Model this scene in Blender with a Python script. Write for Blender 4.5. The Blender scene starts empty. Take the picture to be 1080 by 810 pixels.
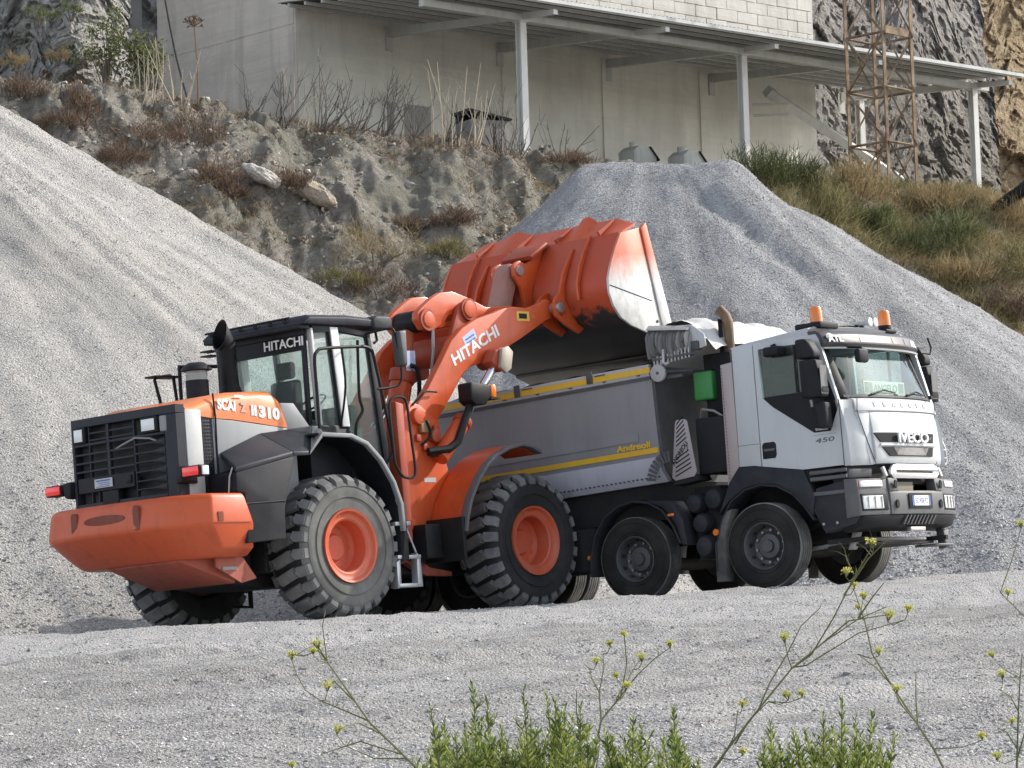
import bpy, bmesh, math, random
import numpy as np
from math import sin, cos, pi, radians, sqrt, atan2, exp
from mathutils import Vector, Matrix, noise

random.seed(7)
SC = bpy.context.scene
COL = SC.collection

# ------------------------------------------------------------------ camera, light, sky, exposure
F_PX, PITCH, ROLL = 3450.0, 0.0907, 0.03          # focal length in pixels of a 1080 px wide frame
cam_d = bpy.data.cameras.new('camera')
cam = bpy.data.objects.new('camera', cam_d)
COL.objects.link(cam)
SC.camera = cam
cam_d.sensor_width = 36.0
cam_d.lens = 36.0 * F_PX / 1080.0
cam_d.clip_start, cam_d.clip_end = 0.5, 6000.0
_f = Vector((0, cos(PITCH), sin(PITCH)))
_u0 = Vector((0, -sin(PITCH), cos(PITCH)))
_r0 = Vector((1, 0, 0))
CR = _r0 * cos(ROLL) - _u0 * sin(ROLL)
CU = _r0 * sin(ROLL) + _u0 * cos(ROLL)
CF = _f
cam.matrix_world = Matrix(((CR.x, CU.x, -CF.x, 0), (CR.y, CU.y, -CF.y, 0), (CR.z, CU.z, -CF.z, 0), (0, 0, 0, 1)))

SUN_AZ = Vector((0.915, 0.405, 0)).normalized()   # horizontal direction towards the sun
SUN_EL = radians(34)
to_sun = Vector((SUN_AZ.x * cos(SUN_EL), SUN_AZ.y * cos(SUN_EL), sin(SUN_EL)))
sun_d = bpy.data.lights.new('sun', 'SUN')
sun_d.energy, sun_d.angle, sun_d.color = 2.25, radians(0.6), (1.0, 0.94, 0.85)
sun = bpy.data.objects.new('sun', sun_d)
COL.objects.link(sun)
sun.rotation_euler = to_sun.to_track_quat('Z', 'Y').to_euler()

W = bpy.data.worlds.new('World')
SC.world = W
W.use_nodes = True
wn = W.node_tree
wn.nodes.clear()
sky = wn.nodes.new('ShaderNodeTexSky')
sky.sky_type = 'NISHITA'
sky.sun_disc = False
sky.sun_elevation = SUN_EL
sky.sun_rotation = atan2(SUN_AZ.x, SUN_AZ.y)
sky.air_density, sky.dust_density, sky.ozone_density = 0.75, 1.2, 0.3
bg = wn.nodes.new('ShaderNodeBackground')
bg.inputs['Strength'].default_value = 0.15
wo = wn.nodes.new('ShaderNodeOutputWorld')
hs = wn.nodes.new('ShaderNodeHueSaturation')            # thin milky haze: a paler blue
hs.inputs['Saturation'].default_value = 0.5
wn.links.new(sky.outputs[0], hs.inputs['Color'])
wn.links.new(hs.outputs[0], bg.inputs[0])
wn.links.new(bg.outputs[0], wo.inputs[0])
SC.view_settings.view_transform = 'Standard'
SC.view_settings.look = 'None'
SC.view_settings.gamma = 1.0
SC.view_settings.exposure = 1.0
SC.render.engine = 'CYCLES'
SC.cycles.max_bounces = 6
SC.cycles.transparent_max_bounces = 12

# ------------------------------------------------------------------ frames
YARD_H, YARD_T = 0.934, 0.047                      # the yard rises gently to the right


def at(u, v, Y):
    """world point at depth Y seen at photograph position (u, v)"""
    d = CR * ((u - 540) / F_PX) + CU * ((405 - v) / F_PX) + CF
    return d * (Y / d.y)


def yard_frame(x, y, yaw):
    T = Matrix(((cos(YARD_T), 0, -sin(YARD_T)), (0, 1, 0), (sin(YARD_T), 0, cos(YARD_T))))
    R = T @ Matrix.Rotation(yaw, 3, 'Z')
    o = Vector((x * cos(YARD_T) - sin(YARD_T) * YARD_H, y, x * sin(YARD_T) + cos(YARD_T) * YARD_H))
    return Matrix.Translation(o) @ R.to_4x4()


LOADER = yard_frame(-2.979, 41.209, 0.841)
TRUCK = yard_frame(3.918, 42.76, -0.636)


# ------------------------------------------------------------------ materials
def nd(nt, t, **kw):
    n = nt.nodes.new(t)
    for k, v in kw.items():
        if k.startswith('_'):
            setattr(n, k[1:], v)
        else:
            n.inputs[k.replace('__', ' ')].default_value = v
    return n


def ramp(nt, fac, stops):
    r = nt.nodes.new('ShaderNodeValToRGB')
    e = r.color_ramp.elements
    while len(e) < len(stops):
        e.new(0.5)
    for i, (p, c) in enumerate(stops):
        e[i].position = p
        e[i].color = (c, c, c, 1) if isinstance(c, (int, float)) else (*c, 1)
    nt.links.new(fac, r.inputs[0])
    return r.outputs[0]


def mixc(nt, fac, a, b, mode='MIX'):
    m = nt.nodes.new('ShaderNodeMix')
    m.data_type = 'RGBA'
    m.blend_type = mode
    for sock, val in ((m.inputs[0], fac), (m.inputs[6], a), (m.inputs[7], b)):
        if hasattr(val, 'links'):
            nt.links.new(val, sock)
        elif isinstance(val, (int, float)):
            sock.default_value = val
        else:
            sock.default_value = (*val, 1)
    return m.outputs[2]


def mathn(nt, op, a, b=0.0, c=0.0):
    m = nt.nodes.new('ShaderNodeMath')
    m.operation = op
    for i, val in enumerate((a, b, c)):
        if hasattr(val, 'links'):
            nt.links.new(val, m.inputs[i])
        else:
            m.inputs[i].default_value = val
    return m.outputs[0]


def base(name):
    m = bpy.data.materials.new(name)
    m.use_nodes = True
    nt = m.node_tree
    b = nt.nodes['Principled BSDF']
    tc = nt.nodes.new('ShaderNodeTexCoord')
    return m, nt, b, tc.outputs['Object']


def noise_t(nt, co, scale, detail=4, rough=0.6, dist=0.0, stretch=None):
    if stretch:
        mp = nt.nodes.new('ShaderNodeMapping')
        mp.inputs['Scale'].default_value = stretch
        nt.links.new(co, mp.inputs[0])
        co = mp.outputs[0]
    n = nd(nt, 'ShaderNodeTexNoise', Scale=scale, Detail=detail, Roughness=rough, Distortion=dist)
    nt.links.new(co, n.inputs['Vector'])
    return n.outputs['Fac']


def bump(nt, b, height, strength, dist=0.01):
    bn = nd(nt, 'ShaderNodeBump', Strength=strength, Distance=dist)
    nt.links.new(height, bn.inputs['Height'])
    nt.links.new(bn.outputs[0], b.inputs['Normal'])
    return bn


def paint(name, col, rough=0.4, metal=0.0, dust=0.25, dustcol=(0.36, 0.33, 0.29), scale=2.5, spec=0.5, coat=0.0, grime=0.25, bumpy=0.06, low=0.0, scratch=0.0):
    """painted / plastic / metal surface with dust film, streaks and small scuffs"""
    m, nt, b, co = base(name)
    n1 = noise_t(nt, co, scale, 6, 0.65)
    n2 = noise_t(nt, co, scale * 3.1, 5, 0.7, 0.3, (1, 1, 0.22))
    d = mathn(nt, 'MULTIPLY', ramp(nt, n1, [(0.40, 0.15), (0.72, 1.0)]), dust)
    c = mixc(nt, d, col, dustcol)
    if low:                                     # road dust thrown up on the lower parts
        sx = nt.nodes.new('ShaderNodeSeparateXYZ')
        nt.links.new(co, sx.inputs[0])
        hz = mathn(nt, 'ADD', sx.outputs[2], mathn(nt, 'MULTIPLY', mathn(nt, 'SUBTRACT', noise_t(nt, co, 3.2, 6, 0.7), 0.5), 1.6))
        c = mixc(nt, mathn(nt, 'MULTIPLY', ramp(nt, mathn(nt, 'MULTIPLY', hz, 0.5), [(0.25, 1.0), (0.85, 0.0)]), low), c, (0.37, 0.355, 0.33))
    g = mathn(nt, 'MULTIPLY', ramp(nt, n2, [(0.5, 0.0), (0.72, 1.0)]), grime)
    c = mixc(nt, g, c, tuple(0.35 * v for v in col))
    sp = noise_t(nt, co, 38, 3, 0.6)
    s = mathn(nt, 'MULTIPLY', ramp(nt, sp, [(0.66, 0.0), (0.71, 1.0)]), min(1, grime * 1.4))
    c = mixc(nt, s, c, (0.16, 0.14, 0.125))
    if scratch:                                 # fine scrapes down to primer, chips along them
        for st_, sc_ in (((1, 9, 1.2), 5.0), ((2, 1.5, 14), 4.0)):
            f = mathn(nt, 'MULTIPLY', ramp(nt, noise_t(nt, co, sc_, 4, 0.75, 0.2, st_), [(0.60, 0.0), (0.68, 1.0)]), ramp(nt, noise_t(nt, co, 1.3, 3), [(0.45, 0.0), (0.62, 1.0)]))
            c = mixc(nt, mathn(nt, 'MULTIPLY', f, scratch), c, (0.40, 0.29, 0.21))
    nt.links.new(c, b.inputs['Base Color'])
    r = mathn(nt, 'MULTIPLY_ADD', n1, 0.35, rough - 0.1)
    nt.links.new(r, b.inputs['Roughness'])
    b.inputs['Metallic'].default_value = metal
    b.inputs['Specular IOR Level'].default_value = spec
    b.inputs['Coat Weight'].default_value = coat
    b.inputs['Coat Roughness'].default_value = 0.15
    if bumpy:
        bump(nt, b, noise_t(nt, co, 9, 4, 0.6), bumpy, 0.02)
    return m


def glass(name, tint, alpha=0.25, rough=0.02):
    """thin window glass: tinted see-through sheet with a sharp reflection"""
    m = bpy.data.materials.new(name)
    m.use_nodes = True
    nt = m.node_tree
    nt.nodes.clear()
    o = nt.nodes.new('ShaderNodeOutputMaterial')
    t = nd(nt, 'ShaderNodeBsdfTransparent', Color=(*tint, 1))
    g = nd(nt, 'ShaderNodeBsdfGlossy', Color=(1, 1, 1, 1), Roughness=rough)
    d = nd(nt, 'ShaderNodeBsdfDiffuse', Color=(0.42, 0.48, 0.46, 1))
    lw = nd(nt, 'ShaderNodeLayerWeight', Blend=0.5)
    fr_ = mathn(nt, 'MULTIPLY_ADD', mathn(nt, 'POWER', lw.outputs['Facing'], 4.0), 0.5, 0.022)
    m1 = nt.nodes.new('ShaderNodeMixShader')
    m2 = nd(nt, 'ShaderNodeMixShader', Fac=alpha)
    nt.links.new(fr_, m1.inputs[0])
    nt.links.new(m2.outputs[0], m1.inputs[1])
    nt.links.new(g.outputs[0], m1.inputs[2])
    nt.links.new(t.outputs[0], m2.inputs[1])
    nt.links.new(d.outputs[0], m2.inputs[2])
    nt.links.new(m1.outputs[0], o.inputs[0])
    return m


def lens(name, col, glow=0.0):
    m, nt, b, co = base(name)
    b.inputs['Base Color'].default_value = (*col, 1)
    b.inputs['Roughness'].default_value = 0.15
    b.inputs['Coat Weight'].default_value = 0.6
    if glow:
        b.inputs['Emission Color'].default_value = (*col, 1)
        b.inputs['Emission Strength'].default_value = glow
    bump(nt, b, noise_t(nt, co, 60, 2), 0.25, 0.01)
    return m


def gravel_mat(name, dark, light, cell, warm=(0.33, 0.30, 0.26), streak=0.0, bstr=0.9):
    """crushed stone: every Voronoi cell is a grain of its own tone with its own relief"""
    m, nt, b, co = base(name)
    v = nd(nt, 'ShaderNodeTexVoronoi', Scale=1.0 / cell, Randomness=1.0)
    nt.links.new(co, v.inputs['Vector'])
    sep = nt.nodes.new('ShaderNodeSeparateColor')
    nt.links.new(v.outputs['Color'], sep.inputs[0])
    c = ramp(nt, sep.outputs[0], [(0.0, dark), (0.5, tuple((a + d) / 2 for a, d in zip(dark, light))), (1.0, light)])
    v2 = nd(nt, 'ShaderNodeTexVoronoi', Scale=2.6 / cell, Randomness=1.0)
    nt.links.new(co, v2.inputs['Vector'])
    sep2 = nt.nodes.new('ShaderNodeSeparateColor')
    nt.links.new(v2.outputs['Color'], sep2.inputs[0])
    c = mixc(nt, 0.4, c, ramp(nt, sep2.outputs[1], [(0.0, dark), (1.0, light)]))
    big = noise_t(nt, co, 0.35, 5, 0.6)
    c = mixc(nt, mathn(nt, 'MULTIPLY', ramp(nt, big, [(0.35, 0.0), (0.7, 1.0)]), 0.5), c, warm)
    if streak == 'ruts':                        # pale dust pressed into bands along the yard edge
        mp = nt.nodes.new('ShaderNodeMapping')
        mp.inputs['Rotation'].default_value = (0, 0, -0.42)
        nt.links.new(co, mp.inputs[0])
        f = noise_t(nt, mp.outputs[0], 1.0, 6, 0.62, 0.4, (0.22, 1.5, 1))
        c = mixc(nt, mathn(nt, 'MULTIPLY', ramp(nt, f, [(0.46, 0.0), (0.64, 1.0)]), 0.42), c, (0.55, 0.54, 0.52))
        f2 = noise_t(nt, mp.outputs[0], 1.0, 6, 0.65, 0.5, (0.5, 3.1, 1))
        c = mixc(nt, mathn(nt, 'MULTIPLY', ramp(nt, f2, [(0.50, 0.0), (0.66, 1.0)]), 0.5), c, (0.21, 0.205, 0.195))
        sx = nt.nodes.new('ShaderNodeSeparateXYZ')  # finer dust on the running strip along the yard edge
        nt.links.new(co, sx.inputs[0])
        e = mathn(nt, 'SUBTRACT', mathn(nt, 'MULTIPLY_ADD', sx.outputs[0], 0.24, 32.8), sx.outputs[1])
        e = mathn(nt, 'ADD', e, mathn(nt, 'MULTIPLY', mathn(nt, 'SUBTRACT', f, 0.5), 1.6))
        c = mixc(nt, mathn(nt, 'MULTIPLY', ramp(nt, mathn(nt, 'MULTIPLY_ADD', e, 0.5, 0.5), [(0.42, 0.75), (0.56, 0.0)]), 0.9), c, (0.49, 0.48, 0.465))
    elif streak:                                # coarse and fine stone sorted into bands down the fall line
        vs = nt.nodes.new('ShaderNodeVectorMath')
        vs.operation = 'SUBTRACT'
        vs.inputs[1].default_value = streak
        nt.links.new(co, vs.inputs[0])
        sx = nt.nodes.new('ShaderNodeSeparateXYZ')
        nt.links.new(vs.outputs[0], sx.inputs[0])
        an = mathn(nt, 'ARCTAN2', sx.outputs[1], sx.outputs[0])
        cb = nt.nodes.new('ShaderNodeCombineXYZ')
        nt.links.new(mathn(nt, 'MULTIPLY', mathn(nt, 'MULTIPLY_ADD', noise_t(nt, co, 0.25, 3), 0.14, an), 13.0), cb.inputs[0])
        nt.links.new(mathn(nt, 'MULTIPLY', sx.outputs[2], 0.10), cb.inputs[1])
        f = noise_t(nt, cb.outputs[0], 1.0, 5, 0.6, 0.3)
        c = mixc(nt, mathn(nt, 'MULTIPLY', ramp(nt, f, [(0.46, 0.0), (0.66, 1.0)]), 0.5), c, tuple(0.95 * k for k in dark))
        c = mixc(nt, mathn(nt, 'MULTIPLY', ramp(nt, f, [(0.34, 1.0), (0.46, 0.0)]), 0.35), c, light)
    nt.links.new(c, b.inputs['Base Color'])
    b.inputs['Roughness'].default_value = 0.93
    b.inputs['Specular IOR Level'].default_value = 0.25
    h = mathn(nt, 'SUBTRACT', sep.outputs[1], mathn(nt, 'MULTIPLY', v.outputs['Distance'], 1.0))
    h = mathn(nt, 'ADD', h, mathn(nt, 'MULTIPLY', v2.outputs['Distance'], -0.5))
    bump(nt, b, h, bstr, cell * 0.8)
    return m


def rock_mat(name, c0, c1, c2, scale=1.0):
    m, nt, b, co = base(name)
    n1 = noise_t(nt, co, 0.8 * scale, 9, 0.66, 0.6)
    n2 = noise_t(nt, co, 5 * scale, 8, 0.7)
    v = nd(nt, 'ShaderNodeTexVoronoi', Scale=1.7 * scale, _feature='DISTANCE_TO_EDGE')
    nt.links.new(co, v.inputs['Vector'])
    c = ramp(nt, n1, [(0.3, c0), (0.52, c1), (0.72, c2)])
    c = mixc(nt, 0.45, c, ramp(nt, n2, [(0.33, c0), (0.68, c2)]))
    cr = ramp(nt, v.outputs[0], [(0.0, 1.0), (0.05, 0.0)])
    c = mixc(nt, mathn(nt, 'MULTIPLY', cr, 0.25), c, tuple(0.4 * k for k in c0))
    nt.links.new(c, b.inputs['Base Color'])
    b.inputs['Roughness'].default_value = 0.92
    b.inputs['Specular IOR Level'].default_value = 0.2
    bump(nt, b, mathn(nt, 'ADD', n2, mathn(nt, 'MULTIPLY', n1, 2.0)), 1.0, 0.25 / scale)
    return m


def island_mat(name, stops, rough=0.85, sub=0.0, big=None):
    """leaf / blade / stone colour that varies piece by piece"""
    m, nt, b, co = base(name)
    g = nt.nodes.new('ShaderNodeNewGeometry')
    c = ramp(nt, g.outputs['Random Per Island'], stops)
    if big:
        c = mixc(nt, mathn(nt, 'MULTIPLY', ramp(nt, noise_t(nt, co, big[0], 3), [(0.42, 0.0), (0.6, 1.0)]), big[2]), c, big[1])
    nt.links.new(c, b.inputs['Base Color'])
    b.inputs['Roughness'].default_value = rough
    b.inputs['Specular IOR Level'].default_value = 0.25
    if sub:
        o = nt.nodes['Material Output']
        tr = nt.nodes.new('ShaderNodeBsdfTranslucent')
        nt.links.new(c, tr.inputs[0])
        mx = nd(nt, 'ShaderNodeMixShader', Fac=sub)
        nt.links.new(b.outputs[0], mx.inputs[1])
        nt.links.new(tr.outputs[0], mx.inputs[2])
        nt.links.new(mx.outputs[0], o.inputs[0])
    return m


# ------------------------------------------------------------------ mesh building
SMALL = {'wheel_nuts', 'hand_holes', 'screen_holes', 'rivets', 'shield_rivets', 'wire_mesh', 'slots', 'tread', 'tread_ribs', 'ribbed_wing', 'roller_spring'}


class MB:
    """collects shapes and links them as ONE mesh object"""

    def __init__(s):
        s.v, s.f = [], []

    def add(s, vs, fs):
        o = len(s.v)
        s.v.extend([tuple(p) for p in vs])
        s.f.extend([tuple(i + o for i in f) for f in fs])
        return s

    def box(s, x0, x1, y0, y1, z0, z1, M=None):
        p = [Vector((x, y, z)) for z in (z0, z1) for y in (y0, y1) for x in (x0, x1)]
        if M is not None:
            p = [M @ q for q in p]
        return s.add(p, [(0, 2, 3, 1), (4, 5, 7, 6), (0, 1, 5, 4), (2, 6, 7, 3), (0, 4, 6, 2), (1, 3, 7, 5)])

    def hexa(s, bot, top):
        """eight corners: bottom ring of four, top ring of four"""
        return s.add(list(bot) + list(top), [(3, 2, 1, 0), (4, 5, 6, 7)] + [(i, (i + 1) % 4, 4 + (i + 1) % 4, 4 + i) for i in range(4)])

    def prism(s, poly, axis, a, b, M=None):
        """polygon in the two other axes (in order) pushed from a to b along axis"""
        n = len(poly)

        def mk(p, t):
            q = Vector((t, p[0], p[1])) if axis == 0 else Vector((p[0], t, p[1])) if axis == 1 else Vector((p[0], p[1], t))
            return M @ q if M is not None else q
        vs = [mk(p, a) for p in poly] + [mk(p, b) for p in poly]
        fs = [tuple(range(n)), tuple(range(2 * n - 1, n - 1, -1))] + [(i, i + n, (i + 1) % n + n, (i + 1) % n) for i in range(n)]
        return s.add(vs, fs)

    def loft(s, secs, caps=True, closed=True):
        n = len(secs[0])
        vs = [p for sec in secs for p in sec]
        fs = []
        for k in range(len(secs) - 1):
            for i in range(n if closed else n - 1):
                j = (i + 1) % n
                fs.append((k * n + i, k * n + j, (k + 1) * n + j, (k + 1) * n + i))
        if caps:
            fs.append(tuple(range(n - 1, -1, -1)))
            fs.append(tuple((len(secs) - 1) * n + i for i in range(n)))
        return s.add(vs, fs)

    def band(s, line, axis, a, b, th, M=None):
        """open polyline in the two other axes given thickness th (to its left) and pushed along axis"""
        n = len(line)
        off = []
        for i in range(n):
            p0, p1 = Vector(line[max(i - 1, 0)]), Vector(line[min(i + 1, n - 1)])
            d = (p1 - p0).normalized()
            off.append((line[i][0] - d.y * th, line[i][1] + d.x * th))
        for i in range(n - 1):
            pass
        poly = list(line) + off[::-1]

        def mk(p, t):
            q = Vector((t, p[0], p[1])) if axis == 0 else Vector((p[0], t, p[1])) if axis == 1 else Vector((p[0], p[1], t))
            return M @ q if M is not None else q
        N = len(poly)
        vs = [mk(p, a) for p in poly] + [mk(p, b) for p in poly]
        fs = [(i, i + N, (i + 1) % N + N, (i + 1) % N) for i in range(N)]
        for i in range(n - 1):
            q = (i, i + 1, N - 2 - i, N - 1 - i)
            fs.append(q)
            fs.append(tuple(k + N for k in q[::-1]))
        return s.add(vs, fs)

    def tube(s, pts, r, n=10, caps=True):
        pts = [Vector(p) for p in pts]
        rs = r if isinstance(r, (list, tuple)) else [r] * len(pts)
        prev = None
        secs = []
        for i, p in enumerate(pts):
            t = (pts[min(i + 1, len(pts) - 1)] - pts[max(i - 1, 0)]).normalized()
            if prev is None:
                a = Vector((0, 0, 1)) if abs(t.z) < 0.9 else Vector((1, 0, 0))
                nrm = t.cross(a).normalized()
            else:
                nrm = (prev - t * prev.dot(t)).normalized()
            prev = nrm
            bi = t.cross(nrm)
            secs.append([p + (nrm * cos(2 * pi * k / n) + bi * sin(2 * pi * k / n)) * rs[i] for k in range(n)])
        return s.loft(secs, caps)

    def cyl(s, p0, p1, r, n=16, r2=None):
        return s.tube([p0, p1], [r, r if r2 is None else r2], n)

    def lathe(s, prof, c=(0, 0, 0), axis=1, n=32, M=None):
        """closed ring profile [(radius, along)] turned about an axis through c"""
        secs = []
        for k in range(n):
            a = 2 * pi * k / n
            ring = []
            for r, h in prof:
                if axis == 1:
                    p = Vector((c[0] + r * cos(a), c[1] + h, c[2] + r * sin(a)))
                elif axis == 2:
                    p = Vector((c[0] + r * cos(a), c[1] + r * sin(a), c[2] + h))
                else:
                    p = Vector((c[0] + h, c[1] + r * cos(a), c[2] + r * sin(a)))
                ring.append(M @ p if M is not None else p)
            secs.append(ring)
        m = len(prof)
        vs = [p for sec in secs for p in sec]
        fs = []
        for k in range(n):
            k2 = (k + 1) % n
            for i in range(m):
                j = (i + 1) % m
                fs.append((k * m + i, k * m + j, k2 * m + j, k2 * m + i))
        return s.add(vs, fs)

    def build(s, name, mat, parent=None, bevel=0.0, seg=2, angle=38, world=None, weld=False):
        me = bpy.data.meshes.new(name)
        me.from_pydata(s.v, [], s.f)
        bm = bmesh.new()
        bm.from_mesh(me)
        if weld:
            bmesh.ops.remove_doubles(bm, verts=bm.verts, dist=1e-5)
        bmesh.ops.recalc_face_normals(bm, faces=bm.faces)
        if bevel:
            ed = [e for e in bm.edges if len(e.link_faces) == 2 and e.calc_face_angle(0) > radians(28)]
            if ed:
                bmesh.ops.bevel(bm, geom=ed, offset=bevel, segments=seg, affect='EDGES', profile=0.5, clamp_overlap=True)
        ca = radians(angle)
        for f in bm.faces:
            f.smooth = True
        for e in bm.edges:
            e.smooth = not (len(e.link_faces) != 2 or e.calc_face_angle(0) > ca)
        bm.to_mesh(me)
        bm.free()
        if mat:
            me.materials.append(mat)
        o = bpy.data.objects.new(name, me)
        COL.objects.link(o)
        if name in SMALL:
            o['kind'] = 'stuff'
        if parent is not None:
            o.parent = parent
        if world is not None:
            o.matrix_world = world
        return o


def raw_mesh(name, V, Fq, mat, smooth=False, parent=None):
    """fast mesh from numpy arrays, all faces with the same corner count"""
    V = np.asarray(V, dtype=np.float32)
    Fq = np.asarray(Fq, dtype=np.int32)
    me = bpy.data.meshes.new(name)
    me.vertices.add(len(V))
    me.vertices.foreach_set('co', V.ravel())
    k = Fq.shape[1]
    me.loops.add(Fq.size)
    me.loops.foreach_set('vertex_index', Fq.ravel())
    me.polygons.add(len(Fq))
    me.polygons.foreach_set('loop_start', np.arange(0, Fq.size, k, dtype=np.int32))
    me.polygons.foreach_set('loop_total', np.full(len(Fq), k, dtype=np.int32))
    me.polygons.foreach_set('use_smooth', np.full(len(Fq), smooth, dtype=bool))
    me.update(calc_edges=True)
    me.materials.append(mat)
    o = bpy.data.objects.new(name, me)
    COL.objects.link(o)
    if parent is not None:
        o.parent = parent
    if name in ('leaf', 'florets', 'crown'):
        o['kind'] = 'stuff'
    return o


def tag(o, label=None, cat=None, group=None, kind=None):
    if label:
        o['label'] = label
    if cat:
        o['category'] = cat
    if group:
        o['group'] = group
    if kind:
        o['kind'] = kind
    return o


def thing(name, label, cat, loc=(0, 0, 0), M=None, group=None):
    o = bpy.data.objects.new(name, None)
    o.empty_display_size = 0.2
    COL.objects.link(o)
    if M is not None:
        o.matrix_world = M
    else:
        o.location = loc
    return tag(o, label, cat, group)


def lettering(txt, size, mat, parent, o, X, Y, name='lettering', thick=0.004, bold=0.0, width=None, shear=0.0, center=False):
    """flat writing; o = start of the baseline, X and Y = reading and up direction"""
    cu = bpy.data.curves.new(name, 'FONT')
    cu.body = txt
    cu.size = size
    cu.extrude = thick
    cu.offset = bold
    cu.shear = shear
    cu.resolution_u = 4
    cu.align_x = 'CENTER' if center else 'LEFT'
    tmp = bpy.data.objects.new(name, cu)
    COL.objects.link(tmp)
    me = bpy.data.meshes.new_from_object(tmp)
    bpy.data.objects.remove(tmp)
    bpy.data.curves.remove(cu)
    X, Y, o = Vector(X).normalized(), Vector(Y).normalized(), Vector(o)
    xs = [v.co.x for v in me.vertices]
    k = 1.0 if not width else width / (max(xs) - min(xs))
    Z = X.cross(Y)
    for v in me.vertices:
        c = v.co.copy()
        v.co = o + X * c.x * k + Y * c.y + Z * c.z
    me.name = name
    me.materials.clear()
    me.materials.append(mat)
    ob = bpy.data.objects.new(name, me)
    COL.objects.link(ob)
    ob.parent = parent
    return ob


def curve(pts, k=4):
    """Catmull-Rom run through the points"""
    P = [Vector(p) for p in pts]
    out = []
    for i in range(len(P) - 1):
        a, b, c, d = P[max(i - 1, 0)], P[i], P[i + 1], P[min(i + 2, len(P) - 1)]
        for j in range(k):
            t = j / k
            out.append(0.5 * ((2 * b) + (c - a) * t + (2 * a - 5 * b + 4 * c - d) * t * t + (3 * b - a - 3 * c + d) * t ** 3))
    out.append(P[-1])
    return out


def fbm(x, y, z=0.0, o=5, h=0.55):
    a, f, s = 1.0, 1.0, 0.0
    for _ in range(o):
        s += a * noise.noise((x * f, y * f, z * f))
        a *= h
        f *= 2.1
    return s

# ================================================================== SETTING
rng = np.random.default_rng(5)
G_YARD = gravel_mat('crushed_stone_yard', (0.15, 0.145, 0.137), (0.48, 0.466, 0.442), 0.026, (0.40, 0.38, 0.355), streak='ruts', bstr=0.9)
G_LEFT = gravel_mat('gravel_pale', (0.25, 0.243, 0.23), (0.64, 0.62, 0.585), 0.040, (0.52, 0.485, 0.435), streak=(-14.3, 64.6, 14.25), bstr=1.0)
G_RIGHT = gravel_mat('gravel_grey', (0.17, 0.17, 0.175), (0.55, 0.55, 0.55), 0.046, (0.40, 0.40, 0.40), streak=(3.0, 68.0, 11.0), bstr=1.0)
STONE = island_mat('loose_stone', [(0.0, (0.26, 0.25, 0.24)), (0.5, (0.42, 0.41, 0.39)), (1.0, (0.68, 0.67, 0.65))], 0.9)


NZ_GRID = {}


def nz(X, Y, seed, octs=5, h=0.55):
    """fast fractal value noise on arrays"""
    out = np.zeros_like(X)
    amp = 1.0
    for o in range(octs):
        g = NZ_GRID.get((seed, o))
        if g is None:
            g = NZ_GRID[(seed, o)] = np.random.default_rng(seed * 97 + o).uniform(-1, 1, (256, 256))
        xi, yi = np.floor(X).astype(int), np.floor(Y).astype(int)
        fx, fy = X - xi, Y - yi
        fx, fy = fx * fx * (3 - 2 * fx), fy * fy * (3 - 2 * fy)
        a, b = g[xi % 256, yi % 256], g[(xi + 1) % 256, yi % 256]
        c, d = g[xi % 256, (yi + 1) % 256], g[(xi + 1) % 256, (yi + 1) % 256]
        out += amp * (a * (1 - fx) * (1 - fy) + b * fx * (1 - fy) + c * (1 - fx) * fy + d * fx * fy)
        amp *= h
        X, Y = X * 2.03 + 11.3, Y * 2.03 + 5.7
    return out


def facet(X, Y, scale, seed, tilt=0.9):
    """broken rock: every cell of a jittered grid is a flat face with its own height and tilt"""
    U, V = X * scale, Y * scale
    iu, iv = np.floor(U).astype(int), np.floor(V).astype(int)
    g = NZ_GRID.get(('f', seed))
    if g is None:
        g = NZ_GRID[('f', seed)] = np.random.default_rng(seed).uniform(0, 1, (5, 128, 128))
    best = np.full(U.shape, 1e9)
    out = np.zeros(U.shape)
    for a in (-1, 0, 1):
        for b in (-1, 0, 1):
            ci, cj = (iu + a) % 128, (iv + b) % 128
            du, dv = U - (iu + a + g[0][ci, cj]), V - (iv + b + g[1][ci, cj])
            d = du * du + dv * dv
            h = (g[2][ci, cj] - 0.5) + tilt * ((g[3][ci, cj] - 0.5) * du + (g[4][ci, cj] - 0.5) * dv)
            m = d < best
            best[m] = d[m]
            out[m] = h[m]
    return out


def ss(a, b, x):
    t = np.clip((x - a) / (b - a), 0, 1)
    return t * t * (3 - 2 * t)


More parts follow.
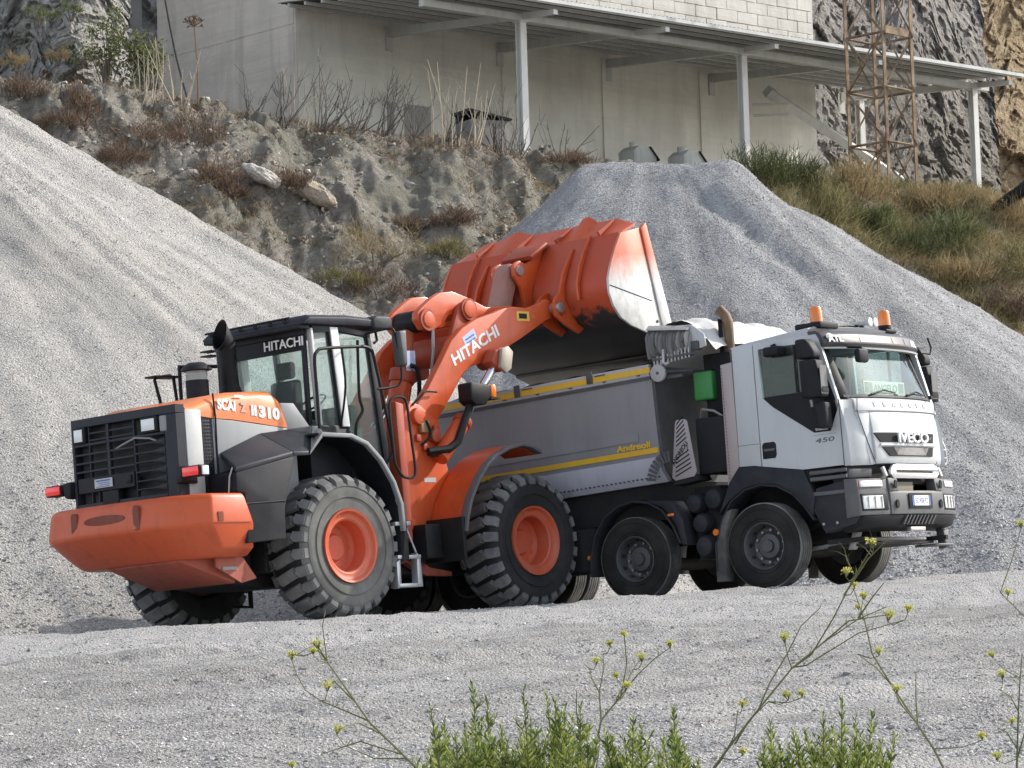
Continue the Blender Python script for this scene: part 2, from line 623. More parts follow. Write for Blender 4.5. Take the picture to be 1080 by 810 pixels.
def ground_z(X, Y, rough=True):
    """the near slope climbs to the yard, whose edge runs obliquely away to the right"""
    yard = YARD_H + YARD_T * np.clip(X, -40, 40)
    yc = 40.5 + 0.46 * np.clip(X, -30, 30)
    d = yc - Y
    sl = 0.056 * 0.35 * np.logaddexp(0, d / 0.35)
    z = yard - np.minimum(sl, 3.6)
    if rough:
        near = ss(0.0, 1.5, d) * ss(70, 30, d)
        # wheel ruts running along the edge, clods between them
        t = d + 0.5 * nz(X * 0.12, Y * 0.12, 3, 2)
        rut = np.abs(np.sin(t * 1.15 + 0.6 * nz(X * 0.2, t * 0.4, 4, 3)))
        z = z + near * (0.050 * (rut ** 3 - 0.4) + 0.045 * nz(X * 0.5, t * 1.4, 6, 4))
        for tc, tw in ((5.0, 0.30), (7.2, 0.30), (11.2, 0.26), (13.1, 0.26)):     # tyre prints
            td = d + 0.35 * np.sin(X * 0.25 + tc) - tc
            mk = np.exp(-(td / tw) ** 4) * near
            z = z + mk * (-0.045 + 0.022 * np.sin((X * 1.0 + np.abs(td) * 0.9) * 2 * np.pi / 0.24)) + 0.032 * near * np.exp(-((np.abs(td) - tw * 1.25) / 0.12) ** 2)
        z = z + near * (0.024 * nz(X * 2.2, Y * 3.2, 8, 4))
        z = z - 0.035 * ss(-0.04, 0.04, 32.8 + 0.24 * X - Y + 0.25 * nz(X * 0.7, Y * 0.7, 10, 3)) + 0.006 * nz(X * 6, Y * 6, 9, 2)
    return z


def grid_object(name, xs, ys, zf, mat, kind='structure', smooth=True):
    X, Y = np.meshgrid(xs, ys)
    Z = zf(X, Y)
    V = np.stack([X, Y, Z], -1).reshape(-1, 3)
    n, m = len(xs), len(ys)
    i = (np.arange(m - 1)[:, None] * n + np.arange(n - 1)[None, :]).ravel()
    Fq = np.stack([i, i + 1, i + n + 1, i + n], -1)
    o = raw_mesh(name, V, Fq, mat, smooth)
    if kind:
        o['kind'] = kind
    return o


xs = np.concatenate([[-2500, -600, -150, -60, -30, -18], np.arange(-11, 11.01, 0.055), [14, 18, 30, 60, 150, 600, 2500]])
ys = np.concatenate([[-2500, -600, -150, -50, -15, 0, 8], np.arange(14, 47.01, 0.075), [48, 50, 55, 62, 80, 150, 600, 2500]])
grid_object('ground', xs, ys, ground_z, G_YARD)


# loose stones of the near slope -------------------------------------------------
OCT_F = np.array([(0, 2, 4), (2, 1, 4), (1, 3, 4), (3, 0, 4), (2, 0, 5), (1, 2, 5), (3, 1, 5), (0, 3, 5)])
OCT_V = np.array([(1, 0, 0), (-1, 0, 0), (0, 1, 0), (0, -1, 0), (0, 0, 1), (0, 0, -1)], float)


def stones(name, P, size, mat, flat=0.65):
    n = len(P)
    s = size[:, None, None] * rng.uniform(0.55, 1.15, (n, 6, 1))
    v = OCT_V[None] * s
    q = rng.normal(size=(n, 4))
    q /= np.linalg.norm(q, axis=1)[:, None]
    w, x, y, z = q.T
    R = np.stack([1 - 2 * (y * y + z * z), 2 * (x * y - z * w), 2 * (x * z + y * w), 2 * (x * y + z * w), 1 - 2 * (x * x + z * z), 2 * (y * z - x * w),
                  2 * (x * z - y * w), 2 * (y * z + x * w), 1 - 2 * (x * x + y * y)], -1).reshape(n, 3, 3)
    v = np.einsum('nij,nkj->nki', R, v)
    v[..., 2] *= flat
    V = (v + P[:, None, :]).reshape(-1, 3)
    Fq = (OCT_F[None] + (np.arange(n) * 6)[:, None, None]).reshape(-1, 3)
    o = raw_mesh(name, V, Fq, mat, False)
    o['kind'] = 'stuff'
    return o


n = 120000
yy = 15.5 + (44 - 15.5) * rng.uniform(0, 1, n) ** 1.25
xx = rng.uniform(-0.17, 0.17, n) * yy
keep = (nz(xx * 0.6, yy * 0.35, 21, 3) + 0.35 + rng.uniform(-0.5, 0.5, n)) > 0
xx, yy = xx[keep], yy[keep]
size = 0.0050 + 0.0105 * rng.uniform(0, 1, len(xx)) ** 2.2
big = rng.uniform(0, 1, len(xx)) > 0.992
size[big] *= rng.uniform(1.6, 3.2, big.sum())
stones('gravel', np.stack([xx, yy, ground_z(xx, yy) + size * 0.25], -1), size, island_mat('yard_stone', [(0.0, (0.22, 0.213, 0.203)), (0.5, (0.44, 0.43, 0.412)), (1.0, (0.74, 0.725, 0.70))], 0.9))


# gravel heaps -------------------------------------------------------------------
LA = Vector((-14.3, 64.6, 14.25))                  # apex of the left heap (out of the frame)


def left_z(X, Y):
    dx, dy = X - LA.x, Y - LA.y
    r = np.hypot(dx, dy)
    a = np.arctan2(dy, dx)
    w = a * 16 + 0.5 * nz(a * 6, r * 0.18, 31, 3)
    gul = 0.16 * nz(w * 0.7, r * 0.05, 32, 2) + 0.05 * nz(w * 2.3, r * 0.12, 33, 3)
    z = LA.z - 0.615 * r + gul * ss(0.5, 6, r) * (0.55 + 0.45 * ss(20, 8, r))
    z = z + 0.05 * nz(X * 1.6, Y * 1.6, 34, 4)
    return z


def heap(name, xs, ys, zf, mat, label):
    X, Y = np.meshgrid(xs, ys)
    Z = np.maximum(zf(X, Y), ground_z(X, Y, False) - 0.6)
    V = np.stack([X, Y, Z], -1).reshape(-1, 3)
    n, m = len(xs), len(ys)
    i = (np.arange(m - 1)[:, None] * n + np.arange(n - 1)[None, :]).ravel()
    o = raw_mesh(name, V, np.stack([i, i + 1, i + n + 1, i + n], -1), mat, True)
    return tag(o, label, 'gravel heap')


heap('gravel_heap', np.arange(-24, 11.0, 0.11), np.arange(41, 72, 0.13), left_z, G_LEFT,
     'tall pale grey gravel heap with runnels down its face behind the wheel loader')


def right_z(X, Y):
    ax, ay, bx, by = 1.75, 66.6, 4.45, 66.0
    vx, vy = bx - ax, by - ay
    X0 = X
    X = np.where(X < ax, ax + (X - ax) * 1.30, X)
    t = np.clip(((X - ax) * vx + (Y - ay) * vy) / (vx * vx + vy * vy), 0, 1)
    d = np.hypot(X - ax - t * vx, Y - ay - t * vy)
    top = 10.56 - 0.10 * t
    z = top - 0.70 * np.sqrt(d * d + 0.04) + 0.12
    X = X0
    # crease running down from the crest, lump of finer stuff at the right shoulder
    cr = (X - 3.3) * 0.80 + (Y - 65.5) * 0.55
    along = (X - 3.3) * 0.55 - (Y - 65.5) * 0.80
    z = z - 0.16 * np.exp(-(cr / 0.24) ** 2) * ss(0.3, 1.4, along) * ss(5.5, 3, along)
    z = z + 0.04 * np.exp(-(((X - 4.75) / 0.42) ** 2 + ((Y - 65.6) / 0.9) ** 2) ** 2) - 0.22 * np.exp(-(((X - 5.6) / 0.45) ** 2 + ((Y - 65.6) / 1.2) ** 2))
    z = z + 0.06 * nz(X * 1.3, Y * 1.3, 41, 4) + 0.16 * nz(X * 0.45, Y * 0.2, 42, 3) * ss(0.8, 4, d)
    z = z + 0.9 * ss(13, 17, d) * 0.6
    return z


heap('gravel_heap', np.arange(-11, 24, 0.11), np.arange(47, 78, 0.13), right_z, G_RIGHT,
     'grey gravel heap under the canopy building, sloping down behind the white truck')


def heap_stones(zf, x0, x1, y0, y1, cnt, s0, s1, fan=None):
    x, y = rng.uniform(x0, x1, cnt), rng.uniform(y0, y1, cnt)
    z = zf(x, y)
    k = (z > ground_z(x, y, False) - 0.1) & (np.abs(x / y) < 0.165)
    x, y, z = x[k], y[k], z[k]
    sz = (s0 + (s1 - s0) * rng.uniform(0, 1, len(x)) ** 2.5) * (0.85 + 0.75 * ss(5.5, 1.0, z))
    stones('gravel', np.stack([x, y, z + sz * 0.2], -1), sz, STONE, 0.8)


heap_stones(left_z, -11, 6, 41, 66, 45000, 0.011, 0.026)
heap_stones(right_z, -4, 13, 49, 67, 50000, 0.012, 0.030)

# earth bank behind the heaps ----------------------------------------------------
BK = [(-400, 40, 67), (-60, 80, 67), (0, 88, 68), (120, 98, 69), (200, 112, 70), (300, 128, 71), (400, 140, 72), (500, 153, 73), (560, 163, 74), (620, 170, 75),
      (700, 176, 76.5), (800, 186, 78), (850, 190, 79), (900, 194, 80.5), (960, 200, 82), (1030, 208, 83.5), (1085, 214, 85), (1200, 225, 87), (1500, 250, 92)]
BP = [at(*b) for b in BK]
BX = np.array([p.x for p in BP])
BY = np.array([p.y for p in BP])
BZ = np.array([p.z for p in BP])


def bank_z(X, Y, rough=True):
    yc = np.interp(X, BX, BY)
    zc = np.interp(X, BX, BZ)
    if rough:
        yc = yc + 0.7 * nz(X * 0.5, Y * 0.1, 51, 4)
    d = yc - Y
    m = np.interp(X, [-20, 0, 3, 6, 30], [0.82, 0.82, 0.8, 0.62, 0.62])
    z = np.where(d > 0, zc - m * np.sqrt(d * d + 0.09) + 0.3 * m, zc + 0.0 * d)
    if rough:
        f = ss(-0.6, 1.0, d)
        st = nz(X * 0.26 + Y * 0.1, Y * 0.5, 52, 6, 0.52)
        rg = 1 - 2 * np.abs(nz(X * 0.8 + 3, Y * 0.8, 53, 5, 0.55))
        amp = np.interp(X, [-20, 2, 5, 30], [1, 1, 0.35, 0.35])
        z = z + f * amp * (0.50 * st + 0.06 * rg) + amp * (0.065 * nz(X * 2.6, Y * 2.6, 54, 5, 0.62) + 0.03 * (1 - 2 * np.abs(nz(X * 3.3, Y * 2.1, 55, 4, 0.6))) + (0.30 * facet(X + 0.3 * nz(X, Y, 57, 2), Y * 1.3, 0.9, 58) + 0.20 * facet(X, Y * 1.4, 2.6, 59)) * ss(-0.15, 0.25, nz(X * 0.4, Y * 0.5, 56, 3)))
    return np.maximum(z, 0.2)


def bank_material():
    m, nt, b, co = base('dry_earth_bank')
    n1 = noise_t(nt, co, 0.55, 8, 0.68, 0.7)
    n2 = noise_t(nt, co, 6.5, 8, 0.75)
    n3 = noise_t(nt, co, 0.33, 4, 0.55, 0.4)
    v = nd(nt, 'ShaderNodeTexVoronoi', Scale=7.5, Randomness=1.0)
    nt.links.new(co, v.inputs['Vector'])
    sp = nt.nodes.new('ShaderNodeSeparateColor')
    nt.links.new(v.outputs['Color'], sp.inputs[0])
    c = ramp(nt, n1, [(0.30, (0.32, 0.27, 0.21)), (0.5, (0.56, 0.51, 0.43)), (0.70, (0.72, 0.67, 0.59))])
    c = mixc(nt, 0.55, c, ramp(nt, n2, [(0.36, (0.13, 0.115, 0.10)), (0.50, (0.42, 0.39, 0.34)), (0.64, (0.70, 0.67, 0.61))]))
    c = mixc(nt, 0.25, c, ramp(nt, sp.outputs[0], [(0, (0.13, 0.12, 0.11)), (1, (0.55, 0.52, 0.48))]))
    c = mixc(nt, mathn(nt, 'MULTIPLY', ramp(nt, n3, [(0.46, 0.0), (0.62, 1.0)]), 0.55), c, (0.26, 0.255, 0.19))
    nt.links.new(c, b.inputs['Base Color'])
    b.inputs['Roughness'].default_value = 0.95
    b.inputs['Specular IOR Level'].default_value = 0.15
    h = mathn(nt, 'ADD', mathn(nt, 'MULTIPLY', n2, 1.4), mathn(nt, 'MULTIPLY', sp.outputs[1], 0.35))
    bump(nt, b, h, 1.0, 0.22)
    return m


grid_object('earth_bank', np.concatenate([[-60, -35], np.arange(-13, 4, 0.055), np.arange(4, 18, 0.11), [22, 30, 45, 80]]),
            np.concatenate([np.arange(58, 76, 0.065), np.arange(76, 88, 0.13), [90, 95, 105, 130, 200, 600]]), bank_z, bank_material())

# clods and stones lying on the bank face
n = 26000
x, y = rng.uniform(-11.5, 4.5, n), rng.uniform(62, 75, n)
k = (bank_z(x, y) > left_z(x, y) - 0.1) & (nz(x * 0.8, y * 0.8, 61, 3) + rng.uniform(-0.7, 0.7, n) > 0)
x, y = x[k], y[k]
sz = 0.014 + 0.075 * rng.uniform(0, 1, len(x)) ** 3
stones('bank_rubble', np.stack([x, y, bank_z(x, y) + sz * 0.2], -1), sz,
       island_mat('bank_stone', [(0, (0.17, 0.15, 0.13)), (0.6, (0.36, 0.33, 0.28)), (1, (0.62, 0.58, 0.52))], 0.95), 0.8)


# boulders -----------------------------------------------------------------------
def rock(name, c, r, mat, seed, label=None, cat='rock', sub=4, rough=0.28, rot=(0, 0, 0), kind=None, freq=0.9):
    bm = bmesh.new()
    bmesh.ops.create_icosphere(bm, subdivisions=sub, radius=1.0)
    for v in bm.verts:
        p = v.co.copy()
        k = 1 + rough * fbm(p.x * freq + seed, p.y * freq, p.z * freq, 5, 0.55)
        cells = noise.voronoi((p * 1.3 + Vector((seed, seed, 0))))[0][0]
        k += rough * 0.6 * (cells - 0.4)
        v.co = Vector((p.x * r[0], p.y * r[1], p.z * r[2])) * k
    me = bpy.data.meshes.new(name)
    bm.to_mesh(me)
    bm.free()
    for f in me.polygons:
        f.use_smooth = sub > 4
    me.materials.append(mat)
    o = bpy.data.objects.new(name, me)
    COL.objects.link(o)
    o.location = c
    o.rotation_euler = rot
    return tag(o, label, cat, kind=kind)


R_PALE = rock_mat('pale_boulder', (0.60, 0.55, 0.48), (0.76, 0.71, 0.63), (0.84, 0.80, 0.74), 1.6)
R_TAN = rock_mat('tan_boulder', (0.34, 0.27, 0.19), (0.58, 0.49, 0.37), (0.70, 0.63, 0.53), 1.8)
R_GREY = rock_mat('grey_rock', (0.27, 0.26, 0.24), (0.50, 0.485, 0.45), (0.66, 0.64, 0.595), 1.3)
R_CLIFF = rock_mat('blue_grey_cliff', (0.26, 0.245, 0.222), (0.40, 0.38, 0.35), (0.52, 0.495, 0.455), 1.3)
R_OCHRE = rock_mat('ochre_cliff', (0.24, 0.165, 0.09), (0.44, 0.33, 0.20), (0.56, 0.46, 0.32), 1.3)


def on_bank(u, v, Y0=60, Y1=82):
    """where the sight line through (u, v) meets the bank"""
    lo = None
    for i in range(400):
        Y = Y0 + (Y1 - Y0) * i / 400
        p = at(u, v, Y)
        if bank_z(np.array([p.x]), np.array([p.y]))[0] >= p.z:
            return p
    return at(u, v, Y1)


p = on_bank(278, 190) + Vector((0, -0.25, 0.06))
rock('boulder', p, (0.40, 0.32, 0.17), R_PALE, 1.3, 'long white boulder lying on the earth bank, left of the tan one', sub=4, rot=(0.1, 0.55, 0.2))
p = on_bank(335, 209) + Vector((0, -0.25, 0.06))
rock('boulder', p, (0.40, 0.32, 0.22), R_TAN, 7.7, 'tan brown boulder lying on the earth bank, right of the white one', sub=4, rot=(0, 0.5, 0.3))
for (u, v, r, lab) in ((95, 118, 0.13, 'small pale stone near the top of the bank at the left heap'), (200, 186, 0.2, 'round grey stone among the brown shrubs on the bank'),
                       (448, 236, 0.15, 'small dark stone at the hollow of the bank above the loader cab'), (432, 196, 0.12, 'small dark stone high on the bare bank face')):
    rock('boulder', on_bank(u, v), (r, r * 0.8, r * 0.75), R_PALE if u < 210 else R_GREY, u * 0.1, lab, sub=3)

# cliffs behind the building -----------------------------------------------------
def cliff(name, u0, u1, Y0, Y1, mat, seed, z0, z1, amp, label):
    nx, nzv = 260, 240
    a = np.linspace(0, 1, nx)
    x0, x1 = at(u0, 100, Y0).x, at(u1, 100, Y1).x
    zz = np.linspace(z0, z1, nzv)
    A, Z = np.meshgrid(a, zz)
    X = x0 + (x1 - x0) * A
    Y = Y0 + (Y1 - Y0) * A
    P, Q = X * 0.85 + Z * 0.5, Z * 0.85 - X * 0.5
    P, Q = P + 0.5 * nz(X * 0.8, Z * 0.8, seed + 1, 3), Q + 0.5 * nz(X * 0.8 + 9, Z * 0.8, seed + 3, 3)
    Y = Y - amp * (1.3 * facet(P, Q * 0.6, 0.45, seed) + 0.75 * facet(P, Q * 0.7, 1.1, seed + 1) + 0.42 * facet(P, Q, 2.6, seed + 2) + 0.2 * facet(P, Q, 6.0, seed + 4)) + 0.22 * (Z - z0)
    X = X + 0.3 * amp * nz(Z * 0.6, X * 0.6, seed + 2, 4)
    Z = z0 + (Z - z0) * (1 - 0.22 * (0.5 + 0.5 * nz(X * 0.35, X * 0 + seed, seed, 4)) - 0.35 * np.abs(A - 0.45) ** 3)
    V = np.stack([X, Y, Z], -1).reshape(-1, 3)
    i = (np.arange(nzv - 1)[:, None] * nx + np.arange(nx - 1)[None, :]).ravel()
    o = raw_mesh(name, V, np.stack([i, i + 1, i + nx + 1, i + nx], -1), mat, False)
    o['kind'] = 'structure'
    return o


cliff('cliff', 820, 1190, 103, 120, R_CLIFF, 71, 10, 34, 0.45, '')
cliff('cliff', 1056, 1400, 101, 118, R_OCHRE, 75, 10, 25.5, 0.5, '')
cliff('cliff', -700, 240, 96, 100, R_GREY, 79, 10, 40, 1.0, '')
# rock face at the upper left: bulging, fractured, falling away to its right end
nx = 260
A, Z = np.meshgrid(np.linspace(0, 1, nx), np.linspace(9.5, 19.0, nx))
X = at(-150, 50, 73).x + (at(140, 50, 74).x - at(-150, 50, 73).x) * A + 0.10 * (14.5 - Z)
Y = 73.2 + 1.4 * ss(0.80, 1.0, A) + 0.42 * (Z - 13) * 0.6
P, Q = X * 0.8 - Z * 0.6 + 0.35 * nz(X, Z, 84, 3), Z * 0.8 + X * 0.6 + 0.35 * nz(X + 5, Z, 85, 3)
Y = Y - 0.9 * facet(P, Q * 0.7, 0.55, 86) - 0.5 * facet(P, Q * 0.7, 1.3, 87) - 0.26 * facet(P, Q, 3.2, 88) - 0.10 * facet(P, Q, 8.0, 89)
V = np.stack([X, Y, Z], -1).reshape(-1, 3)
i = (np.arange(nx - 1)[:, None] * nx + np.arange(nx - 1)[None, :]).ravel()
V[:, 2] = 9.5 + (V[:, 2] - 9.5) * (1 - 0.18 * (0.5 + 0.5 * nz(V[:, 0] * 0.5, V[:, 0] * 0 + 3, 87, 3)))
rf_ = raw_mesh('rock_face', V, np.stack([i, i + 1, i + nx + 1, i + nx], -1), R_GREY, False)
rf_['kind'] = 'structure'

# ------------------------------------------------------------------ building
CA = radians(42)
WD = Vector((cos(CA), sin(CA), 0))                 # along the long wall, away to the right
WN = Vector((sin(CA), -cos(CA), 0))                # out of the long wall
WC = Vector((-5.17, 81.8, 0))                      # left corner of the long wall
WB = Matrix(((WD.x, WN.x, 0, WC.x), (WD.y, WN.y, 0, WC.y), (0, 0, 1, 0), (0, 0, 0, 1)))   # local x along, y out, z up


def concrete(name, col, boards=True, stain=0.5):
    m, nt, b, co = base(name)
    n1 = noise_t(nt, co, 0.5, 6, 0.6, 0.5)
    n2 = noise_t(nt, co, 7, 6, 0.7)
    n3 = noise_t(nt, co, 1.2, 6, 0.7, 0.2, (1.2, 1.2, 0.12))
    n4 = noise_t(nt, co, 0.8, 6, 0.7, 0.3, (0.16, 0.16, 3.5))
    c = ramp(nt, n1, [(0.3, tuple(0.82 * k for k in col)), (0.7, tuple(1.12 * k for k in col))])
    c = mixc(nt, mathn(nt, 'MULTIPLY', ramp(nt, n3, [(0.48, 0.0), (0.66, 1.0)]), stain), c, tuple(0.55 * k for k in (col[0], col[1] * 0.97, col[2] * 0.92)))
    c = mixc(nt, mathn(nt, 'MULTIPLY', ramp(nt, n4, [(0.50, 0.0), (0.60, 1.0)]), stain * 0.45), c, tuple(0.62 * k for k in col))
    c = mixc(nt, mathn(nt, 'MULTIPLY', n2, 0.25), c, tuple(0.7 * k for k in col))
    nt.links.new(c, b.inputs['Base Color'])
    b.inputs['Roughness'].default_value = 0.9
    b.inputs['Specular IOR Level'].default_value = 0.2
    h = mathn(nt, 'ADD', n2, mathn(nt, 'MULTIPLY', n4, 1.5))
    bump(nt, b, h, 0.5, 0.03)
    return m


C_WALL = concrete('board_marked_concrete', (0.82, 0.80, 0.715), stain=0.32)
C_SIDE = concrete('side_concrete', (0.76, 0.69, 0.60), stain=0.6)
C_DARK = concrete('dark_concrete', (0.28, 0.27, 0.27))
C_BLOCK = concrete('white_block', (0.72, 0.69, 0.62), stain=0.5)
S_GREY = paint('galvanised_steel', (0.60, 0.61, 0.58), 0.55, 0.0, 0.2, (0.34, 0.31, 0.27), 2.0, grime=0.3)
S_WHITE = paint('white_steel', (0.66, 0.66, 0.63), 0.5, 0.0, 0.2, (0.40, 0.36, 0.30), 1.5, grime=0.3)
S_SHEET = paint('roof_sheet', (0.07, 0.066, 0.060), 0.6, 0.0, 0.3, (0.24, 0.20, 0.16), 1.2, grime=0.4)
S_RUST = paint('rusty_steel', (0.13, 0.075, 0.045), 0.85, 0.0, 0.9, (0.42, 0.34, 0.24), 2.2, spec=0.2, grime=0.35)
DARK = paint('dark_void', (0.02, 0.02, 0.022), 0.9, dust=0.1, spec=0.1, grime=0.1)

ZT = 17.22                                          # height of the canopy at the long wall
bld = thing('concrete_building', 'pale concrete building with board marked wall and block upper storey under the cliff', 'building', M=WB)
mb = MB().box(0, 19.25, -6.0, 0, 8, 21.5)
mb.build('wall', C_WALL, bld)
mb = MB()
mb.box(-0.03, -0.004, -5.98, -0.02, 8, 21.5)
mb.build('side_wall', C_SIDE, bld)
for k, x in enumerate((3.1, 6.9, 10.6, 14.4)):      # shallow piers of the long wall
    MB().box(x, x + 0.32, 0.003, 0.045, 8, ZT - 0.2).build('pier', C_WALL, bld)
for z in (12.9, 14.05, 15.2):                       # pour joints stand a little proud
    MB().box(0.02, 19.2, 0.002, 0.014, z, z + 0.035).build('pour_joint', C_WALL, bld)
for (y0, y1) in ((-5.9, -3.1), (-2.98, -0.1)):
    for z in (12.4, 14.6, 16.8):
        MB().box(-0.045, -0.032, y0, y1, z, z + 2.14).build('concrete_panel', C_SIDE, bld)
# patched doorway
MB().box(2.9, 4.35, 0.003, 0.03, 11.0, 15.05).build('patched_doorway', concrete('patch', (0.40, 0.39, 0.37)), bld)
# block courses above the canopy
rr = random.Random(3)
for row in range(9):
    z = 17.25 + row * 0.34
    x = 0.05 + (0.42 if row % 2 else 0.0)
    while x < 19.0:
        w = 0.832
        MB().box(x, min(x + w, 19.2), 0.004, 0.045 + rr.uniform(0, 0.02), z, z + 0.331).build('block', C_BLOCK, bld, bevel=0.012, seg=1)
        x += w + 0.009
for k in range(13):
    x = 8.0 + k * 0.86
    MB().box(x, x + 0.10, 0.05, 0.080, 17.95, 18.30).build('wall_slot', DARK, bld)
# far left part of the works, darker
wl = MB().box(-9.0, -0.3, -12, -6.3, 8, 24).build('wall', C_DARK, None, world=WB)
tag(wl, 'dark grey concrete wall behind the bush at the left end of the pale building', 'wall')

# ------------------------------------------------------------------ canopy (built in the frame of the wall)
SLOPE = -0.100


def cz(y):
    return ZT + SLOPE * y


can = thing('steel_canopy', 'open grey steel canopy on slim posts along the pale building', 'canopy', M=WB)
XE0, XE1, YO = -0.6, 20.85, 6.5
poly = []
nw = 150
up, lo = [], []
mb = MB()
secs = []
for i in range(nw * 2 + 1):
    x = XE0 + (XE1 - XE0) * i / (nw * 2)
    dz = 0.035 if i % 2 else 0.0
    secs.append([Vector((x, -0.03, cz(-0.03) + dz)), Vector((x, YO, cz(YO) + dz)), Vector((x, YO, cz(YO) + dz + 0.012)), Vector((x, -0.03, cz(-0.03) + dz + 0.012))])
mb.loft(secs)
mb.build('roof_sheet', S_SHEET, can, angle=10)
for y in np.linspace(0.35, YO - 0.1, 10):
    MB().box(XE0 + 0.02, XE1 - 0.02, y, y + 0.07, cz(y + 0.07) - 0.095, cz(y + 0.07) - 0.012).build('purlin', S_GREY, can)
MB().box(XE0, XE1, YO + 0.004, YO + 0.03, cz(YO) - 0.07, cz(YO) + 0.02).build('fascia', S_GREY, can)
for x in (3.0, 6.85, 10.85, 14.9, 20.35):
    mb = MB()
    t0, t1 = cz(0.06) - 0.205, cz(YO - 0.1) - 0.205
    mb.hexa([(x - 0.07, 0.06, t0 - 0.26), (x + 0.07, 0.06, t0 - 0.26), (x + 0.07, YO - 0.1, t1 - 0.12), (x - 0.07, YO - 0.1, t1 - 0.12)],
            [(x - 0.07, 0.06, t0), (x + 0.07, 0.06, t0), (x + 0.07, YO - 0.1, t1), (x - 0.07, YO - 0.1, t1)])
    mb.build('beam', S_GREY, can)
    MB().box(x - 0.11, x + 0.11, 0.0, 0.055, t0 - 0.62, t0 - 0.02).build('bracket', S_GREY, can)
YG = 5.2
MB().box(XE0 + 0.3, XE1 - 0.1, YG - 0.09, YG + 0.09, cz(YG) - 0.42, cz(YG) - 0.25).build('girder', S_GREY, can)


def wall_local(u, v, Y):
    return WB.inverted() @ at(u, v, Y)


def post(x, y, zb, w=0.1):
    """H section post"""
    zt = cz(y) - 0.422
    mb = MB()
    mb.box(x - w, x + w, y + w - 0.03, y + w, zb, zt)
    mb.box(x - w, x + w, y - w, y - w + 0.03, zb, zt)
    mb.box(x - 0.02, x + 0.02, y - w + 0.031, y + w - 0.031, zb, zt)
    mb.box(x - w - 0.05, x + w + 0.05, y - w - 0.05, y + w + 0.05, zt - 0.03, zt - 0.002)
    mb.build('post', S_WHITE, can)


for u, v, yg in ((551, 100, YG), (784, 120, YG), (1028, 150, YG), (907, 130, 0.55)):
    best = min((abs(wall_local(u, v, Y / 20).y - yg), Y / 20) for Y in range(1500, 2100))[1]
    q = wall_local(u, v, best)
    post(q.x, yg, 9.0)
# two hopper heads and a cabinet against the wall
H_GREEN = paint('grey_green_steel', (0.40, 0.41, 0.37), 0.6, 0, 0.3, grime=0.35)


def hopper(u, v, label, k):
    c = at(u, v + 4, 84.5)
    t = thing('hopper', label, 'hopper', M=Matrix.Translation(c) @ Matrix.Rotation(CA, 4, 'Z'), group='hoppers along the wall')
    MB().prism([(-0.40, -2.0), (0.42, -2.0), (0.42, -0.12), (0.15, 0.16), (-0.2, 0.17), (-0.4, 0.02)], 1, -0.3, 0.3).build('hopper_body', H_GREEN, t, bevel=0.02)
    MB().prism([(0.18, 0.162), (0.50, -0.17), (0.48, -0.20), (0.16, 0.13)], 1, -0.34, 0.34).build('lid', DARK, t)
    MB().cyl((-0.15, 0, 0.12), (-0.15, 0, 0.28), 0.13 if k else 0.09, 14).build('inlet', H_GREEN, t)
    for y in (-0.325, 0.325):
        MB().box(-0.38, 0.40, y - 0.02, y + 0.02, -0.4, -0.32).build('flange', H_GREEN, t)


hopper(672, 158, 'grey green hopper head above the heap, left of its twin', 0)
hopper(724, 163, 'grey green hopper head above the heap, right of its twin near the post', 1)
c = at(508, 140, 78)
t = thing('cabinet', 'grey sheet metal cabinet with a dark slanted lid behind the dry stems', 'cabinet', M=Matrix.Translation(c) @ Matrix.Rotation(0.5, 4, 'Z'))
MB().box(-0.5, 0.5, -0.4, 0.4, -2.0, 0.25).build('cabinet_body', paint('cabinet_paint', (0.17, 0.155, 0.145), 0.7), t, bevel=0.015)
MB().prism([(-0.56, 0.5), (0.6, 0.30), (0.6, 0.262), (-0.56, 0.45)], 1, -0.46, 0.46).build('lid', DARK, t)
MB().box(-0.5, 0.5, 0.3, 0.39, 0.25, 0.42).build('lid_support', DARK, t)
# pale tube braced between wall and ground
a, b = at(812, 98, 90.5), at(950, 190, 94.0)
tb = thing('conveyor_tube', 'pale grey square tube slanting from the wall down past the rusty tower', 'conveyor tube', a)
MB().tube([(0, 0, 0), b - a], 0.16, 4).build('tube', S_WHITE, tb)
MB().tube([(b - a) * -0.02, (b - a) * 0.03], 0.20, 4).build('end_flange', S_GREY, tb)
mb = MB()
for s in (0, 1):
    mb.box(-0.5, 0.5, -0.1 + 0.02 * s, 0.1, -0.35 - 0.3 * s, -0.30 - 0.3 * s)
mb.build('wall_bracket', S_GREY, tb)

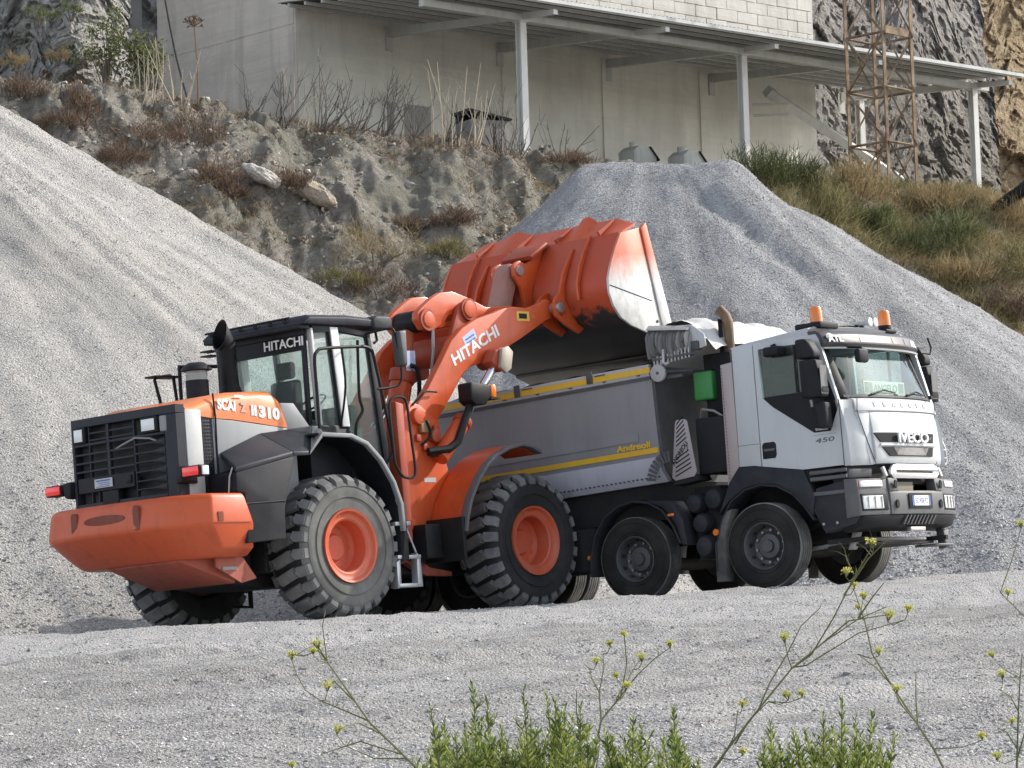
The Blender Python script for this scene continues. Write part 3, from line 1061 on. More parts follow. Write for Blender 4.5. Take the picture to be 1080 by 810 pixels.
# ------------------------------------------------------------------ rusty lattice tower
tc_ = at(929, 100, 83.6)
tow = thing('lattice_tower', 'rusty lattice steel tower with crossed bracing standing in the dry grass', 'tower', M=Matrix.Translation((tc_.x, tc_.y, 11.6)) @ Matrix.Rotation(radians(47), 4, 'Z'))
hw = 0.60
legs = [(-hw, -hw), (hw, -hw), (hw, hw), (-hw, hw)]
for (x, y) in legs:
    mb = MB()
    mb.box(x - 0.06, x + 0.06, y - 0.012, y + 0.012, 0, 9.5)
    mb.box(x - 0.012, x + 0.012, y + 0.0122, y + 0.055, 0, 9.5)
    mb.build('leg', S_RUST, tow)
for lv in range(6):
    z0, z1 = 0.45 + lv * 1.42, 0.45 + (lv + 1) * 1.42
    for i in range(4):
        p, q = Vector((*legs[i], 0)), Vector((*legs[(i + 1) % 4], 0))
        out = Vector((p.x + q.x, p.y + q.y, 0)).normalized() * 0.016
        MB().tube([p + out + Vector((0, 0, z0)), q + out + Vector((0, 0, z0))], 0.034, 4).build('strut', S_RUST, tow)
        if lv % 2 == 0:
            MB().tube([p - out + Vector((0, 0, z0)), q - out + Vector((0, 0, z1))], 0.03, 4).build('diagonal_brace', S_RUST, tow)
        MB().tube([q + out * 3 + Vector((0, 0, z0)), p + out * 3 + Vector((0, 0, z1))], 0.03, 4).build('diagonal_brace', S_RUST, tow)
MB().box(-hw - 0.06, hw * 0.5, -hw - 0.12, -hw - 0.09, 4.66, 4.86).build('cross_plate', S_RUST, tow)

# cables
BLK = paint('black_rubber', (0.012, 0.012, 0.013), 0.6, dust=0.06, grime=0.1, spec=0.2)
pa, pb = at(172, -12, 79.5), at(199, 108, 71.5)
mb = MB().tube([pa.lerp(pb, t) + Vector((0, 0, -0.25 * sin(pi * t))) for t in np.linspace(0, 1, 9)], 0.024, 6)
tag(mb.build('cable', BLK), 'black cable hanging down the building corner at the upper left', 'cable')
pa, pb = at(929, 200, 83), at(958, 292, 76)
mb = MB().tube([pa.lerp(pb, t) + Vector((0, 0, -0.35 * sin(pi * t))) for t in np.linspace(0, 1, 9)], 0.02, 5)
tag(mb.build('cable', paint('pale_rope', (0.5, 0.46, 0.4), 0.8)), 'thin pale rope lying down the grassy slope below the tower', 'rope')
pa, pb = at(1028, 232, 82), at(1100, 186, 81)
mb = MB()
secs = []
for t in np.linspace(0, 1, 12):
    p = pa.lerp(pb, t)
    r = 0.10 + 0.36 * t
    secs.append([p + Vector((0.15 * r * cos(a) * 2, r * sin(a) * 0.8, r * cos(a) * 0.8 * (1 + 0.12 * sin(9 * t + 3 * a)))) for a in np.linspace(0, 2 * pi, 12, endpoint=False)])
mb.loft(secs)
tag(mb.build('black_sheeting', BLK), 'rolled black plastic sheeting at the right edge below the ochre rock', 'plastic sheet')

# ================================================================== WHEEL LOADER
ORANGE = paint('orange_paint', (0.60, 0.078, 0.010), 0.42, 0, 0.14, (0.48, 0.20, 0.08), 1.6, coat=0.15, grime=0.32, low=0.07, scratch=0.35)
ORANGE_D = paint('orange_paint_worn_shaded', (0.40, 0.048, 0.011), 0.5, 0, 0.25, (0.33, 0.20, 0.14), 2.4, grime=0.45, low=0.12, scratch=0.4)
HOODC = paint('hood_orange', (0.74, 0.165, 0.016), 0.35, 0, 0.12, (0.55, 0.36, 0.2), 1.5, coat=0.3, grime=0.1)
CHAR = paint('charcoal_plastic', (0.011, 0.012, 0.017), 0.45, 0, 0.08, (0.20, 0.19, 0.18), 2.2, grime=0.1, spec=0.22, low=0.08)
SLATE = paint('slate_paint', (0.018, 0.020, 0.029), 0.42, 0, 0.12, (0.26, 0.25, 0.24), 1.6, grime=0.15, spec=0.22)
GREYP = paint('light_grey_paint', (0.25, 0.26, 0.27), 0.45, 0, 0.25, (0.36, 0.34, 0.31), 2, grime=0.15, low=0.3)
PALEP = paint('pale_grey_paint', (0.50, 0.51, 0.505), 0.4, 0, 0.2, grime=0.15)
BLACK = paint('black_paint', (0.009, 0.009, 0.011), 0.45, 0, 0.10, (0.12, 0.115, 0.11), 2.5, grime=0.05, spec=0.22, low=0.04)
CHROME = paint('chrome', (0.80, 0.80, 0.82), 0.12, 1.0, 0.05, grime=0.05, bumpy=0)
STEEL = paint('worn_steel', (0.42, 0.41, 0.40), 0.4, 0.7, 0.3, grime=0.3)
DARKST = paint('dark_edge_steel', (0.05, 0.046, 0.043), 0.5, 0.3, 0.3)
RIMG = paint('fender_rubber', (0.10, 0.105, 0.11), 0.5, 0, 0.35, (0.26, 0.25, 0.24), 2)
TANM = paint('tan_cap', (0.42, 0.36, 0.28), 0.5, 0.1, 0.4, grime=0.4)
ALU = paint('aluminium', (0.62, 0.63, 0.64), 0.35, 0.6, 0.2, grime=0.15)
TYRE_D = paint('dusty_tyre', (0.085, 0.086, 0.084), 0.85, 0, 0.75, (0.34, 0.335, 0.30), 1.3, spec=0.2, grime=0.15)
TYRE_B = paint('black_tyre', (0.020, 0.021, 0.022), 0.7, 0, 0.25, (0.17, 0.165, 0.155), 1.6, spec=0.3, grime=0.1)
LUG = paint('tread_rubber', (0.12, 0.12, 0.122), 0.8, 0, 0.75, (0.32, 0.315, 0.30), 3, spec=0.25, grime=0.1)
RIMO = paint('rim_orange', (0.64, 0.085, 0.018), 0.42, 0, 0.25, (0.52, 0.33, 0.24), 2.5, grime=0.15, low=0.12)
WHITE_L = paint('white_letter', (0.82, 0.82, 0.80), 0.5, dust=0.1, grime=0.08, bumpy=0)
GHOST = paint('faded_letter', (0.62, 0.36, 0.28), 0.5, dust=0.1, grime=0.1, bumpy=0)
YELL = paint('yellow_sticker', (0.75, 0.50, 0.06), 0.5, dust=0.1)
BLUEW = paint('blue_white_sticker', (0.50, 0.58, 0.78), 0.5, dust=0.1)
BLUE = paint('blue_print', (0.05, 0.12, 0.42), 0.5, dust=0.1)
RED_L = lens('red_lens', (0.62, 0.015, 0.015), 0.25)
CLEAR = lens('clear_lens', (0.75, 0.76, 0.75))
AMBER = lens('amber_lens', (0.85, 0.22, 0.02))
GLASS = glass('cab_glass', (0.91, 0.97, 0.955), 0.10)
SEAT = paint('seat_cloth', (0.012, 0.022, 0.022), 0.9, dust=0.1, spec=0.1)
MIRR = paint('mirror_back', (0.05, 0.055, 0.062), 0.4, dust=0.15)


def bucket_mat():
    """orange paint worn to bare metal towards the cutting edge, black scrape marks"""
    m, nt, b, co = base('bucket_side_wear')
    sx = nt.nodes.new('ShaderNodeSeparateXYZ')
    nt.links.new(co, sx.inputs[0])
    n1 = noise_t(nt, co, 2.2, 6, 0.65)
    n2 = noise_t(nt, co, 10, 6, 0.7, 0.4, (1, 1, 0.35))
    h = mathn(nt, 'ADD', sx.outputs[2], mathn(nt, 'MULTIPLY', mathn(nt, 'SUBTRACT', n1, 0.5), 0.45))
    f = ramp(nt, mathn(nt, 'MULTIPLY_ADD', h, 0.5, -1.75), [(0.42, 0.0), (0.62, 1.0)])   # z 4.3 .. 4.75
    metal = ramp(nt, n2, [(0.35, (0.48, 0.48, 0.46)), (0.65, (0.74, 0.73, 0.70))])
    c = mixc(nt, f, metal, mixc(nt, mathn(nt, 'MULTIPLY', n1, 0.35), (0.62, 0.105, 0.03), (0.6, 0.35, 0.25)))
    nt.links.new(c, b.inputs['Base Color'])
    b.inputs['Roughness'].default_value = 0.42
    nt.links.new(mathn(nt, 'MULTIPLY_ADD', f, -0.35, 0.35), b.inputs['Metallic'])
    bump(nt, b, n2, 0.12, 0.02)
    return m


BSIDE = bucket_mat()


def bucket_back_mat():
    m, nt, b, co = base('bucket_back_paint')
    sx = nt.nodes.new('ShaderNodeSeparateXYZ')
    nt.links.new(co, sx.inputs[0])
    n1 = noise_t(nt, co, 3.5, 7, 0.7, 0.5)
    n2 = noise_t(nt, co, 1.1, 5, 0.6)
    c = mixc(nt, mathn(nt, 'MULTIPLY', ramp(nt, n2, [(0.4, 0.0), (0.7, 1.0)]), 0.4), (0.48, 0.056, 0.012), (0.36, 0.14, 0.09))
    # near-black colour low on the belly, with a ragged edge
    h = mathn(nt, 'ADD', sx.outputs[2], mathn(nt, 'MULTIPLY', mathn(nt, 'SUBTRACT', n1, 0.5), 0.9))
    f = ramp(nt, mathn(nt, 'MULTIPLY_ADD', h, 1.0, -3.5), [(0.42, 1.0), (0.56, 0.0)])
    c = mixc(nt, f, c, (0.035, 0.030, 0.028))
    nt.links.new(c, b.inputs['Base Color'])
    b.inputs['Roughness'].default_value = 0.5
    bump(nt, b, n1, 0.1, 0.02)
    return m


BBACK = bucket_back_mat()

LD = thing('wheel_loader', 'orange wheel loader with raised bucket, tipping its load into the white truck', 'wheel loader', M=LOADER)


def Lp(mb, name, mat, bevel=0.0, **k):
    return mb.build(name, mat, LD, bevel=bevel, **k)


# ---- wheels
def loader_wheel(x, side, dusty, sx):
    """side = -1 right (near), +1 left; sx spins the tread a little"""
    c = (x, side * 1.04 if side < 0 else 1.60, 0.885)
    s = side
    R0, Wd = 0.845, 0.34
    # painted wheel disc: one closed ring profile, flange outside, dished centre
    prof = [(0.0, s * 0.03), (0.15, s * 0.03), (0.18, s * -0.01), (0.27, s * -0.01), (0.312, s * 0.04), (0.322, s * 0.235), (0.345, s * 0.252), (0.375, s * 0.250), (0.405, s * 0.262), (0.43, s * 0.302), (0.455, s * 0.31),
            (0.455, s * 0.275), (0.43, s * 0.24), (0.42, s * -0.25), (0.40, s * -0.29), (0.36, s * -0.25), (0.30, s * -0.10), (0.0, s * -0.06)]
    prof = [(r, h + s * 0.03) for r, h in prof]
    w = MB().lathe(prof, c, 1, 48).build('wheel', RIMO, LD, angle=30, weld=True)
    tp = [(0.435, -0.24), (0.46, -0.305), (0.55, -0.33), (0.67, -Wd), (0.755, -0.328), (0.795, -0.300), (0.82, -0.25), (R0 - 0.012, -0.18), (R0 - 0.008, 0), (R0 - 0.012, 0.18), (0.82, 0.25), (0.795, 0.300), (0.755, 0.328),
          (0.67, Wd), (0.55, 0.33), (0.46, 0.305), (0.435, 0.24)]
    MB().lathe(tp, c, 1, 72).build('tyre', TYRE_D if dusty else TYRE_B, w, angle=50)
    MB().lathe([(0.79, -0.29), (R0 + 0.000, -0.22), (R0 + 0.004, 0), (R0 + 0.000, 0.22), (0.79, 0.29)], c, 1, 72).build('tread_base', BLACK, w, angle=50)
    mb = MB()
    N = 25
    R1 = 0.905

    def P(a, y, r):
        return Vector((c[0] + r * cos(a), c[1] + y, c[2] + r * sin(a)))

    def lug(pts, r0, r1, ins=0.012):
        """pts: angle, axial corners; pushed outward and slightly tapered"""
        am = sum(p[0] for p in pts) / len(pts)
        ym = sum(p[1] for p in pts) / len(pts)
        bot = [P(a, y, r0) for a, y in pts]
        top = []
        for a, y in pts:
            k = 1 - ins / 0.09
            top.append(P(am + (a - am) * k, ym + (y - ym) * k, r1 - 0.075 * (abs(y) / 0.335) ** 5))
        n = len(pts)
        mb.add(bot + top, [tuple(range(n - 1, -1, -1)), tuple(range(n, 2 * n))] + [(i, (i + 1) % n, n + (i + 1) % n, n + i) for i in range(n)])
    st = 2 * pi / N
    for i in range(N):
        a = i * st + sx
        for q in (-1, 1):
            b = a + (0.25 * st if q > 0 else -0.25 * st)
            w2 = 0.335 * st
            # shoulder lug, pointed inwards, wrapping on to the sidewall
            lug([(b - w2, q * 0.330), (b + w2, q * 0.330), (b + w2, q * 0.225), (b + w2 * 0.2, q * 0.165), (b - w2, q * 0.208)][::q], 0.76, R1)
            lug([(b - w2 * 0.9, q * 0.310), (b + w2 * 0.9, q * 0.310), (b + w2 * 0.9, q * 0.335), (b - w2 * 0.9, q * 0.335)], 0.735, 0.888, 0.002)
        # long skewed centre lug between the shoulder lugs
        k = 0.30 * st
        lug([(a - 0.25 * st - k * 0.6, -0.163), (a - 0.25 * st + k * 1.1, -0.190), (a + 0.25 * st + k * 1.0, 0.130), (a + 0.25 * st + k * 0.6, 0.163), (a + 0.25 * st - k * 1.1, 0.190), (a - 0.25 * st - k * 1.0, -0.130)], 0.83, R1)
    mb.build('tread', LUG, w, bevel=0.0)
    if side < 0:
        t = MB().lathe([(0.60, -0.002), (0.606, -0.014), (0.612, -0.002)], (c[0], c[1] - 0.337, c[2]), 1, 64)
        t.build('bead_ring', TYRE_D if dusty else TYRE_B, w)
        t = MB().lathe([(0.735, 0.0), (0.741, -0.012), (0.747, 0.0)], (c[0], c[1] - 0.330, c[2]), 1, 64)
        t.build('bead_ring', TYRE_D if dusty else TYRE_B, w)
        v = MB().tube([(c[0] - 0.10, c[1] - 0.20, c[2] + 0.33), (c[0] - 0.13, c[1] - 0.29, c[2] + 0.375)], 0.014, 6)
        v.build('valve', STEEL, w)
        m2 = MB()
        for k in range(12):
            a = 2 * pi * k / 12
            m2.cyl((c[0] + 0.27 * cos(a), c[1] + 0.02, c[2] + 0.27 * sin(a)), (c[0] + 0.27 * cos(a), c[1] - 0.03, c[2] + 0.27 * sin(a)), 0.017, 6)
        m2.build('wheel_nuts', RIMO, w)


loader_wheel(0, -1, True, 0.03)
loader_wheel(3.45, -1, False, 0.11)
loader_wheel(0, 1, False, 0.16)
loader_wheel(3.45, 1, False, 0.07)

# ---- chassis between the wheels
mb = MB().prism([(-1.5, 0.55), (-1.62, 0.9), (-1.7, 1.5), (1.6, 1.6), (1.75, 1.2), (1.7, 0.62), (0.6, 0.48), (-0.8, 0.45)], 1, -0.5, 0.5)
Lp(mb, 'rear_frame', BLACK, 0.02)
mb = MB().prism([(1.0, 0.80), (1.8, 0.84), (2.2, 0.62), (2.6, 0.56), (2.6, 0.50), (2.1, 0.52), (1.75, 0.70), (0.9, 0.52)], 1, -0.62, -0.5)
Lp(mb, 'frame_rail', ORANGE_D, 0.01)
for x in (0.0, 3.45):
    Lp(MB().tube([(x, -0.9, 0.885), (x, -0.4, 0.885), (x, 0.4, 0.885), (x, 1.35, 0.885)], [0.19, 0.24, 0.24, 0.19], 14), 'axle', ORANGE_D)
mb = MB().prism([(1.75, 0.55), (1.75, 1.25), (4.1, 1.25), (4.15, 0.8), (3.8, 0.55)], 1, -0.45, 0.45)
Lp(mb, 'front_frame', BLACK, 0.02)
mb = MB().prism([(-0.9, 0.62), (-0.9, 1.5), (1.45, 1.55), (1.45, 0.95), (0.9, 0.62)], 1, -0.78, -0.51)
Lp(mb, 'tank_side', BLACK, 0.03)
mb = MB().tube([(-0.05, 0.9, 0.9), (0.12, 0.95, 0.30), (0.45, 0.95, 0.28), (0.45, 0.95, 0.9)], 0.035, 6)
Lp(mb, 'left_step', BLACK)

# ---- counterweight: plan rings at several heights
def cw_ring(z, xr, yr, xc, yc, xf, bow):
    h = [(xf, yc), (xc, yc), (xr + 0.10, yr + 0.05), (xr, yr - 0.15), (xr - bow, yr * 0.4)]
    h = [(x - (0.30 if i else 0.08), y) for i, (x, y) in enumerate(h)]
    ring = [Vector((x, y, z)) for x, y in h] + [Vector((x, -y, z)) for x, y in h[::-1]]
    return ring


secs = [cw_ring(0.81, -2.06, 0.95, -1.74, 1.18, -1.50, 0.02), cw_ring(0.90, -2.17, 1.02, -1.82, 1.33, -1.52, 0.03), cw_ring(1.17, -2.46, 1.12, -2.06, 1.44, -1.60, 0.05), cw_ring(1.22, -2.46, 1.12, -2.06, 1.45, -1.62, 0.06),
        cw_ring(1.50, -2.42, 1.10, -2.05, 1.44, -1.72, 0.05), cw_ring(1.555, -2.38, 1.06, -2.02, 1.41, -1.73, 0.05)]
cw = MB().loft(secs).build('counterweight', ORANGE, LD, bevel=0.028, seg=3, angle=32)
# lifting recesses and hand slot in the rear face, as flat patches, recess shade put into a darker orange
def rear_patch(name, y, z, w, h, mat, x=-2.505, d=0.02, tilt=0.0, round_=0.5):
    x -= 0.30
    pts = []
    for k in range(16):
        a = 2 * pi * k / 16
        sx_, sz_ = (abs(cos(a)) ** round_) * (1 if cos(a) > 0 else -1), (abs(sin(a)) ** round_) * (1 if sin(a) > 0 else -1)
        pts.append((y + 0.5 * w * sx_, z + 0.5 * h * sz_))
    m_ = MB().prism(pts, 0, x - d, x + d)
    return m_.build(name, mat, cw)


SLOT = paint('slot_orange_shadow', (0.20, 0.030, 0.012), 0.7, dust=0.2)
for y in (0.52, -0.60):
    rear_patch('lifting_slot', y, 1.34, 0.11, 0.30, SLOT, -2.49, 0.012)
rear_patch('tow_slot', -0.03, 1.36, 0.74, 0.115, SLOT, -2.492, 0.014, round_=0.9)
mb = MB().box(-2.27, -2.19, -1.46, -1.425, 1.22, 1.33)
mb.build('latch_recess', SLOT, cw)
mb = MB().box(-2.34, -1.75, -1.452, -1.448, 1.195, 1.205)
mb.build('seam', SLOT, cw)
mb = MB().hexa([(-2.34, 0.50, 0.79), (-2.34, -0.80, 0.79), (-1.60, -0.95, 0.50), (-1.60, 0.45, 0.50)],
               [(-2.28, 0.50, 0.90), (-2.28, -0.80, 0.90), (-1.45, -0.98, 0.86), (-1.45, 0.47, 0.86)])
Lp(mb, 'belly_plate', ORANGE_D, 0.012)
mb = MB().prism([(-1.95, 0.86), (-1.5, 0.80), (-1.3, 0.55), (-1.55, 0.50), (-1.95, 0.70)], 1, -1.02, -0.99)
Lp(mb, 'belly_gusset', ORANGE_D)
Lp(MB().box(-1.86, -1.62, -1.035, -1.02, 0.66, 0.70), 'data_plate', GREYP)

# ---- engine hood and rear grille
Lp(MB().box(-2.16, -0.5, -0.86, 0.86, 1.45, 2.52), 'engine_bay', BLACK, 0.01)
ring = [(-2.20, 2.53, 2.66), (-2.05, 2.53, 2.69), (-1.78, 2.50, 2.78), (-1.45, 2.485, 2.825), (-1.0, 2.44, 2.845), (-0.75, 2.41, 2.845), (-0.62, 2.40, 2.74), (-0.54, 2.39, 2.50)]
secs = []
for x, zb, zt in ring:
    w = 0.945
    zb = min(zb, zt - 0.05)
    r = min(0.09, (zt - zb) * 0.5)
    half = [(w, zb), (w + 0.004, zb + 0.3 * (zt - zb)), (w - 0.01, zt - r), (w - 0.04, zt - 0.3 * r), (w - 0.11, zt)]
    secs.append([Vector((x, -y, z)) for y, z in half] + [Vector((x, y, z)) for y, z in half[::-1]])
Lp(MB().loft(secs), 'hood', HOODC, 0.0, angle=50)
for s in (-1, 1):
    mb = MB()
    mb.prism([(-1.785, 1.50), (-1.785, 2.495), (-1.45, 2.475), (-1.0, 2.43), (-0.55, 2.385), (-0.40, 2.30), (-0.40, 1.50)], 1, s * 0.90, s * 0.945)
    Lp(mb, 'hood_side', GREYP, 0.008)
for s in (-1, 1):
    mb = MB()
    mb.prism([(-0.52, 2.35), (-0.62, 2.70), (-0.38, 2.70), (-0.08, 2.36)], 1, s * 0.70, s * 0.93)
    Lp(mb, 'hood_front_cover', GREYP, 0.012)
Lp(MB().tube([(-1.755, -0.952, 2.80), (-1.745, -0.962, 2.5), (-1.75, -0.955, 2.1), (-1.75, -0.955, 1.5)], 0.012, 6), 'hood_seam', BLACK)
for s in (-1, 1):
    mb = MB()
    mb.box(-2.23, -1.97, s * 0.90, s * 0.952, 1.5, 2.60)
    Lp(mb, 'rear_side_panel', PALEP, 0.01)
for s in (-1, 1):
    mb = MB()
    mb.box(-1.965, -1.79, s * 0.90, s * 0.935, 1.5, 2.55)
    Lp(mb, 'side_screen', SLATE, 0.006)
mb = MB()
for r in range(22):
    for q in range(4):
        x = -1.955 + 0.042 * q + (0.008 if r % 2 else 0)
        z = 1.60 + r * 0.042
        mb.box(x, x + 0.026, -0.94, -0.9352, z, z + 0.022)
Lp(mb, 'screen_holes', BLACK)
# grille: recessed dark core, a frame of four members, slats one by one
Lp(MB().box(-2.28, -2.165, -0.88, 0.88, 1.52, 2.60), 'radiator_core', paint('radiator_core', (0.010, 0.010, 0.012), 0.6, dust=0.1), 0)
GF = -2.385


def bow(y):
    return GF - 0.035 * (1 - (y / 0.95) ** 2)


def gbar(name, y0, y1, z0, z1, mat=SLATE, d=0.05, x=0.0, bevel=0.006):
    secs = []
    for y in np.linspace(y0, y1, 6):
        secs.append([Vector((bow(y) + x, y, z0)), Vector((bow(y) + x, y, z1)), Vector((bow(y) + x + d, y, z1)), Vector((bow(y) + x + d, y, z0))])
    return MB().loft(secs).build(name, mat, LD, bevel=bevel, seg=1)


gbar('grille_frame', -0.95, 0.95, 2.56, 2.665, d=0.15)
gbar('grille_frame', -0.95, -0.755, 1.50, 2.558, d=0.15)
gbar('grille_frame', 0.90, 0.95, 1.56, 2.558, d=0.24)
mb = MB()
secs = []
for y in np.linspace(-0.753, 0.898, 22):
    t = ss(-0.55, 0.1, y)
    zb = 1.565 - 0.10 * float(t) + 0.03 * float(ss(0.5, 0.9, y))
    secs.append([Vector((bow(y), y, zb)), Vector((bow(y), y, 1.62)), Vector((bow(y) + 0.2, y, 1.62)), Vector((bow(y) + 0.2, y, zb))])
Lp(mb.loft(secs), 'grille_frame', SLATE, 0.006)
gbar('grille_post', 0.225, 0.275, 1.622, 2.558, d=0.06)
gbar('grille_post', -0.235, -0.215, 1.622, 2.558, d=0.05, x=0.004)
gbar('grille_post', 0.60, 0.62, 1.622, 2.558, d=0.05, x=0.004)
for z in (2.475, 2.39):
    for a, b in ((-0.213, 0.223), (0.277, 0.598)):
        gbar('slat', a, b, z - 0.012, z + 0.010, x=0.006, d=0.03, bevel=0.003)
gbar('slat', -0.753, 0.223, 2.325, 2.36, x=-0.002)
gbar('slat', 0.277, 0.898, 2.325, 2.36, x=-0.002)
for z in (2.225, 2.12, 2.015):
    gbar('slat', 0.277, 0.898, z - 0.013, z + 0.013, x=0.002, bevel=0.004)
    gbar('slat', -0.213, 0.223, z - 0.013, z + 0.013, x=0.002, bevel=0.004)
for z in (2.245, 2.135, 2.025, 1.91, 1.80, 1.70):
    # right hand louvres swell towards the outer end
    secs = []
    for y in np.linspace(-0.755, -0.237, 8):
        k = 0.012 + 0.030 * float(ss(-0.55, -0.755, y))
        secs.append([Vector((bow(y) - 0.004, y, z - k)), Vector((bow(y) - 0.010, y, z)), Vector((bow(y) - 0.004, y, z + k)), Vector((bow(y) + 0.05, y, z + k)), Vector((bow(y) + 0.05, y, z - k))])
    Lp(MB().loft(secs), 'slat', SLATE, 0.003)
door = gbar('grille_door', -0.20, 0.86, 1.75, 1.935, CHAR, 0.06, -0.008)
mb = MB().box(GF - 0.056, GF - 0.050, 0.185, 0.51, 1.79, 1.90)
st_ = mb.build('sticker', PALEP, door)
for k, z in enumerate((1.868, 1.845, 1.822, 1.80)):
    MB().box(GF - 0.0595, GF - 0.057, 0.22 + 0.02 * (k % 2), 0.48 - 0.03 * (k % 3), z, z + (0.016 if k == 0 else 0.007)).build('print_line', BLUE, door)
MB().box(GF - 0.06, GF - 0.045, -0.16, -0.06, 1.80, 1.90).build('latch', BLACK, door, bevel=0.01)
gbar('slat', 0.46, 0.48, 1.622, 1.748, bevel=0.003)
gbar('hitch_box', 0.10, 0.40, 1.55, 1.745, BLACK, 0.08, -0.012)
for y, nm in ((-0.52, 0), (0.77, 1)):
    w, h = (0.30, 0.19) if not nm else (0.22, 0.20)
    hl = MB().box(bow(y) - 0.03, bow(y) + 0.06, y - w / 2, y + w / 2, 2.46 - h / 2, 2.46 + h / 2).build('work_lamp', BLACK, LD, bevel=0.015)
    MB().box(bow(y) - 0.042, bow(y) - 0.0302, y - w / 2 + 0.035, y + w / 2 - 0.035, 2.46 - h / 2 + 0.025, 2.46 + h / 2 - 0.025).build('lens', CLEAR, hl, bevel=0.008)
gbar('lamp_surround', -0.80, -0.685, 2.36, 2.55, GREYP, 0.05, -0.012, 0.012)
Lp(MB().tube([(GF + 0.0, 0.2, 2.22), (GF - 0.03, 0.0, 2.27), (GF - 0.035, -0.25, 2.33), (GF - 0.02, -0.5, 2.30), (GF + 0.03, -0.70, 2.21)], 0.012, 6), 'hose', GREYP)

# ---- rear lamps on arms
for s in (-1, 1):
    blk = MB().hexa([(-2.46, s * 0.96, 1.70), (-2.46, s * 1.06, 1.72), (-2.20, s * 1.06, 1.72), (-2.10, s * 0.96, 1.70)],
                    [(-2.44, s * 0.96, 1.92), (-2.46, s * 1.12, 1.90), (-2.24, s * 1.12, 1.90), (-2.12, s * 0.96, 1.92)]).build('lamp_arm', BLACK, LD, bevel=0.02)
    MB().box(-2.47, -2.33, s * 1.10, s * 1.40, 1.76, 1.895).build('lamp_housing', BLACK, blk, bevel=0.012)
    MB().box(-2.492, -2.472, s * 1.12, s * 1.385, 1.775, 1.88).build('red_lens', RED_L, blk, bevel=0.006)
    MB().box(-2.44, -2.34, s * 1.402, s * 1.425, 1.775, 1.88).build('clear_lens', CLEAR, blk, bevel=0.006)

# ---- rear fenders and boxes
for s in (-1, 1):
    yo, yi = (s * 1.42 if s < 0 else 1.88), s * 0.955
    mb = MB().prism([(-1.775, 0.95), (-1.14, 0.99), (-1.12, 1.36), (-0.90, 1.98), (-1.0, 1.98), (-1.90, 1.80), (-1.90, 1.565), (-1.775, 1.55)], 1, s * 0.80, s * 1.415)
    bx_ = Lp(mb, 'battery_box', CHAR, 0.02)
    MB().tube([(-1.775, s * 1.418, 1.42), (-1.11, s * 1.42, 1.45)], 0.008, 5).build('box_seam', BLACK, bx_)
    # sloping top deck
    mb = MB().hexa([(-1.91, yo, 1.79), (-0.93, yo, 1.99), (-1.03, yi, 2.26), (-1.70, yi, 2.02)],
                   [(-1.90, yo, 1.86), (-0.93, yo, 2.045), (-1.03, yi, 2.32), (-1.70, yi, 2.08)])
    mb.hexa([(-0.928, yo, 1.99), (-0.64, yo, 2.00), (-0.12, yi, 2.36), (-1.028, yi, 2.26)],
            [(-0.928, yo, 2.045), (-0.66, yo, 2.05), (-0.12, yi, 2.42), (-1.028, yi, 2.32)])
    Lp(mb, 'fender_deck', SLATE, 0.012)
    mb = MB().hexa([(-0.655, yo, 1.995), (-0.40, yo, 2.23), (0.02, yi, 2.36), (-0.13, yi, 2.36)],
                   [(-0.65, yo + s * 0.02, 2.05), (-0.42, yo + s * 0.02, 2.285), (0.02, yi, 2.42), (-0.12, yi, 2.42)])
    Lp(mb, 'fender_corner', GREYP, 0.01)
    arc = [(0.92, 0.70), (0.95, 1.05), (0.93, 1.40), (0.82, 1.68), (0.62, 1.96), (0.38, 2.17), (0.10, 2.27), (-0.42, 2.285)]
    Lp(MB().band(arc, 1, s * 0.75, yo - s * 0.06, 0.025), 'fender', CHAR, 0.0)
    Lp(MB().band(arc[1:], 1, yo - s * 0.058, yo + s * 0.01, 0.05), 'fender_rim', GREYP, 0.008)
    Lp(MB().prism([(0.88, 0.66), (1.0, 0.70), (0.99, 1.40), (0.955, 1.42), (0.94, 1.0)], 1, s * 0.9, yo - s * 0.02), 'mud_guard', CHAR, 0.01)
Lp(MB().tube([(-1.93, -1.30, 1.55), (-1.93, -1.33, 1.75), (-1.90, -1.36, 1.86)], 0.01, 5), 'wire', PALEP)

# ---- cab
mb = MB().prism([(-0.08, 1.45), (-0.08, 2.44), (0.62, 2.44), (0.72, 2.05), (1.28, 1.95), (1.30, 1.45)], 1, -0.86, 0.86)
Lp(mb, 'cab_base', CHAR, 0.02)
Lp(MB().hexa([(0.62, -0.875, 1.50), (1.32, -0.875, 1.50), (1.32, -0.865, 1.50), (0.62, -0.865, 1.50)],
             [(0.62, -0.875, 2.02), (1.30, -0.875, 1.98), (1.30, -0.865, 1.98), (0.62, -0.865, 2.02)]), 'door_sill', SLATE)


def slab(poly, y0, y1, name, mat, bevel=0.006):
    return Lp(MB().prism(poly, 1, y0, y1), name, mat, bevel)


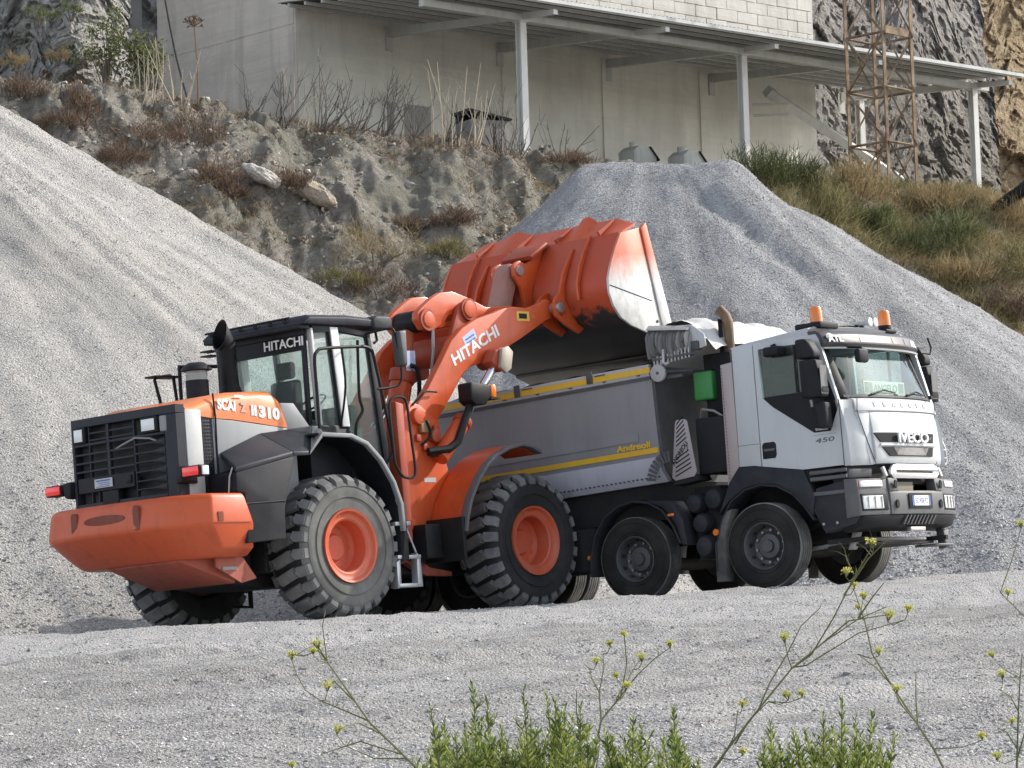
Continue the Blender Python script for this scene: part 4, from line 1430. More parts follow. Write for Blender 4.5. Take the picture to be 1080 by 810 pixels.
for s in (-1, 1):
    a, b = s * 0.80, s * 0.875
    slab([(0.06, 3.66), (0.10, 3.66), (0.16, 2.44), (0.11, 2.44)], a, b, 'cab_pillar', PALEP)
    slab([(0.40, 3.68), (0.535, 3.68), (0.635, 2.42), (0.51, 2.42)], a, s * 0.885, 'cab_pillar', paint('white_pillar', (0.80, 0.80, 0.78), 0.4, dust=0.12, grime=0.1))
    slab([(0.375, 3.66), (0.398, 3.66), (0.508, 2.42), (0.48, 2.42)], a, s * 0.87, 'window_seal', BLACK, 0)
    slab([(1.06, 3.63), (1.12, 3.63), (1.31, 2.16), (1.28, 1.93), (1.22, 1.95)], a, b, 'cab_pillar', CHAR)
    slab([(0.537, 3.63), (1.06, 3.57), (1.06, 3.64), (0.537, 3.70)], a, b, 'door_header', CHAR)
    slab([(0.1, 3.60), (0.40, 3.62), (0.40, 3.70), (0.08, 3.70)], a, b, 'cab_header', CHAR)
    slab([(0.637, 2.44), (0.70, 2.12), (0.70, 2.05), (0.66, 2.0), (0.58, 2.42)], a, s * 0.86, 'door_frame', CHAR)
    # panes
    slab([(0.10, 3.61), (0.377, 3.61), (0.48, 2.44), (0.16, 2.44)], s * 0.835, s * 0.843, 'side_pane', GLASS, 0)
    slab([(0.54, 3.62), (1.06, 3.57), (1.225, 2.02), (0.70, 2.06), (0.64, 2.44)], s * 0.835, s * 0.843, 'door_pane', GLASS, 0)
Lp(MB().tube(curve([(0.86, -0.90, 3.52), (0.83, -0.91, 3.2), (0.80, -0.92, 2.80), (0.84, -0.92, 2.62), (0.72, -0.91, 2.45), (0.70, -0.90, 2.2)]), 0.02, 6), 'door_handle_bar', BLACK)
# rear and front screens
Lp(MB().box(0.02, 0.05, -0.80, 0.80, 2.46, 3.64), 'rear_pane', GLASS)
mb = MB().box(-0.02, 0.055, -0.80, 0.80, 3.58, 3.72)
Lp(mb, 'rear_header', CHAR, 0.01)
for y in (-0.80, 0.74):
    Lp(MB().box(0.0, 0.055, y, y + 0.06, 2.45, 3.58), 'rear_frame_post', CHAR, 0.01)
Lp(MB().hexa([(1.22, -0.80, 2.0), (1.22, 0.80, 2.0), (1.235, 0.80, 2.0), (1.235, -0.80, 2.0)], [(1.06, -0.80, 3.6), (1.06, 0.80, 3.6), (1.075, 0.80, 3.6), (1.075, -0.80, 3.6)]), 'front_pane', GLASS)
# roof
secs = []
for x, dz in ((-0.10, -0.02), (0.0, 0.05), (0.7, 0.065), (1.18, 0.04), (1.32, 0.0)):
    z0, z1 = 3.70, 3.775 + dz
    secs.append([Vector((x, y, z)) for y, z in ((-0.93, z0), (-0.94, z1 - 0.04), (-0.86, z1), (0.86, z1), (0.94, z1 - 0.04), (0.93, z0))])
Lp(MB().loft(secs), 'roof', SLATE, 0.012)
Lp(MB().box(-0.14, 0.05, -0.88, 0.88, 3.645, 3.70), 'roof_rear_lip', CHAR, 0.015)
mb = MB().prism([(1.12, 3.66), (1.10, 3.80), (1.18, 3.845), (1.42, 3.845), (1.48, 3.79), (1.46, 3.69), (1.38, 3.66)], 1, -0.96, -0.60)
Lp(mb, 'roof_lamp', SLATE, 0.035, seg=3)
Lp(MB().tube([(1.30, -0.80, 3.66), (1.30, -0.82, 3.54), (1.22, -0.84, 3.50)], 0.018, 6), 'lamp_bracket', BLACK)
for k in range(6):
    y = 0.75 - 0.27 * k
    Lp(MB().cyl((-0.10, y, 3.745), (-0.10, y, 3.80), 0.035, 8), 'roof_bolt', CHAR)
Lp(MB().tube([(-0.12, 0.85, 3.79), (-0.12, -0.7, 3.80)], 0.016, 6), 'roof_rail', CHAR)
Lp(MB().box(0.004, 0.018, -0.74, 0.74, 3.39, 3.58), 'dark_band', BLACK)  # black strip behind the top of the rear pane
lettering('HITACHI', 0.165, WHITE_L, LD, (-0.026, -0.10, 3.45), (0, -1, 0), (0, 0, 1), bold=0.002, width=0.70)
# interior
st = MB().box(0.40, 0.52, -0.22, 0.30, 2.5, 3.10).build('seat', SEAT, LD, bevel=0.06, seg=3)
MB().box(0.42, 0.52, -0.12, 0.20, 3.12, 3.34).build('head_rest', SEAT, st, bevel=0.07, seg=3)
MB().box(0.45, 0.95, -0.25, 0.33, 2.40, 2.58).build('seat_cushion', SEAT, st, bevel=0.05)
Lp(MB().prism([(0.95, 2.0), (1.20, 2.0), (1.14, 2.72), (1.02, 2.75)], 1, -0.55, 0.55), 'dashboard', SEAT, 0.03)
Lp(MB().lathe([(0.17, 0.0), (0.185, 0.015), (0.20, 0.0), (0.185, -0.015)], (0, 0, 0), 2, 24, Matrix.Translation((0.93, 0.05, 2.83)) @ Matrix.Rotation(radians(-35), 4, 'Y')), 'steering_wheel', BLACK)
Lp(MB().tube([(0.15, 0.70, 2.5), (0.30, 0.72, 3.0), (0.28, 0.70, 3.55)], 0.03, 6), 'inner_post', BLACK)

# ---- rails, mirrors
Lp(MB().tube(curve([(-0.19, -1.16, 2.36), (-0.19, -1.16, 2.8), (-0.19, -1.16, 3.22), (-0.14, -1.16, 3.32), (-0.03, -1.16, 3.36), (0.40, -1.16, 3.39), (0.72, -1.16, 3.40), (0.82, -1.16, 3.35), (0.87, -1.16, 3.25), (1.10, -1.14, 2.24), (1.09, -1.12, 2.02), (0.95, -1.05, 1.88)]), 0.021, 8), 'hand_rail', BLACK)
Lp(MB().tube(curve([(0.30, -1.16, 3.385), (0.36, -1.12, 2.9), (0.45, -0.90, 2.42)]), 0.015, 6), 'hand_rail', BLACK)
Lp(MB().tube(curve([(0.70, -1.35, 2.84), (0.95, -1.38, 2.87), (1.06, -1.40, 2.92), (1.10, -1.40, 3.10), (1.03, -1.40, 3.54), (0.97, -1.35, 3.61), (0.85, -1.1, 3.58), (0.98, -0.9, 3.56)]), 0.016, 7), 'mirror_arm', BLACK)
mr = MB().hexa([(1.06, -1.48, 3.13), (1.09, -1.30, 3.13), (1.17, -1.30, 3.13), (1.15, -1.48, 3.13)], [(1.02, -1.48, 3.57), (1.05, -1.30, 3.57), (1.17, -1.30, 3.59), (1.17, -1.48, 3.59)])
Lp(mr, 'mirror', MIRR, 0.03, seg=3)
Lp(MB().tube(curve([(0.86, -1.40, 1.90), (0.84, -1.40, 2.3), (0.83, -1.40, 2.62), (0.90, -1.40, 2.72), (1.06, -1.40, 2.74), (1.15, -1.40, 2.66), (1.19, -1.40, 2.2), (1.22, -1.40, 1.82), (1.15, -1.40, 1.72), (0.98, -1.40, 1.74), (0.86, -1.40, 1.90)]), 0.018, 7), 'step_rail', BLACK)
# left side mirror and rail, seen behind the exhaust
Lp(MB().tube(curve([(-0.35, 1.12, 2.4), (-0.36, 1.12, 3.3), (-0.28, 1.12, 3.40), (0.3, 1.12, 3.42)]), 0.025, 8), 'hand_rail', BLACK)
for z in (3.52, 3.58):
    Lp(MB().box(-0.02, 0.16, 0.90, 1.08, z, z + 0.02), 'roof_step', BLACK)
# access ladder
mb = MB()
for x in (0.80, 1.22):
    mb.prism([(x, 0.66), (x + 0.07, 0.70), (x + 0.06, 0.36), (x, 0.33)] if x < 1 else [(x - 0.04, 0.78), (x + 0.02, 0.70), (x + 0.03, 0.36), (x - 0.06, 0.37)], 1, -1.36, -1.25)
Lp(mb, 'ladder_side', ALU, 0.006)
for z in (0.345, 0.70, 1.12):
    Lp(MB().box(0.82, 1.24 if z < 1 else 1.1, -1.37, -1.20, z, z + 0.05), 'step_tread', ALU, 0.008)
Lp(MB().tube([(0.86, -1.33, 1.55), (1.02, -1.35, 1.10), (1.16, -1.36, 0.78)], 0.013, 6), 'ladder_stay', ALU)

# ---- hood top equipment
ex = MB().tube([(-0.42, 0.12, 2.80), (-0.43, 0.12, 2.95), (-0.44, 0.12, 3.05)], [0.15, 0.14, 0.115], 20)
ex.tube([(-0.44, 0.12, 3.04), (-0.45, 0.12, 3.40)], 0.115, 20)
Lp(ex, 'exhaust_base', BLACK)
mb = MB()
outer, inner = [], []
for k in range(20):
    a = 2 * pi * k / 20
    outer.append((cos(a), sin(a)))
c0, c1, c2 = Vector((-0.45, 0.12, 3.38)), Vector((-0.46, 0.12, 3.55)), Vector((-0.56, 0.12, 3.68))
secs = []
for c_, r, tilt in ((c0, 0.115, 0), (c1, 0.125, 0.35), (c2, 0.21, 1.25), (c2, 0.19, 1.25), (c1, 0.11, 0.35), (c0, 0.10, 0)):
    n_, b_ = Vector((cos(tilt), 0, sin(tilt))), Vector((0, 1, 0))
    rb_ = min(r, 0.12)
    secs.append([c_ + n_ * r * x + b_ * rb_ * y for x, y in outer])
mb.loft(secs)
Lp(mb, 'exhaust_outlet', BLACK)
Lp(MB().cyl((-0.97, 0.15, 2.82), (-0.97, 0.15, 3.10), 0.145, 20), 'precleaner_base', CHAR)
Lp(MB().cyl((-0.97, 0.15, 3.10), (-0.97, 0.15, 3.22), 0.135, 20), 'precleaner_bowl', glass('bowl', (0.75, 0.76, 0.75), 0.6, 0.2))
Lp(MB().lathe([(0.0, 0.10), (0.10, 0.095), (0.17, 0.045), (0.20, 0.0), (0.17, -0.01), (0.0, -0.01)], (-0.97, 0.15, 3.225), 2, 24), 'precleaner_cap', CHAR)
for dy in (0.50,):
    Lp(MB().tube([(-1.27, dy, 2.80), (-1.36, dy, 3.14), (-1.33, dy, 3.17), (-1.10, dy, 3.20), (-1.04, dy, 3.17), (-1.0, dy, 2.82)], 0.022, 7), 'hood_rail', BLACK)
Lp(MB().box(-1.42, -1.0, 0.40, 0.62, 3.165, 3.19), 'hood_rail_step', BLACK, 0.006)
lettering('SCAI', 0.17, WHITE_L, LD, (-1.69, -0.9515, 2.615), (1, 0, -0.09), (0, 0, 1), bold=0.008, width=0.30)
lettering('Z', 0.15, GHOST, LD, (-1.30, -0.9515, 2.585), (1, 0, -0.09), (0, 0, 1), bold=0.01, width=0.11)
lettering('II', 0.17, WHITE_L, LD, (-1.14, -0.9515, 2.545), (1, 0, -0.09), (0, 0, 1), bold=0.008, width=0.09)
lettering('310', 0.185, WHITE_L, LD, (-1.01, -0.9515, 2.525), (1, 0, -0.09), (0, 0, 1), bold=0.010, width=0.36)
Lp(MB().box(-1.40, -1.26, -0.9525, -0.949, 2.755, 2.785), 'sticker', WHITE_L)

# ---- front frame tower
FT = [(1.62, 1.02), (1.60, 1.36), (1.76, 2.05), (1.80, 2.62), (1.93, 2.78), (2.12, 2.72), (2.46, 2.50), (2.46, 2.20), (2.60, 1.75), (2.90, 1.40), (3.0, 1.1), (2.15, 0.95), (1.95, 0.84)]
for s in (-1, 1):
    Lp(MB().prism(FT, 1, s * 0.62, s * 0.73), 'tower_plate', ORANGE, 0.018)
Lp(MB().prism([(1.70, 0.75), (1.66, 2.4), (1.72, 2.4), (1.78, 0.75)], 1, -0.617, 0.617), 'tower_rear', ORANGE_D, 0.01)  # rear wall's shade is put into the darker orange
Lp(MB().box(1.78, 2.5, -0.617, 0.617, 1.2, 1.28), 'tower_floor', ORANGE_D)
for s in (-1, 1):
    Lp(MB().prism([(1.47, 2.75), (1.50, 1.0), (1.62, 0.95), (1.62, 2.72)], 1, s * 0.70, s * 0.90), 'pivot_column', ORANGE_D, 0.02)
pin = lambda p, r, l, m=ORANGE, name='pin': Lp(MB().cyl((p[0], p[1] - l, p[2]), (p[0], p[1] + l, p[2]), r, 20), name, m, 0.008)
pin((2.02, -0.74, 2.58), 0.11, 0.06)
pin((1.75, -0.74, 1.18), 0.07, 0.05)
pin((2.30, -0.76, 2.32), 0.085, 0.05, ORANGE_D)
pin((2.26, -0.80, 2.10), 0.06, 0.06, DARKST)
for (x, z) in ((2.0, 2.30), (2.12, 2.18), (2.34, 2.42)):
    Lp(MB().box(x - 0.04, x + 0.05, -0.775, -0.731, z - 0.05, z + 0.04), 'lock_plate', ORANGE_D, 0.008)
Lp(MB().box(2.03, 2.20, -0.80, -0.732, 2.36, 2.52), 'valve_block', paint('bronze_valve', (0.30, 0.16, 0.06), 0.5, 0.3), 0.012)
Lp(MB().box(2.08, 2.30, -0.7335, -0.7315, 1.72, 1.78), 'data_plate', PALEP)
Lp(MB().tube(curve([(1.95, -0.735, 2.72), (2.10, -0.76, 2.84), (2.2, -0.76, 2.90), (2.42, -0.75, 2.90)]), 0.014, 6), 'hydraulic_hose', BLACK)
Lp(MB().tube(curve([(2.05, -0.76, 2.2), (2.18, -0.82, 2.34), (2.12, -0.80, 2.52)]), 0.018, 6), 'hydraulic_hose', BLACK)

# ---- front fenders
FA = [(2.13, 1.02), (2.17, 1.20), (2.27, 1.44), (2.45, 1.69), (2.62, 1.86), (2.82, 1.99), (3.05, 2.08), (3.31, 2.13), (3.50, 2.10), (3.66, 2.02)]
for s in (-1, 1):
    yf = 1.40 if s < 0 else 1.90
    Lp(MB().band(FA, 1, s * 0.74, s * (yf - 0.13), 0.03), 'front_fender', ORANGE, 0.0)
    Lp(MB().band(FA, 1, s * (yf - 0.128), s * yf, 0.045), 'fender_rim', RIMG, 0.01)
    Lp(MB().box(2.06, 2.12, s * 0.66, s * 1.36, 0.66, 1.22), 'mud_flap', BLACK, 0.008)
    Lp(MB().box(1.75, 2.055, s * 0.60, s * 1.0, 0.72, 1.16), 'side_box', BLACK, 0.02)

# ---- lift arms
ARM = [(1.90, 2.46), (1.93, 2.62), (2.05, 2.70), (2.32, 2.96), (2.65, 3.36), (2.84, 3.60), (3.07, 3.77), (3.37, 3.90), (3.71, 3.99), (3.93, 4.06), (4.11, 4.09), (4.41, 4.08), (4.63, 4.14), (4.80, 4.22), (4.90, 4.20), (4.96, 4.08), (4.90, 3.96), (4.76, 3.92),
       (4.50, 3.79), (4.23, 3.66), (3.98, 3.55), (3.70, 3.36), (3.55, 3.27), (3.40, 3.31), (3.13, 3.24), (2.95, 3.08), (2.76, 2.86), (2.54, 2.62), (2.36, 2.44), (2.1, 2.38)]
for s in (-1, 1):
    Lp(MB().prism(ARM, 1, s * 0.58, s * 0.70), 'lift_arm', ORANGE, 0.018)
    Lp(MB().cyl((3.57, s * 0.54, 3.36), (3.57, s * 0.93, 3.36), 0.135, 20), 'lift_pin', ORANGE_D, 0.012)
    Lp(MB().prism([(3.44, 3.22), (3.50, 3.47), (3.63, 3.51), (3.72, 3.43), (3.66, 3.20), (3.55, 3.14)], 1, s * 0.932, s * 0.99), 'lift_pin_cap', TANM, 0.015)
    Lp(MB().prism([(3.34, 3.30), (3.44, 3.46), (3.63, 3.50), (3.72, 3.42), (3.68, 3.24), (3.52, 3.16)], 1, s * 0.74, s * 0.928), 'lift_boss', ORANGE_D, 0.02)
    # lift cylinder
    d = Vector((3.57 - 2.28, 0, 3.36 - 2.10)).normalized()
    p0 = Vector((2.28, s * 0.84, 2.02))
    p1 = p0 + d * 0.70
    p2 = Vector((3.55, s * 0.84, 3.33))
    cyl_ = Lp(MB().cyl(p0, p1, 0.115, 20), 'lift_cylinder', ORANGE, 0.012)
    MB().cyl(p1 - d * 0.06, p1 + d * 0.03, 0.13, 20).build('gland', ORANGE_D, cyl_, bevel=0.01)
    MB().cyl(p1 + d * 0.03, p2, 0.055, 16).build('rod', CHROME, cyl_)
    # lamp on its bent bracket
    br = Lp(MB().tube([(2.06, s * 0.86, 2.10), (2.36, s * 0.95, 2.13), (2.50, s * 0.98, 2.22), (2.62, s * 0.98, 2.42), (2.80, s * 0.98, 2.72), (2.86, s * 0.98, 2.80)], 0.055, 8), 'lamp_bracket', BLACK)
    MB().prism([(2.70, 2.76), (2.70, 2.98), (2.74, 3.0), (3.06, 2.97), (3.10, 2.92), (3.08, 2.80), (2.98, 2.70), (2.78, 2.70)], 1, s * 0.86, s * 1.10).build('lamp_body', BLACK, br, bevel=0.02)
    MB().box(3.10, 3.20, s * 0.94, s * 1.10, 2.80, 2.97).build('indicator', AMBER, br, bevel=0.02)
    MB().box(3.06, 3.24, s * 0.90, s * 1.12, 2.775, 2.795).build('lamp_shelf', BLACK, br)
Lp(MB().box(4.165, 4.42, -0.7035, -0.7005, 3.90, 4.03), 'warning_sticker', YELL)
Lp(MB().box(4.21, 4.37, -0.7055, -0.7037, 3.93, 4.00), 'warning_print', BLACK)
ux = Vector((0.905, 0, 0.425)).normalized()
uy = Vector((-ux.z, 0, ux.x))
lettering('HITACHI', 0.215, WHITE_L, LD, (2.845, -0.7005, 3.255), ux, uy, bold=0.006, width=1.03)
stk = Lp(MB().add([Vector((3.10, -0.7025, 3.52)) + ux * a + uy * b + Vector((0, c, 0)) for c in (0, 0.002) for a, b in ((0, 0), (0.27, 0.01), (0.27, 0.15), (0.0, 0.13))],
               [(0, 1, 2, 3), (7, 6, 5, 4), (0, 4, 5, 1), (1, 5, 6, 2), (2, 6, 7, 3), (3, 7, 4, 0)]), 'dealer_sticker', BLUEW)
for k in range(2):
    q = Vector((3.13, -0.704, 3.55 + 0.0)) + ux * 0.0 + uy * 0.05 * k
    MB().add([q + ux * a + uy * b + Vector((0, c, 0)) for c in (0, 0.001) for a, b in ((0, 0), (0.2, 0.0), (0.2, 0.022), (0.0, 0.022))],
             [(0, 1, 2, 3), (7, 6, 5, 4), (0, 4, 5, 1), (1, 5, 6, 2), (2, 6, 7, 3), (3, 7, 4, 0)]).build('sticker_line', BLUE, stk)
# cross tube carrying the bell crank
Lp(MB().cyl((3.22, -0.577, 3.52), (3.22, 0.577, 3.52), 0.20, 24), 'cross_tube', ORANGE_D)
for s in (-1, 1):
    Lp(MB().prism([(3.02, 3.44), (3.34, 4.10), (3.50, 4.20), (3.64, 4.12), (3.66, 3.98), (3.46, 3.50)], 1, s * 0.335, s * 0.41), 'crank_bracket', ORANGE_D, 0.015)
BC = [(2.62, 3.92), (2.64, 4.02), (2.72, 4.08), (2.94, 4.22), (3.12, 4.30), (3.35, 4.32), (3.62, 4.26), (4.0, 4.13), (4.50, 4.17), (4.66, 4.10), (4.62, 3.98), (4.0, 3.95), (3.66, 3.90), (3.48, 3.88), (3.36, 3.98), (3.26, 4.00), (3.14, 3.88), (2.92, 3.78), (2.72, 3.79)]
for s in (-1, 1):
    Lp(MB().prism(BC, 1, s * 0.20, s * 0.31), 'bell_crank', ORANGE, 0.02)
pin((2.81, 0, 3.92), 0.105, 0.36, ORANGE)
pin((3.52, 0, 4.07), 0.115, 0.46, ORANGE)
for x, z in ((2.81, 3.92), (3.52, 4.07)):
    for r in (0.145,):
        Lp(MB().lathe([(0.10, 0), (0.15, 0), (0.15, -0.03), (0.10, -0.03)], (x, -0.315 if x < 3 else -0.412, z), 1, 24), 'pin_collar', ORANGE_D)
# bucket cylinder in the middle
d = (Vector((2.81, 0, 3.92)) - Vector((2.12, 0, 1.75))).normalized()
p0 = Vector((2.12, 0, 1.75))
bc_ = Lp(MB().cyl(p0, p0 + d * 1.55, 0.15, 22), 'bucket_cylinder', ORANGE, 0.012)
MB().cyl(p0 + d * 1.42, p0 + d * 1.60, 0.17, 22).build('gland', ORANGE_D, bc_, bevel=0.01)
MB().cyl(p0 + d * 1.60, Vector((2.81, 0, 3.92)), 0.085, 16).build('rod', ORANGE_D, bc_)
MB().cyl((2.81, -0.19, 3.92), (2.81, 0.19, 3.92), 0.15, 18).build('rod_eye', BLACK, bc_, bevel=0.01)
Lp(MB().tube([(2.62, -0.26, 2.5), (2.78, -0.30, 3.0), (2.90, -0.30, 3.5), (2.92, -0.30, 3.8)], 0.022, 6), 'hydraulic_hose', STEEL)
Lp(MB().tube(curve([(2.5, -0.2, 2.5), (2.62, -0.24, 2.9), (2.66, -0.22, 3.25), (2.55, -0.2, 3.32)]), 0.03, 6), 'hydraulic_hose', BLACK)
st_ = Lp(MB().box(2.50, 2.68, -0.168, -0.16, 3.25, 3.52), 'sticker', BLUEW)

# ---- bucket, tipped forward
BW = 1.55
PROF = [(5.44, 5.05), (5.30, 4.82), (5.18, 4.59), (5.10, 4.38), (5.10, 4.20), (5.17, 4.02), (5.30, 3.87), (5.50, 3.77), (5.72, 3.71), (6.02, 3.64), (6.40, 3.53), (6.75, 3.41)]
bk = Lp(MB().band(PROF, 1, -BW, BW, 0.035), 'bucket', BBACK, 0.0, angle=40)
for s in (-1, 1):
    sp = [(5.42, 5.03), (5.83, 5.12), (6.17, 3.66), (6.10, 3.605), (5.72, 3.70), (5.50, 3.76), (5.29, 3.865), (5.155, 4.02), (5.085, 4.20), (5.085, 4.385), (5.165, 4.60), (5.285, 4.83)]
    MB().prism(sp, 1, s * 1.552, s * 1.592).build('side_plate', BSIDE, bk, bevel=0.006)
    MB().prism([(5.845, 5.12), (5.96, 5.20), (6.42, 3.58), (6.18, 3.63)], 1, s * 1.555, s * 1.612).build('side_cutter', BSIDE, bk, bevel=0.008)
    MB().tube([(5.10, s * 1.594, 4.30), (5.97, s * 1.594, 4.115)], 0.008, 4).build('weld_seam', BLACK, bk)
    MB().cyl((6.06, s * 1.585, 3.83), (6.06, s * 1.60, 3.83), 0.022, 10).build('bolt', BLACK, bk)
MB().prism([(6.60, 3.430), (6.59, 3.46), (6.98, 3.33), (6.96, 3.31)], 1, -1.55, 1.55).build('cutting_edge', DARKST, bk, bevel=0.006)
# spill guard: sheet standing above the back with a hump to either side of the middle
secs = []
for y in np.linspace(-1.55, 1.55, 47):
    hump = 0.0
    hump = 0.085 * exp(-((y - 0.62) / 0.20) ** 2) + 0.10 * exp(-((y + 0.70) / 0.13) ** 4)
    top = 5.30 - 0.10 * float(ss(1.2, 1.55, abs(y))) + hump
    secs.append([Vector((5.46, y, 5.04)), Vector((5.80, y, top)), Vector((5.825, y, top - 0.02)), Vector((5.48, y, 5.02))])
MB().loft(secs).build('spill_guard', ORANGE, bk, angle=30)
for y in (-1.2, -0.42, 0.30, 1.05):
    MB().prism([(5.44, 5.05), (5.76, 5.26), (5.76, 5.30), (5.40, 5.10)], 1, y - 0.015, y + 0.015).build('gusset', ORANGE_D, bk)
# ribs on the back
for y in (-1.06, 0.42, 1.02):
    rib = [(5.42, 5.06), (5.28, 4.83), (5.16, 4.60), (5.085, 4.38), (5.085, 4.18), (5.05, 4.16), (5.035, 4.38), (5.115, 4.63), (5.25, 4.87), (5.40, 5.07)]
    MB().prism(rib, 1, y - 0.018, y + 0.018).build('rib', ORANGE, bk)
# hinge ears of the arms
for s in (-1, 1):
    for yy in (0.46, 0.77):
        ear = [(5.36, 4.92), (5.22, 4.68), (5.09, 4.40), (5.09, 4.18), (5.20, 3.98), (5.42, 3.81), (5.30, 3.74), (5.02, 3.86), (4.84, 3.97), (4.80, 4.10), (4.86, 4.22), (4.96, 4.30), (5.06, 4.56), (5.30, 4.90)]
        if yy < 0.6:
            ear = [(5.09, 4.34), (5.09, 4.18), (5.20, 3.98), (5.42, 3.81), (5.30, 3.74), (5.02, 3.86), (4.84, 3.97), (4.80, 4.10), (4.86, 4.22), (4.96, 4.30)]
        MB().prism(ear, 1, s * yy, s * (yy + 0.045)).build('hinge_ear', ORANGE, bk, bevel=0.01)
    MB().cyl((4.92, s * 0.44, 4.09), (4.92, s * 0.86, 4.09), 0.075, 18).build('hinge_pin', STEEL, bk, bevel=0.006)
    MB().prism([(4.85, 4.16), (4.95, 4.18), (5.02, 4.02), (4.94, 3.97)], 1, s * 0.832, s * 0.855).build('pin_plate', ORANGE_D, bk, bevel=0.008)
for s in (-1, 1):
    ear = [(5.40, 5.02), (5.22, 4.66), (5.09, 4.40), (5.085, 4.12), (4.95, 4.14), (4.86, 4.46), (4.74, 4.60), (4.74, 4.76), (4.86, 4.82), (5.02, 4.78), (5.12, 4.84), (5.22, 5.00)]
    MB().prism(ear, 1, s * 0.15, s * 0.21).build('link_ear', ORANGE, bk, bevel=0.01)
MB().prism([(5.00, 4.88), (5.06, 4.83), (5.42, 5.05), (5.36, 5.09)], 1, -0.30, 0.26).build('ear_cap', ORANGE_D, bk, bevel=0.006)
MB().cyl((4.84, -0.24, 4.68), (4.84, 0.24, 4.68), 0.07, 16).build('link_pin', STEEL, bk)
# link from bell crank to bucket
lk = [(4.44, 4.02), (4.46, 4.13), (4.70, 4.72), (4.80, 4.80), (4.92, 4.74), (4.93, 4.62), (4.68, 4.03), (4.58, 3.94)]
Lp(MB().prism(lk, 1, -0.12, 0.12), 'bucket_link', paint('link_paint', (0.38, 0.17, 0.13), 0.55, dust=0.4), 0.03)
pin((4.56, 0, 4.06), 0.08, 0.33, STEEL)

# ================================================================== TIPPER TRUCK
WHITE = paint('white_cab_paint', (0.55, 0.575, 0.585), 0.38, 0, 0.30, (0.50, 0.48, 0.44), 1.3, coat=0.1, grime=0.12, bumpy=0.02, spec=0.35, low=0.22)
TBLK = paint('black_trim', (0.010, 0.011, 0.014), 0.5, 0, 0.10, (0.13, 0.125, 0.12), 2.2, grime=0.05, spec=0.22)
TNAVY = paint('dark_fender_plastic', (0.014, 0.016, 0.024), 0.5, 0, 0.12, (0.16, 0.155, 0.15), 2.0, grime=0.05, spec=0.22, low=0.07)
BUMP = paint('bumper_grey', (0.055, 0.058, 0.064), 0.5, 0, 0.35, (0.25, 0.245, 0.235), 2.2, grime=0.1, low=0.12)
VISOR = paint('visor_smoke', (0.024, 0.019, 0.024), 0.35, 0, 0.08, coat=0.1, grime=0.05)
BODYG = paint('body_grey', (0.25, 0.25, 0.265), 0.45, 0, 0.35, (0.30, 0.285, 0.27), 0.9, grime=0.22, low=0.3)
BODYL = paint('body_ground_light', (0.60, 0.62, 0.72), 0.4, 0, 0.3, (0.40, 0.38, 0.36), 1.2, grime=0.25, low=0.2)  # light bounced from the ground on the lower chamfer, put into a pale blue
RAILG = paint('rail_grey', (0.42, 0.42, 0.42), 0.45, 0, 0.3, grime=0.25)
YSTR = paint('yellow_reflector', (0.78, 0.47, 0.02), 0.4, 0, 0.15, grime=0.15)
CHASS = paint('chassis_black', (0.013, 0.013, 0.015), 0.7, 0, 0.2, (0.09, 0.085, 0.08), 2, grime=0.1, spec=0.22, low=0.05)
TTYRE = paint('truck_tyre', (0.016, 0.0155, 0.0155), 0.75, 0, 0.28, (0.14, 0.13, 0.12), 2, spec=0.25, grime=0.1)
TTREAD = paint('truck_tread', (0.05, 0.05, 0.05), 0.85, 0, 0.8, (0.38, 0.37, 0.35), 1.6, spec=0.2, grime=0.1)
TRIM_W = paint('wheel_steel', (0.10, 0.10, 0.108), 0.45, 0.3, 0.35, (0.26, 0.24, 0.22), 4, grime=0.2)
GREEN = paint('green_tank', (0.030, 0.26, 0.055), 0.4, 0, 0.15, grime=0.1)
PLATEG = paint('perforated_plate', (0.42, 0.38, 0.385), 0.5, 0.2, 0.3, grime=0.2)
HEATSH = paint('heat_shield', (0.44, 0.37, 0.365), 0.45, 0.35, 0.25, grime=0.25)
TARP = paint('tarpaulin', (0.62, 0.615, 0.60), 0.55, 0, 0.25, (0.40, 0.38, 0.34), 2.5, grime=0.2)
TARPD = paint('tarp_folds', (0.33, 0.325, 0.32), 0.5, 0, 0.3, grime=0.4)
RUSTP = paint('rusty_exhaust', (0.12, 0.07, 0.04), 0.6, 0.3, 0.6, (0.36, 0.27, 0.17), 4, grime=0.4)
WGLASS = glass('windscreen_glass', (0.74, 0.86, 0.86), 0.035)
SGLASS = glass('side_glass', (0.78, 0.86, 0.84), 0.04)
SIGNP = paint('sign_cream', (0.70, 0.68, 0.45), 0.6, dust=0.1)
SIGNG = paint('sign_olive', (0.12, 0.13, 0.05), 0.6, dust=0.1)

TK = thing('tipper_truck', 'white cab tipper truck with grey body, parked under the raised orange bucket', 'truck', M=TRUCK)


def Tp(mb, name, mat, bevel=0.0, **k):
    return mb.build(name, mat, TK, bevel=bevel, **k)


def bowx(y, k=0.20, p=2.6):
    return -k * (abs(y) / 1.22) ** p


